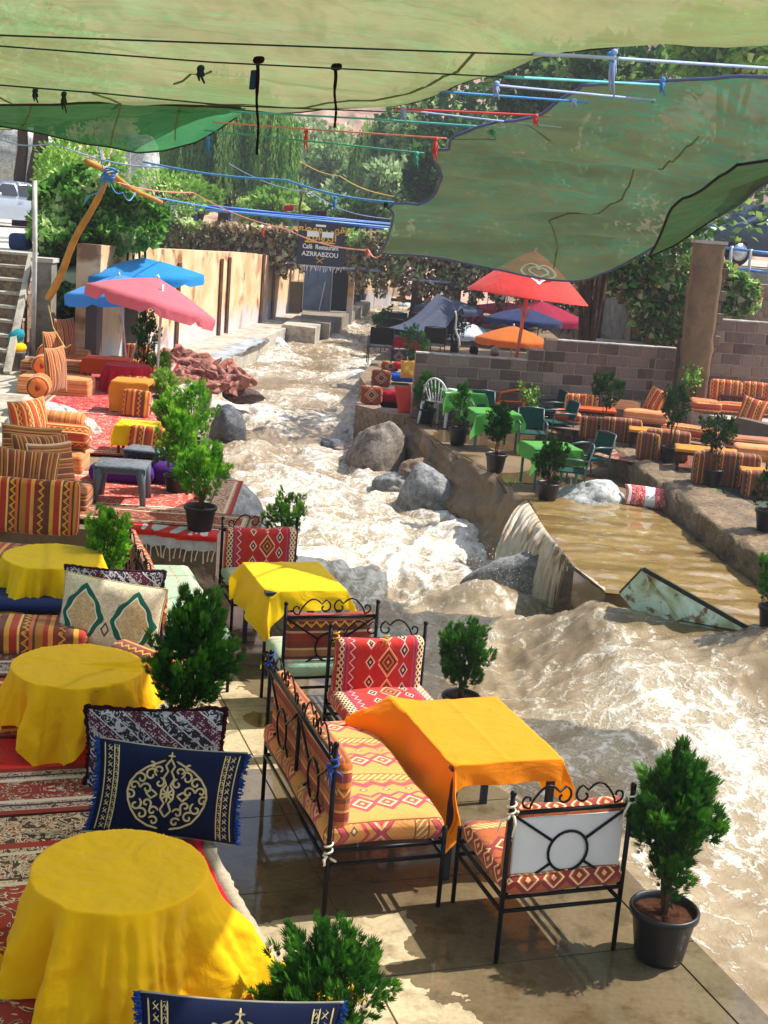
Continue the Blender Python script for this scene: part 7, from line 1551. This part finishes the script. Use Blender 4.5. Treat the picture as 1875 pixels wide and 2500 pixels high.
cushion_px(1073, 850, ZG, (.5, .16, .42), R(4), KBRN, 'rust kilim cushion between black chairs beyond the wall', up=.3); cushion_px(1045, 840, ZG, (.5, .16, .4), R(4), KBLU, 'slate diamond cushion beyond the wall', up=.3); cushion_px(1015, 815, ZG, (.4, .3, .4), R(4), ORS, 'orange striped armchair cushion under the tarpaulin', up=.3)
def fplant(x, y, h, r, lab, sd, m=THUJAD, ph=.28): v = far(x, y); conifer('potted_conifer', v, [(ph, r*.4), (h*.5, r), (h*.8, r*.8), (h, .03)], ph, .15, lab, 380, .09, m, sd, stems=3)
fplant(938, 832, 1.05, .22, 'dark pointed conifer among the far black chairs by the river', 61); fplant(927, 815, .6, .2, 'small plant farthest up the right bank of the river', 62, THUJA); fplant(1010, 900, 1.0, .34, 'bushy green plant just behind the river end of the wall', 63, THUJA); fplant(1055, 815, .95, .26, 'dark conifer beneath the slate tarpaulin', 64); fplant(1110, 860, 1.2, .38, 'large dark shrub beside the seated man', 65); fplant(1140, 835, 1.3, .45, 'dark shrub behind the seated man', 66); fplant(1085, 795, .9, .3, 'dark shrub under the red awning', 67)
def fpar(x, y, Rr, m, lab, ytop, Yb=None, drop=.45, **k):
    b = far(x, y); H = atY(x, ytop, b.y).z-ZG; parasol(b, Rr, H, m, lab, drop=drop, group='parasols on the far right bank', **k)
SLATE = cloth('slate_cloth', '#3c4458', .25, .15); NAV = cloth('navy_parasol_cloth', '#1c2c58', .25, .15); MARP = cloth('maroon_parasol_cloth', '#a80c3c', .35, .15); ORP = cloth('orange_parasol_cloth', '#d8701c', .35, .1); MAG = cloth('magenta_parasol_cloth', '#e0107c', .35, .12); REDP = cloth('red_parasol_cloth', '#e8443c', .35, .1); WTP = cloth('white_awning_cloth', '#c8ccd0', .3, .08)
fpar(1245, 890, 1.02, ORP, 'orange parasol just behind the stepped block wall', 795, drop=.36, val=.16); fpar(1272, 850, 1.22, NAV, 'navy blue parasol behind the orange one', 750, drop=.36); fpar(1310, 842, 1.5, MARP, 'maroon parasol behind the navy blue parasol', 735, drop=.5, val=.22)
fpar(1345, 790, 1.0, MAG, 'magenta parasol beyond the maroon one', 700, drop=.4); fpar(1235, 800, 1.5, MARP, 'crimson awning like parasol behind the navy one at left', 738, drop=.25); fpar(1090, 830, 1.1, SLATE, 'slate grey parasol above the rattan chairs', 728, drop=.3); fpar(1115, 815, 1.3, MARP, 'flat red parasol right of the slate tarpaulin', 760, drop=.12, val=.18); fpar(1130, 840, 1.1, WTP, 'pale grey parasol under the flat red one', 785, drop=.35)
# slate tarpaulin tent
tp_ = [atY(1068, 716, 38), atY(945, 800, 34), atY(1045, 815, 34), atY(1125, 745, 38), atY(1110, 728, 42)]; V = []
for i in range(16):
    for j in range(16):
        u, v_ = i/15, j/15; a = tp_[1].lerp(tp_[2], u); c = tp_[0].lerp(tp_[3], u); p = a.lerp(c, v_); V.append((p.x, p.y, p.z-.35*math.sin(math.pi*v_)*(.6+.4*math.sin(u*9))))
o = np_mesh('tarpaulin', V, grid_faces(16, 16), SLATE, smooth=True); tag(o, 'slate grey tarpaulin sloping toward the river over the black chairs', 'tarpaulin')
# heart parasol
hb = at(1250, 872, ZG); hb.y = max(hb.y, YW+.5); tpz = atY(1305, 612, YW+1.0); hb = Vector((atY(1250, 870, YW+.8).x, YW+.8, ZG)); H = tpz.z-ZG
hp = parasol(hb, 1.16, H, REDP, 'salmon red parasol with white swirl heart seen through the green net', drop=.86, val=.02, tilt=(tpz.x-hb.x, .1), pole=plain('pink_pole', '#c86a54', .5), pr=.035, n=8, scal=.2, rz=0)
sw_ = MB(); top = Vector((tpz.x-hb.x, .1, H))
def cone_pt(x, s): # x across, s down the near face
    r = math.hypot(x, s); q = min(r/1.16, 1); return Vector((top.x+x, top.y-s, H-.86*q**1.25+.03))
for sc_, w_ in ((1.0, .05), (.55, .05)):
    pts = []
    for a in np.linspace(0, 2*math.pi, 40): hx = 16*math.sin(a)**3/17; hy = (13*math.cos(a)-5*math.cos(2*a)-2*math.cos(3*a)-math.cos(4*a))/17; pts.append(cone_pt(.05+hx*.34*sc_, .62-hy*.26*sc_))
    ribbon(sw_, pts, w_, Vector((0, -.4, 1)).normalized())
sw_.build('swirl_heart_print', SWH, hp)
# seated man and people on the footbridge
def person(loc, rz, label, shirt, sit=True, s=1.0, hair='#14100c', skin='#6a4030'):
    t = thing('person', loc, label, 'person', rz); SK = plain('skin_'+skin[1:], skin, .6, .3, 0, .05); CL = plain('shirt_'+shirt[1:], shirt, .85, .15, 0, .1)
    if sit: J = dict(pel=(0, 0, .48), ch=(0, -.06, .82), nk=(0, -.10, 1.0), hd=(0, -.14, 1.13), sl=(-.19, -.08, .95), sr=(.19, -.08, .95), el=(-.26, -.2, .72), er=(.26, -.2, .72), wl=(-.14, -.40, .70), wr=(.14, -.40, .70), hl=(-.1, -.02, .46), hr=(.1, -.02, .46), kl=(-.13, -.44, .48), kr=(.13, -.44, .48), fl=(-.13, -.42, .06), fr=(.13, -.42, .06), tl=(-.13, -.58, .03), tr=(.13, -.58, .03))
    else: J = dict(pel=(0, 0, .95), ch=(0, 0, 1.25), nk=(0, 0, 1.46), hd=(0, -.02, 1.60), sl=(-.2, 0, 1.40), sr=(.2, 0, 1.40), el=(-.25, -.02, 1.12), er=(.25, -.02, 1.12), wl=(-.2, -.2, 1.0), wr=(.2, -.2, 1.0), hl=(-.1, 0, .92), hr=(.1, 0, .92), kl=(-.11, -.02, .5), kr=(.11, -.02, .5), fl=(-.11, 0, .06), fr=(.11, 0, .06), tl=(-.11, -.16, .03), tr=(.11, -.16, .03))
    ks = list(J); E_ = [('pel', 'ch'), ('ch', 'nk'), ('nk', 'hd'), ('ch', 'sl'), ('ch', 'sr'), ('sl', 'el'), ('sr', 'er'), ('el', 'wl'), ('er', 'wr'), ('pel', 'hl'), ('pel', 'hr'), ('hl', 'kl'), ('hr', 'kr'), ('kl', 'fl'), ('kr', 'fr'), ('fl', 'tl'), ('fr', 'tr')]
    rad = dict(pel=.14, ch=.15, nk=.055, hd=.06, sl=.07, sr=.07, el=.045, er=.045, wl=.03, wr=.03, hl=.09, hr=.09, kl=.06, kr=.06, fl=.04, fr=.04, tl=.03, tr=.03)
    me = bpy.data.meshes.new('body'); me.from_pydata([J[k] for k in ks], [(ks.index(a), ks.index(b)) for a, b in E_], []); o = bpy.data.objects.new('body', me); COL.objects.link(o); o.modifiers.new('k', 'SKIN'); o.modifiers.new('s', 'SUBSURF').levels = 1
    for i, k in enumerate(ks): me.skin_vertices[0].data[i].radius = (rad[k],)*2
    me.skin_vertices[0].data[0].use_root = True
    dg = bpy.context.evaluated_depsgraph_get(); m2 = bpy.data.meshes.new_from_object(o.evaluated_get(dg)); bpy.data.objects.remove(o); m2.materials.clear(); b = link_mesh('body', m2, CL, t, True); b.name = 'body'
    h = Vector(J['hd']); MB().lathe([(0, -.115), (.05, -.10), (.07, -.04), (.083, .03), (.07, .09), (.03, .118), (0, .12)], 16, (h.x, h.y, h.z+.02), .92, 1.08).build('head', SK, t, True); MB().lathe([(.086, .0), (.092, .05), (.08, .10), (.04, .13), (0, .135)], 16, (h.x, h.y+.012, h.z+.02), .96, 1.1).build('hair', plain('hair_'+hair[1:], hair, .9), t, True)
    MB().tube([(h.x, h.y-.085, h.z+.03), (h.x, h.y-.105, h.z+.0), (h.x, h.y-.085, h.z-.01)], .012, 5).build('nose', SK, t, True)
    for s_ in (-1, 1):
        MB().rbox((h.x+s_*.078, h.y+.005, h.z+.01), (.02, .035, .06), .009, 3).build('ear', SK, t, True); w = Vector(J['wl' if s_ < 0 else 'wr']); hb_ = MB(); hb_.rbox((w.x, w.y-.05, w.z), (.07, .09, .03), .014, 3)
        for q in range(4): hb_.tube([(w.x-.027+q*.018, w.y-.09, w.z), (w.x-.027+q*.018, w.y-.14, w.z-.01), (w.x-.027+q*.018, w.y-.15, w.z-.035)], .008, 4)
        hb_.tube([(w.x-s_*.03, w.y-.04, w.z), (w.x-s_*.05, w.y-.09, w.z-.01)], .009, 4); hb_.build('hand', SK, t, True)
    t.scale = (s, s, s); return t
v = atY(1148, 872, YW+1.1); person((v.x, v.y, ZG), R(150), 'man in a beige shirt sitting with his back to the wall under the orange parasol', '#b8a890'); v = atY(1205, 872, YW+1.3); person((v.x, v.y, ZG), R(170), 'person in a light grey shirt leaning forward beside the orange parasol pole', '#8a8a88', hair='#8a8a86')
v = atY(425, 500, 50); person((v.x, 50, v.z-1.35), R(100), 'person in a white shirt standing on the footbridge beside the red folding chair', '#c8c8d0', False); v = atY(383, 492, 50); person((v.x, 50, v.z-1.4), R(80), 'person in a dark shirt at the left end of the footbridge', '#5a4a4a', False); v = atY(1700, 0, 50)
sb = thing('folding_chair', atY(462, 500, 47), 'red and black folding chair on the footbridge behind the blue handrail', 'chair'); b = MB(); c = atY(462, 488, 47)
MB().rbox((c.x, c.y, c.z), (.5, .06, .36), .03, 4).build('backrest', REDV, sb, True, world=True); MB().rbox((c.x, c.y-.04, c.z), (.3, .03, .2), .01, 4).build('panel', RAT, sb, True, world=True); MB().tube([(c.x-.28, c.y, c.z-.7), (c.x-.28, c.y, c.z+.25), (c.x+.28, c.y, c.z+.2), (c.x+.28, c.y, c.z-.7)], .025, 6).build('frame', BLP, sb, True, world=True)
for k, (x, y, m, lab) in enumerate(((705, 508, REDV, 'red and navy cloth hung at the far end of the footbridge rail'), (785, 522, MAR, 'dark red cloth hung on the footbridge rail near the sign'))): o = MB().rbox((0, 0, 0), (.35, .08, .22), .03, 4, wob=.02).build('hung_cloth', m, None, True); o.location = atY(x, y, 47); tag(o, lab, 'cloth')
t = pole('post', atY(733, 545, 46), atY(734, 470, 46), .05, 'thin brown post rising behind the footbridge', plain('brown_post', '#5a3828', .8)); t = pole('post', atY(1120, 850, 36), atY(1110, 760, 36), .03, 'pale pole of the flat red parasol', pw)
# ================================================================ SHADE NETS AND ROPES
def net_mat(name, a, b_, k=.42, clear=.12, sc=1.0, dark='#3a4a26', lw=.55):
    M = Mt(name, .9, .1); x, y, z = M.xyz('World'); n = M.noise(1, 10, v=M.vec(x*2.4, y*9, z*12), rough=.8); n2 = M.noise(.6, 6, v=M.vec(x*.7, y*1.6, z*2.5), rough=.65); w = M.noise(1, 4, v=M.vec(x*14, y*90, z*90), rough=.7)
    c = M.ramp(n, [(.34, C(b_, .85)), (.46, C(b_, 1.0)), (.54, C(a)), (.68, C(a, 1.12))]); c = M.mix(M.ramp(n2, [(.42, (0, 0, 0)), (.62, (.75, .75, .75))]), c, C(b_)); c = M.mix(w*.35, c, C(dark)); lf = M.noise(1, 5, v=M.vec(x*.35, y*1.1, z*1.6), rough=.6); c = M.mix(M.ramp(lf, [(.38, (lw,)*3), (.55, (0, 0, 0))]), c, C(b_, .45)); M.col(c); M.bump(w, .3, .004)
    M.trans(c, k, clear); return M.m
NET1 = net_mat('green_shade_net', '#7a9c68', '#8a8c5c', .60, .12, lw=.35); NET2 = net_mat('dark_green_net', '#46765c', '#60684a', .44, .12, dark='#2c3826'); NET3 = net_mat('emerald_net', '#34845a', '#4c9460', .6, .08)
SEAM = plain('seam_thread', '#6c7a4a', .9, .1)
def net(name, rows, m, label, nu=90, nv=50, amp=.03, seed=3, cat='shade net', hem=None, seams=(), back=None):
    """rows: list of polylines (world points), lofted"""
    from_rows = []
    for r in rows: from_rows.append([lerp_poly(r, i/(nu-1)) for i in range(nu)])
    V = []; G = []
    K = len(rows)
    for i in range(nu):
        for j in range(nv):
            t = j/(nv-1)*(K-1); q = min(int(t), K-2); f = t-q; P = [from_rows[max(0, min(K-1, q+d))][i] for d in (-1, 0, 1, 2)]
            p = .5*((2*P[1])+(P[2]-P[0])*f+(2*P[0]-5*P[1]+4*P[2]-P[3])*f*f+(3*P[1]-P[0]-3*P[2]+P[3])*f**3)
            V.append([p.x, p.y, p.z])
    V = np.array(V); V[:, 2] += amp*.6*fbm(V[:, 0]*.7+seed, V[:, 1]*.7, seed, 3)+amp*1.1*fbm(V[:, 0]*.5, V[:, 1]*2.2, seed+4, 3)*np.tile(np.sin(np.pi*np.linspace(0, 1, nv)), nu)
    t = thing(name, tuple(V[0]), label, cat); o = np_mesh('fabric', V-V[0], grid_faces(nu, nv), m, t, smooth=True)
    g = V.reshape(nu, nv, 3)
    for ed, nm in ((g[:, -1], 'hem'), (g[:, 0], 'hem'), (g[0], 'hem')):
        if hem: MB().tube([tuple(p) for p in ed[::2]], hem[0], 5).build(nm, hem[1], t, True, world=True)
    for (u0, v0, pts) in seams:
        pp = []
        for k in range(len(pts)-1):
            for s in np.linspace(0, 1, 5, endpoint=False):
                u = pts[k][0]+(pts[k+1][0]-pts[k][0])*s; w = pts[k][1]+(pts[k+1][1]-pts[k][1])*s; fu = u*(nu-1); fw = w*(nv-1); iu = min(nu-2, int(fu)); iw = min(nv-2, int(fw)); fu -= iu; fw -= iw; p = (g[iu, iw]*(1-fu)+g[iu+1, iw]*fu)*(1-fw)+(g[iu, iw+1]*(1-fu)+g[iu+1, iw+1]*fu)*fw; p[2] -= .008; pp.append(tuple(p))
        MB().tube(pp, v0, 4).build('seam', SEAM, t, world=True)
    return t, g
# big canopy over the viewer: far edge, two inner rows, near edge behind the camera
e_far = [at(-260, 300, 4.95), at(0, 318, 4.9), at(230, 292, 4.9), at(420, 272, 4.9), at(600, 270, 4.92), at(700, 276, 4.93), at(820, 268, 4.95), at(935, 262, 4.97), at(1040, 240, 5.0), at(1130, 205, 5.0), at(1200, 180, 5.0), at(1300, 140, 5.0), at(1420, 118, 5.02), at(1600, 100, 5.05), at(1875, 72, 5.1), at(2150, 30, 5.1)]
def up_row(pts, k, z, dx=0.0): return [Vector((p.x*k[0]+dx, p.y*k[1]+k[2], z)) for p in pts]
N_ = len(e_far); r2 = [Vector((p.x*.92, p.y*.80+.2, 4.85)) for p in e_far]; r3 = [Vector((p.x*.85, p.y*.62+.2, 5.0)) for p in e_far]; r4 = [Vector((-5.5+7.2*i/(N_-1), 4.2, 5.1)) for i in range(N_)]; r5 = [Vector((-6+7.8*i/(N_-1), -1.5, 5.2)) for i in range(N_)]
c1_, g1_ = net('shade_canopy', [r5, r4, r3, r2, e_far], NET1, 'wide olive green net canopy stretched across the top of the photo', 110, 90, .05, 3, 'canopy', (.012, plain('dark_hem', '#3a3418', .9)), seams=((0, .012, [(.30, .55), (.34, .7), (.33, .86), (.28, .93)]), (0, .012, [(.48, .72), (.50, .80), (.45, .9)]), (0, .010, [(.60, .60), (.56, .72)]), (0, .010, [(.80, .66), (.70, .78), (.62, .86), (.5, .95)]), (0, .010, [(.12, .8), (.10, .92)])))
# emerald flap hanging below its far left edge
fa = [at(-200, 285, 4.75), at(0, 272, 4.75), at(200, 262, 4.78), at(400, 256, 4.82), at(600, 268, 4.86)]
YF = fa[2].y
def rowY(pts, Y): return [atY(x, y, Y) for x, y in pts]
fm_ = rowY([(-200, 300), (0, 300), (200, 305), (400, 300), (598, 271)], 15.5); fb_ = rowY([(-200, 330), (0, 325), (200, 352), (400, 345), (590, 276)], 16.3); fc_ = rowY([(-200, 300), (0, 305), (100, 325), (200, 350), (330, 374), (400, 370), (480, 345), (540, 312), (585, 280)], 16.8)
net('canopy_flap', [rowY([(-200, 262), (0, 255), (200, 250), (400, 252), (600, 266)], 15.2), rowY([(-200, 285), (0, 283), (200, 290), (400, 288), (598, 269)], 15.9), rowY([(-200, 300), (0, 296), (200, 330), (400, 326), (592, 273)], 16.4), fc_], NET3, 'emerald green flap sagging below the left end of the olive canopy', 70, 30, .05, 6, 'canopy', (.014, plain('dark_hem', '#3a3418')), seams=((0, .01, [(.35, 0), (.33, .5), (.3, 1)]), (0, .01, [(.62, .1), (.6, .6), (.58, 1)]), (0, .01, [(.8, .1), (.78, 1)])))
# right canopy: scalloped left edge, sagging lower edge
LE = [(1290, 262), (1420, 212), (1400, 238), (1342, 248), (1335, 272), (1300, 282), (1230, 300), (1222, 318), (1150, 330), (1085, 337), (1106, 352), (1092, 372), (1030, 378), (1068, 395), (1080, 430), (1066, 470), (1020, 492), (950, 497), (962, 515), (956, 550), (945, 590), (930, 617)]
def Yc(y): return float(np.interp(y, [60, 200, 350, 500, 620, 700], [11.5, 12.5, 14.0, 15.5, 17.0, 17.5]))
def edge(y):      # left outline x for a photo row y
    ys = [212, 240, 262, 285, 303, 318, 337, 352, 372, 382, 395, 430, 470, 492, 500, 515, 550, 590, 617]; xs = [1420, 1380, 1342, 1300, 1225, 1215, 1085, 1104, 1085, 1035, 1068, 1080, 1062, 1000, 950, 962, 956, 945, 930]
    return float(np.interp(y, ys, xs))
rows = []
for y0, y1 in zip(np.linspace(205, 617, 30), np.linspace(188, 430, 30)):
    s = (y0-205)/412; xl = edge(y0); pts = []
    for q in np.linspace(0, 1, 26):
        x = xl+(3000-xl)*q; yb = y0 if s < .99 else y0  # right end lengthened out of view to shade the water and terrace
        # lower rows sag: photo rows between the top edge and the sagging hem
        topy = np.interp(x, [930, 1420, 1660, 1875, 2350, 3000], [205, 212, 203, 190, 160, 100]); boty = np.interp(x, [925, 1000, 1100, 1200, 1310, 1400, 1500, 1650, 1760, 1875, 2100, 2350, 3000], [617, 645, 670, 688, 697, 691, 655, 590, 520, 432, 330, 290, 240])
        y = y0 if q == 0 else topy*(1-s)+boty*s
        w = min(1, q*4); y = y0*(1-w)+(topy*(1-s)+boty*s)*w
        d = Yc(y); 
        if x > 1500: d -= (x-1500)*.0016
        pts.append(atY(x, y, d-.5*math.sin(math.pi*s)*math.sin(math.pi*min(1, q*1.3))))
    rows.append(pts)
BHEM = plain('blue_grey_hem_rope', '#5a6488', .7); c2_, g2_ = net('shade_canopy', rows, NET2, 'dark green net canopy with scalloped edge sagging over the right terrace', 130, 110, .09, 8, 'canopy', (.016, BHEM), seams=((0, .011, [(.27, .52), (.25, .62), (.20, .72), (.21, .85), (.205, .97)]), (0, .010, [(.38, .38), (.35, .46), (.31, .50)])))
# folded second sheet at the right
rw = [rowY([(1800, 400), (1840, 393), (1900, 384), (2100, 345)], 13.0), rowY([(1722, 452), (1790, 436), (1880, 412), (2100, 362)], 13.6), rowY([(1642, 508), (1740, 478), (1880, 422), (2100, 368)], 14.3), rowY([(1612, 575), (1690, 545), (1880, 427), (2100, 372)], 14.9), rowY([(1584, 626), (1650, 593), (1760, 521), (1875, 433), (2100, 380)], 15.4)]
net('canopy_flap', rw, net_mat('mint_net', '#5a9468', '#7c9c6a', .5, .08), 'lighter green folded sheet over the right end of the dark canopy', 60, 40, .04, 12, 'canopy', (.016, plain('black_hem', '#101410', .8)), seams=((0, .016, [(.5, .2), (.48, .6), (.45, .8)]),))
# ropes
RC = dict(w='#9ab0d8', b='#4a90c8', t='#5ab8b8', g='#4aa88a', r='#d84a48', d='#14302c', o='#e0907a', y='#d8b860')
def rope(pts, col, r, label, sag=0.0, name='rope', rag=None, n=18):
    P = [atY(x, y, Y) for x, y, Y in pts]; t = thing(name, P[0], label, 'rope', 0, 'ropes strung between the canopies'); q = []
    for i in range(len(P)-1):
        for s in np.linspace(0, 1, n, endpoint=False): p = P[i].lerp(P[i+1], s); p.z -= sag*math.sin(math.pi*s); q.append(p)
    q.append(P[-1]); m = cloth('rope_'+col, RC[col], 0); MB().tube(q, r*.72, 6).build('strand', m, t, True, world=True)
    if rag:
        for (x, y, Y, c, ln) in rag:
            p = atY(x, y, Y); b = MB(); m2 = cloth('rag_'+c, RC.get(c, c), .1); b.rbox((p.x, p.y, p.z), (.05, .045, .05), .02, 3, wob=.008)
            for k in range(4): a = k*1.6; b.tube([p, p+Vector((.018*math.cos(a), .015*math.sin(a), -ln*.4)), p+Vector((.025*math.cos(a)+.01*k, .02*math.sin(a), -ln*(.5+.17*k)))], [.013, .012, .006], 5)
            b.build('knot', m2, t, True, world=True)
    return t
rope([(-60, 84, 7.4), (1300, 134, 8.0)], 'd', .007, 'dark rope across the whole underside of the olive canopy, upper one', .0)
rope([(1300, 132, 8.0), (1400, 136, 8.6), (1900, 168, 10.8)], 'w', .016, 'pale blue rope running from the olive canopy edge to the right margin', 0, rag=((1500, 128, 9.8, 'w', .32), (1490, 134, 9.8, 'b', .05)))
rope([(-60, 108, 8.4), (520, 152, 8.6), (1230, 188, 9.4)], 'd', .007, 'dark rope under the olive canopy, second from the top', 0, rag=((490, 168, 8.9, 'd', .09),))
rope([(1230, 187, 9.4), (1620, 208, 12.4)], 't', .015, 'turquoise rope between the two canopies, topmost', 0, rag=((1618, 195, 12.3, 'b', .14),))
rope([(-60, 203, 12), (250, 228, 12.5), (560, 258, 13.5), (1000, 275, 15)], 'd', .010, 'dark green rope under the emerald flap', .0, rag=((86, 222, 12, 'd', .10), (156, 230, 12.2, 'd', .16)))
rope([(1200, 207, 11), (1600, 245, 12.8)], 'w', .014, 'white rope just above the scalloped canopy edge', 0, rag=((1212, 205, 11, 'w', .12),))
rope([(1070, 223, 12), (1435, 250, 12.7)], 'b', .015, 'sky blue rope to the second scallop of the right canopy', 0, rag=((1402, 247, 12.6, 'w', .05),))
rope([(960, 265, 13), (1345, 283, 13.3)], 'r', .014, 'red rope to the third scallop of the right canopy', 0, rag=((1308, 284, 13.2, 'r', .10), (985, 266, 13, 'w', .12)))
rope([(960, 266, 13), (1370, 312, 13.8)], 'w', .012, 'thin white rope crossing below the red one', 0)
rope([(560, 272, 14), (900, 290, 14), (1230, 313, 13.9)], 't', .014, 'turquoise rope to the fourth scallop of the right canopy', 0, rag=((1205, 310, 13.8, 'g', .12),))
rope([(520, 298, 15), (745, 315, 15), (1090, 338, 14)], 'o', .012, 'salmon coloured rope with red rag knots', 0, rag=((748, 322, 15, 'r', .22), (1064, 340, 14, 'r', .24)))
rope([(500, 318, 15), (1035, 374, 14.4)], 'g', .012, 'green rope from the emerald flap to the scalloped edge', 0, rag=((508, 338, 15, 'b', .2), (1017, 375, 14.4, 'g', .15)))
rope([(350, 395, 20), (700, 440, 18), (960, 495, 15.5)], 'b', .02, 'thick light blue rope from the bamboo pole to the dark canopy corner', .05, rag=((818, 482, 17, 'b', .2), (942, 497, 15.6, 'd', .06)))
rope([(-40, 322, 20), (130, 350, 20), (430, 410, 20)], 'w', .014, 'pale rope behind the emerald flap at the left', .1)
rope([(240, 430, 21), (470, 470, 24), (700, 560, 24), (900, 612, 20), (935, 618, 17)], 'o', .014, 'faded red rope passing over the cafe sign to the canopy corner', .08, rag=((642, 560, 24, 'r', .14), (897, 612, 20, 'r', .1)))
rope([(735, 395, 24), (830, 430, 24), (960, 480, 16)], 'y', .010, 'thin yellowish rope behind the thick light blue rope', .05)
rope([(560, 400, 26), (760, 470, 24), (955, 535, 18)], 'w', .009, 'thin white cord low across the valley trees', .1)
rope([(370, 480, 24), (560, 515, 30), (960, 548, 40)], 'b', .018, 'blue hose laid along the footbridge handrail', .0)
rope([(118, 745, 21.8), (130, 800, 21.8), (160, 850, 21.6), (172, 842, 21.5)], 'y', .012, 'loose straw coloured cord hanging from the bamboo pole', .0); rope([(262, 440, 20), (240, 470, 20), (212, 480, 20), (205, 500, 20)], 'b', .014, 'loose blue rope end dangling from the bamboo lashing', .0); rope([(240, 350, 20), (262, 425, 20), (300, 470, 20), (330, 470, 21)], 'b', .013, 'thin blue cord looping below the bamboo crossing', .12)
# hanging dark ropes
def hanging(x, y0, y1, Y, label, r=.010):
    t = thing('hanging_rope', atY(x, y0, Y), label, 'rope'); a = atY(x, y0, Y); c = atY(x+1, y1, Y); m = plain('dark_brown_rope', '#1c0e0a', .95, .1)
    MB().tube([a.lerp(c, s)+Vector((.005*math.sin(s*11), 0, 0)) for s in np.linspace(0, 1, 22)], [r*(1.3 if s < .35 else .8+.3*math.sin(s*31)**2) for s in np.linspace(0, 1, 22)], 6).build('strand', m, t, True, world=True)
    MB().rbox((a.x+.01, a.y, a.z), (.08, .05, .05), .022, 4, wob=.01).build('knot', m, t, True, world=True); return t
hanging(628, 146, 378, 9.4, 'long dark rope hanging from the canopy in front of the willow'); t = hanging(818, 163, 312, 9.8, 'shorter dark rope hanging from the canopy edge over the hillside'); 
p = atY(618, 195, 9.4); b = MB().rbox((p.x, p.y, p.z), (.045, .02, .13), .01, 4, wob=.008); tag(b.build('rag', cloth('dark_blue_rag', '#1c3c5c', .1), None, True), 'small dark blue rag tied to the long hanging rope', 'rag')
# thin dusty air in the valley
hz = MB().box((10, 105, 43.5), (520, 350, 92.5)); o = hz.build('haze', None); o['kind'] = 'stuff'
hm = bpy.data.materials.new('valley_air'); hm.use_nodes = True; hm.node_tree.nodes.clear(); ho = hm.node_tree.nodes.new('ShaderNodeOutputMaterial'); hv = hm.node_tree.nodes.new('ShaderNodeVolumePrincipled')
hv.inputs['Density'].default_value = .0013; hv.inputs['Color'].default_value = (.9, .93, 1, 1); hv.inputs['Anisotropy'].default_value = .2; hm.node_tree.links.new(hv.outputs[0], ho.inputs['Volume']); o.data.materials.append(hm)
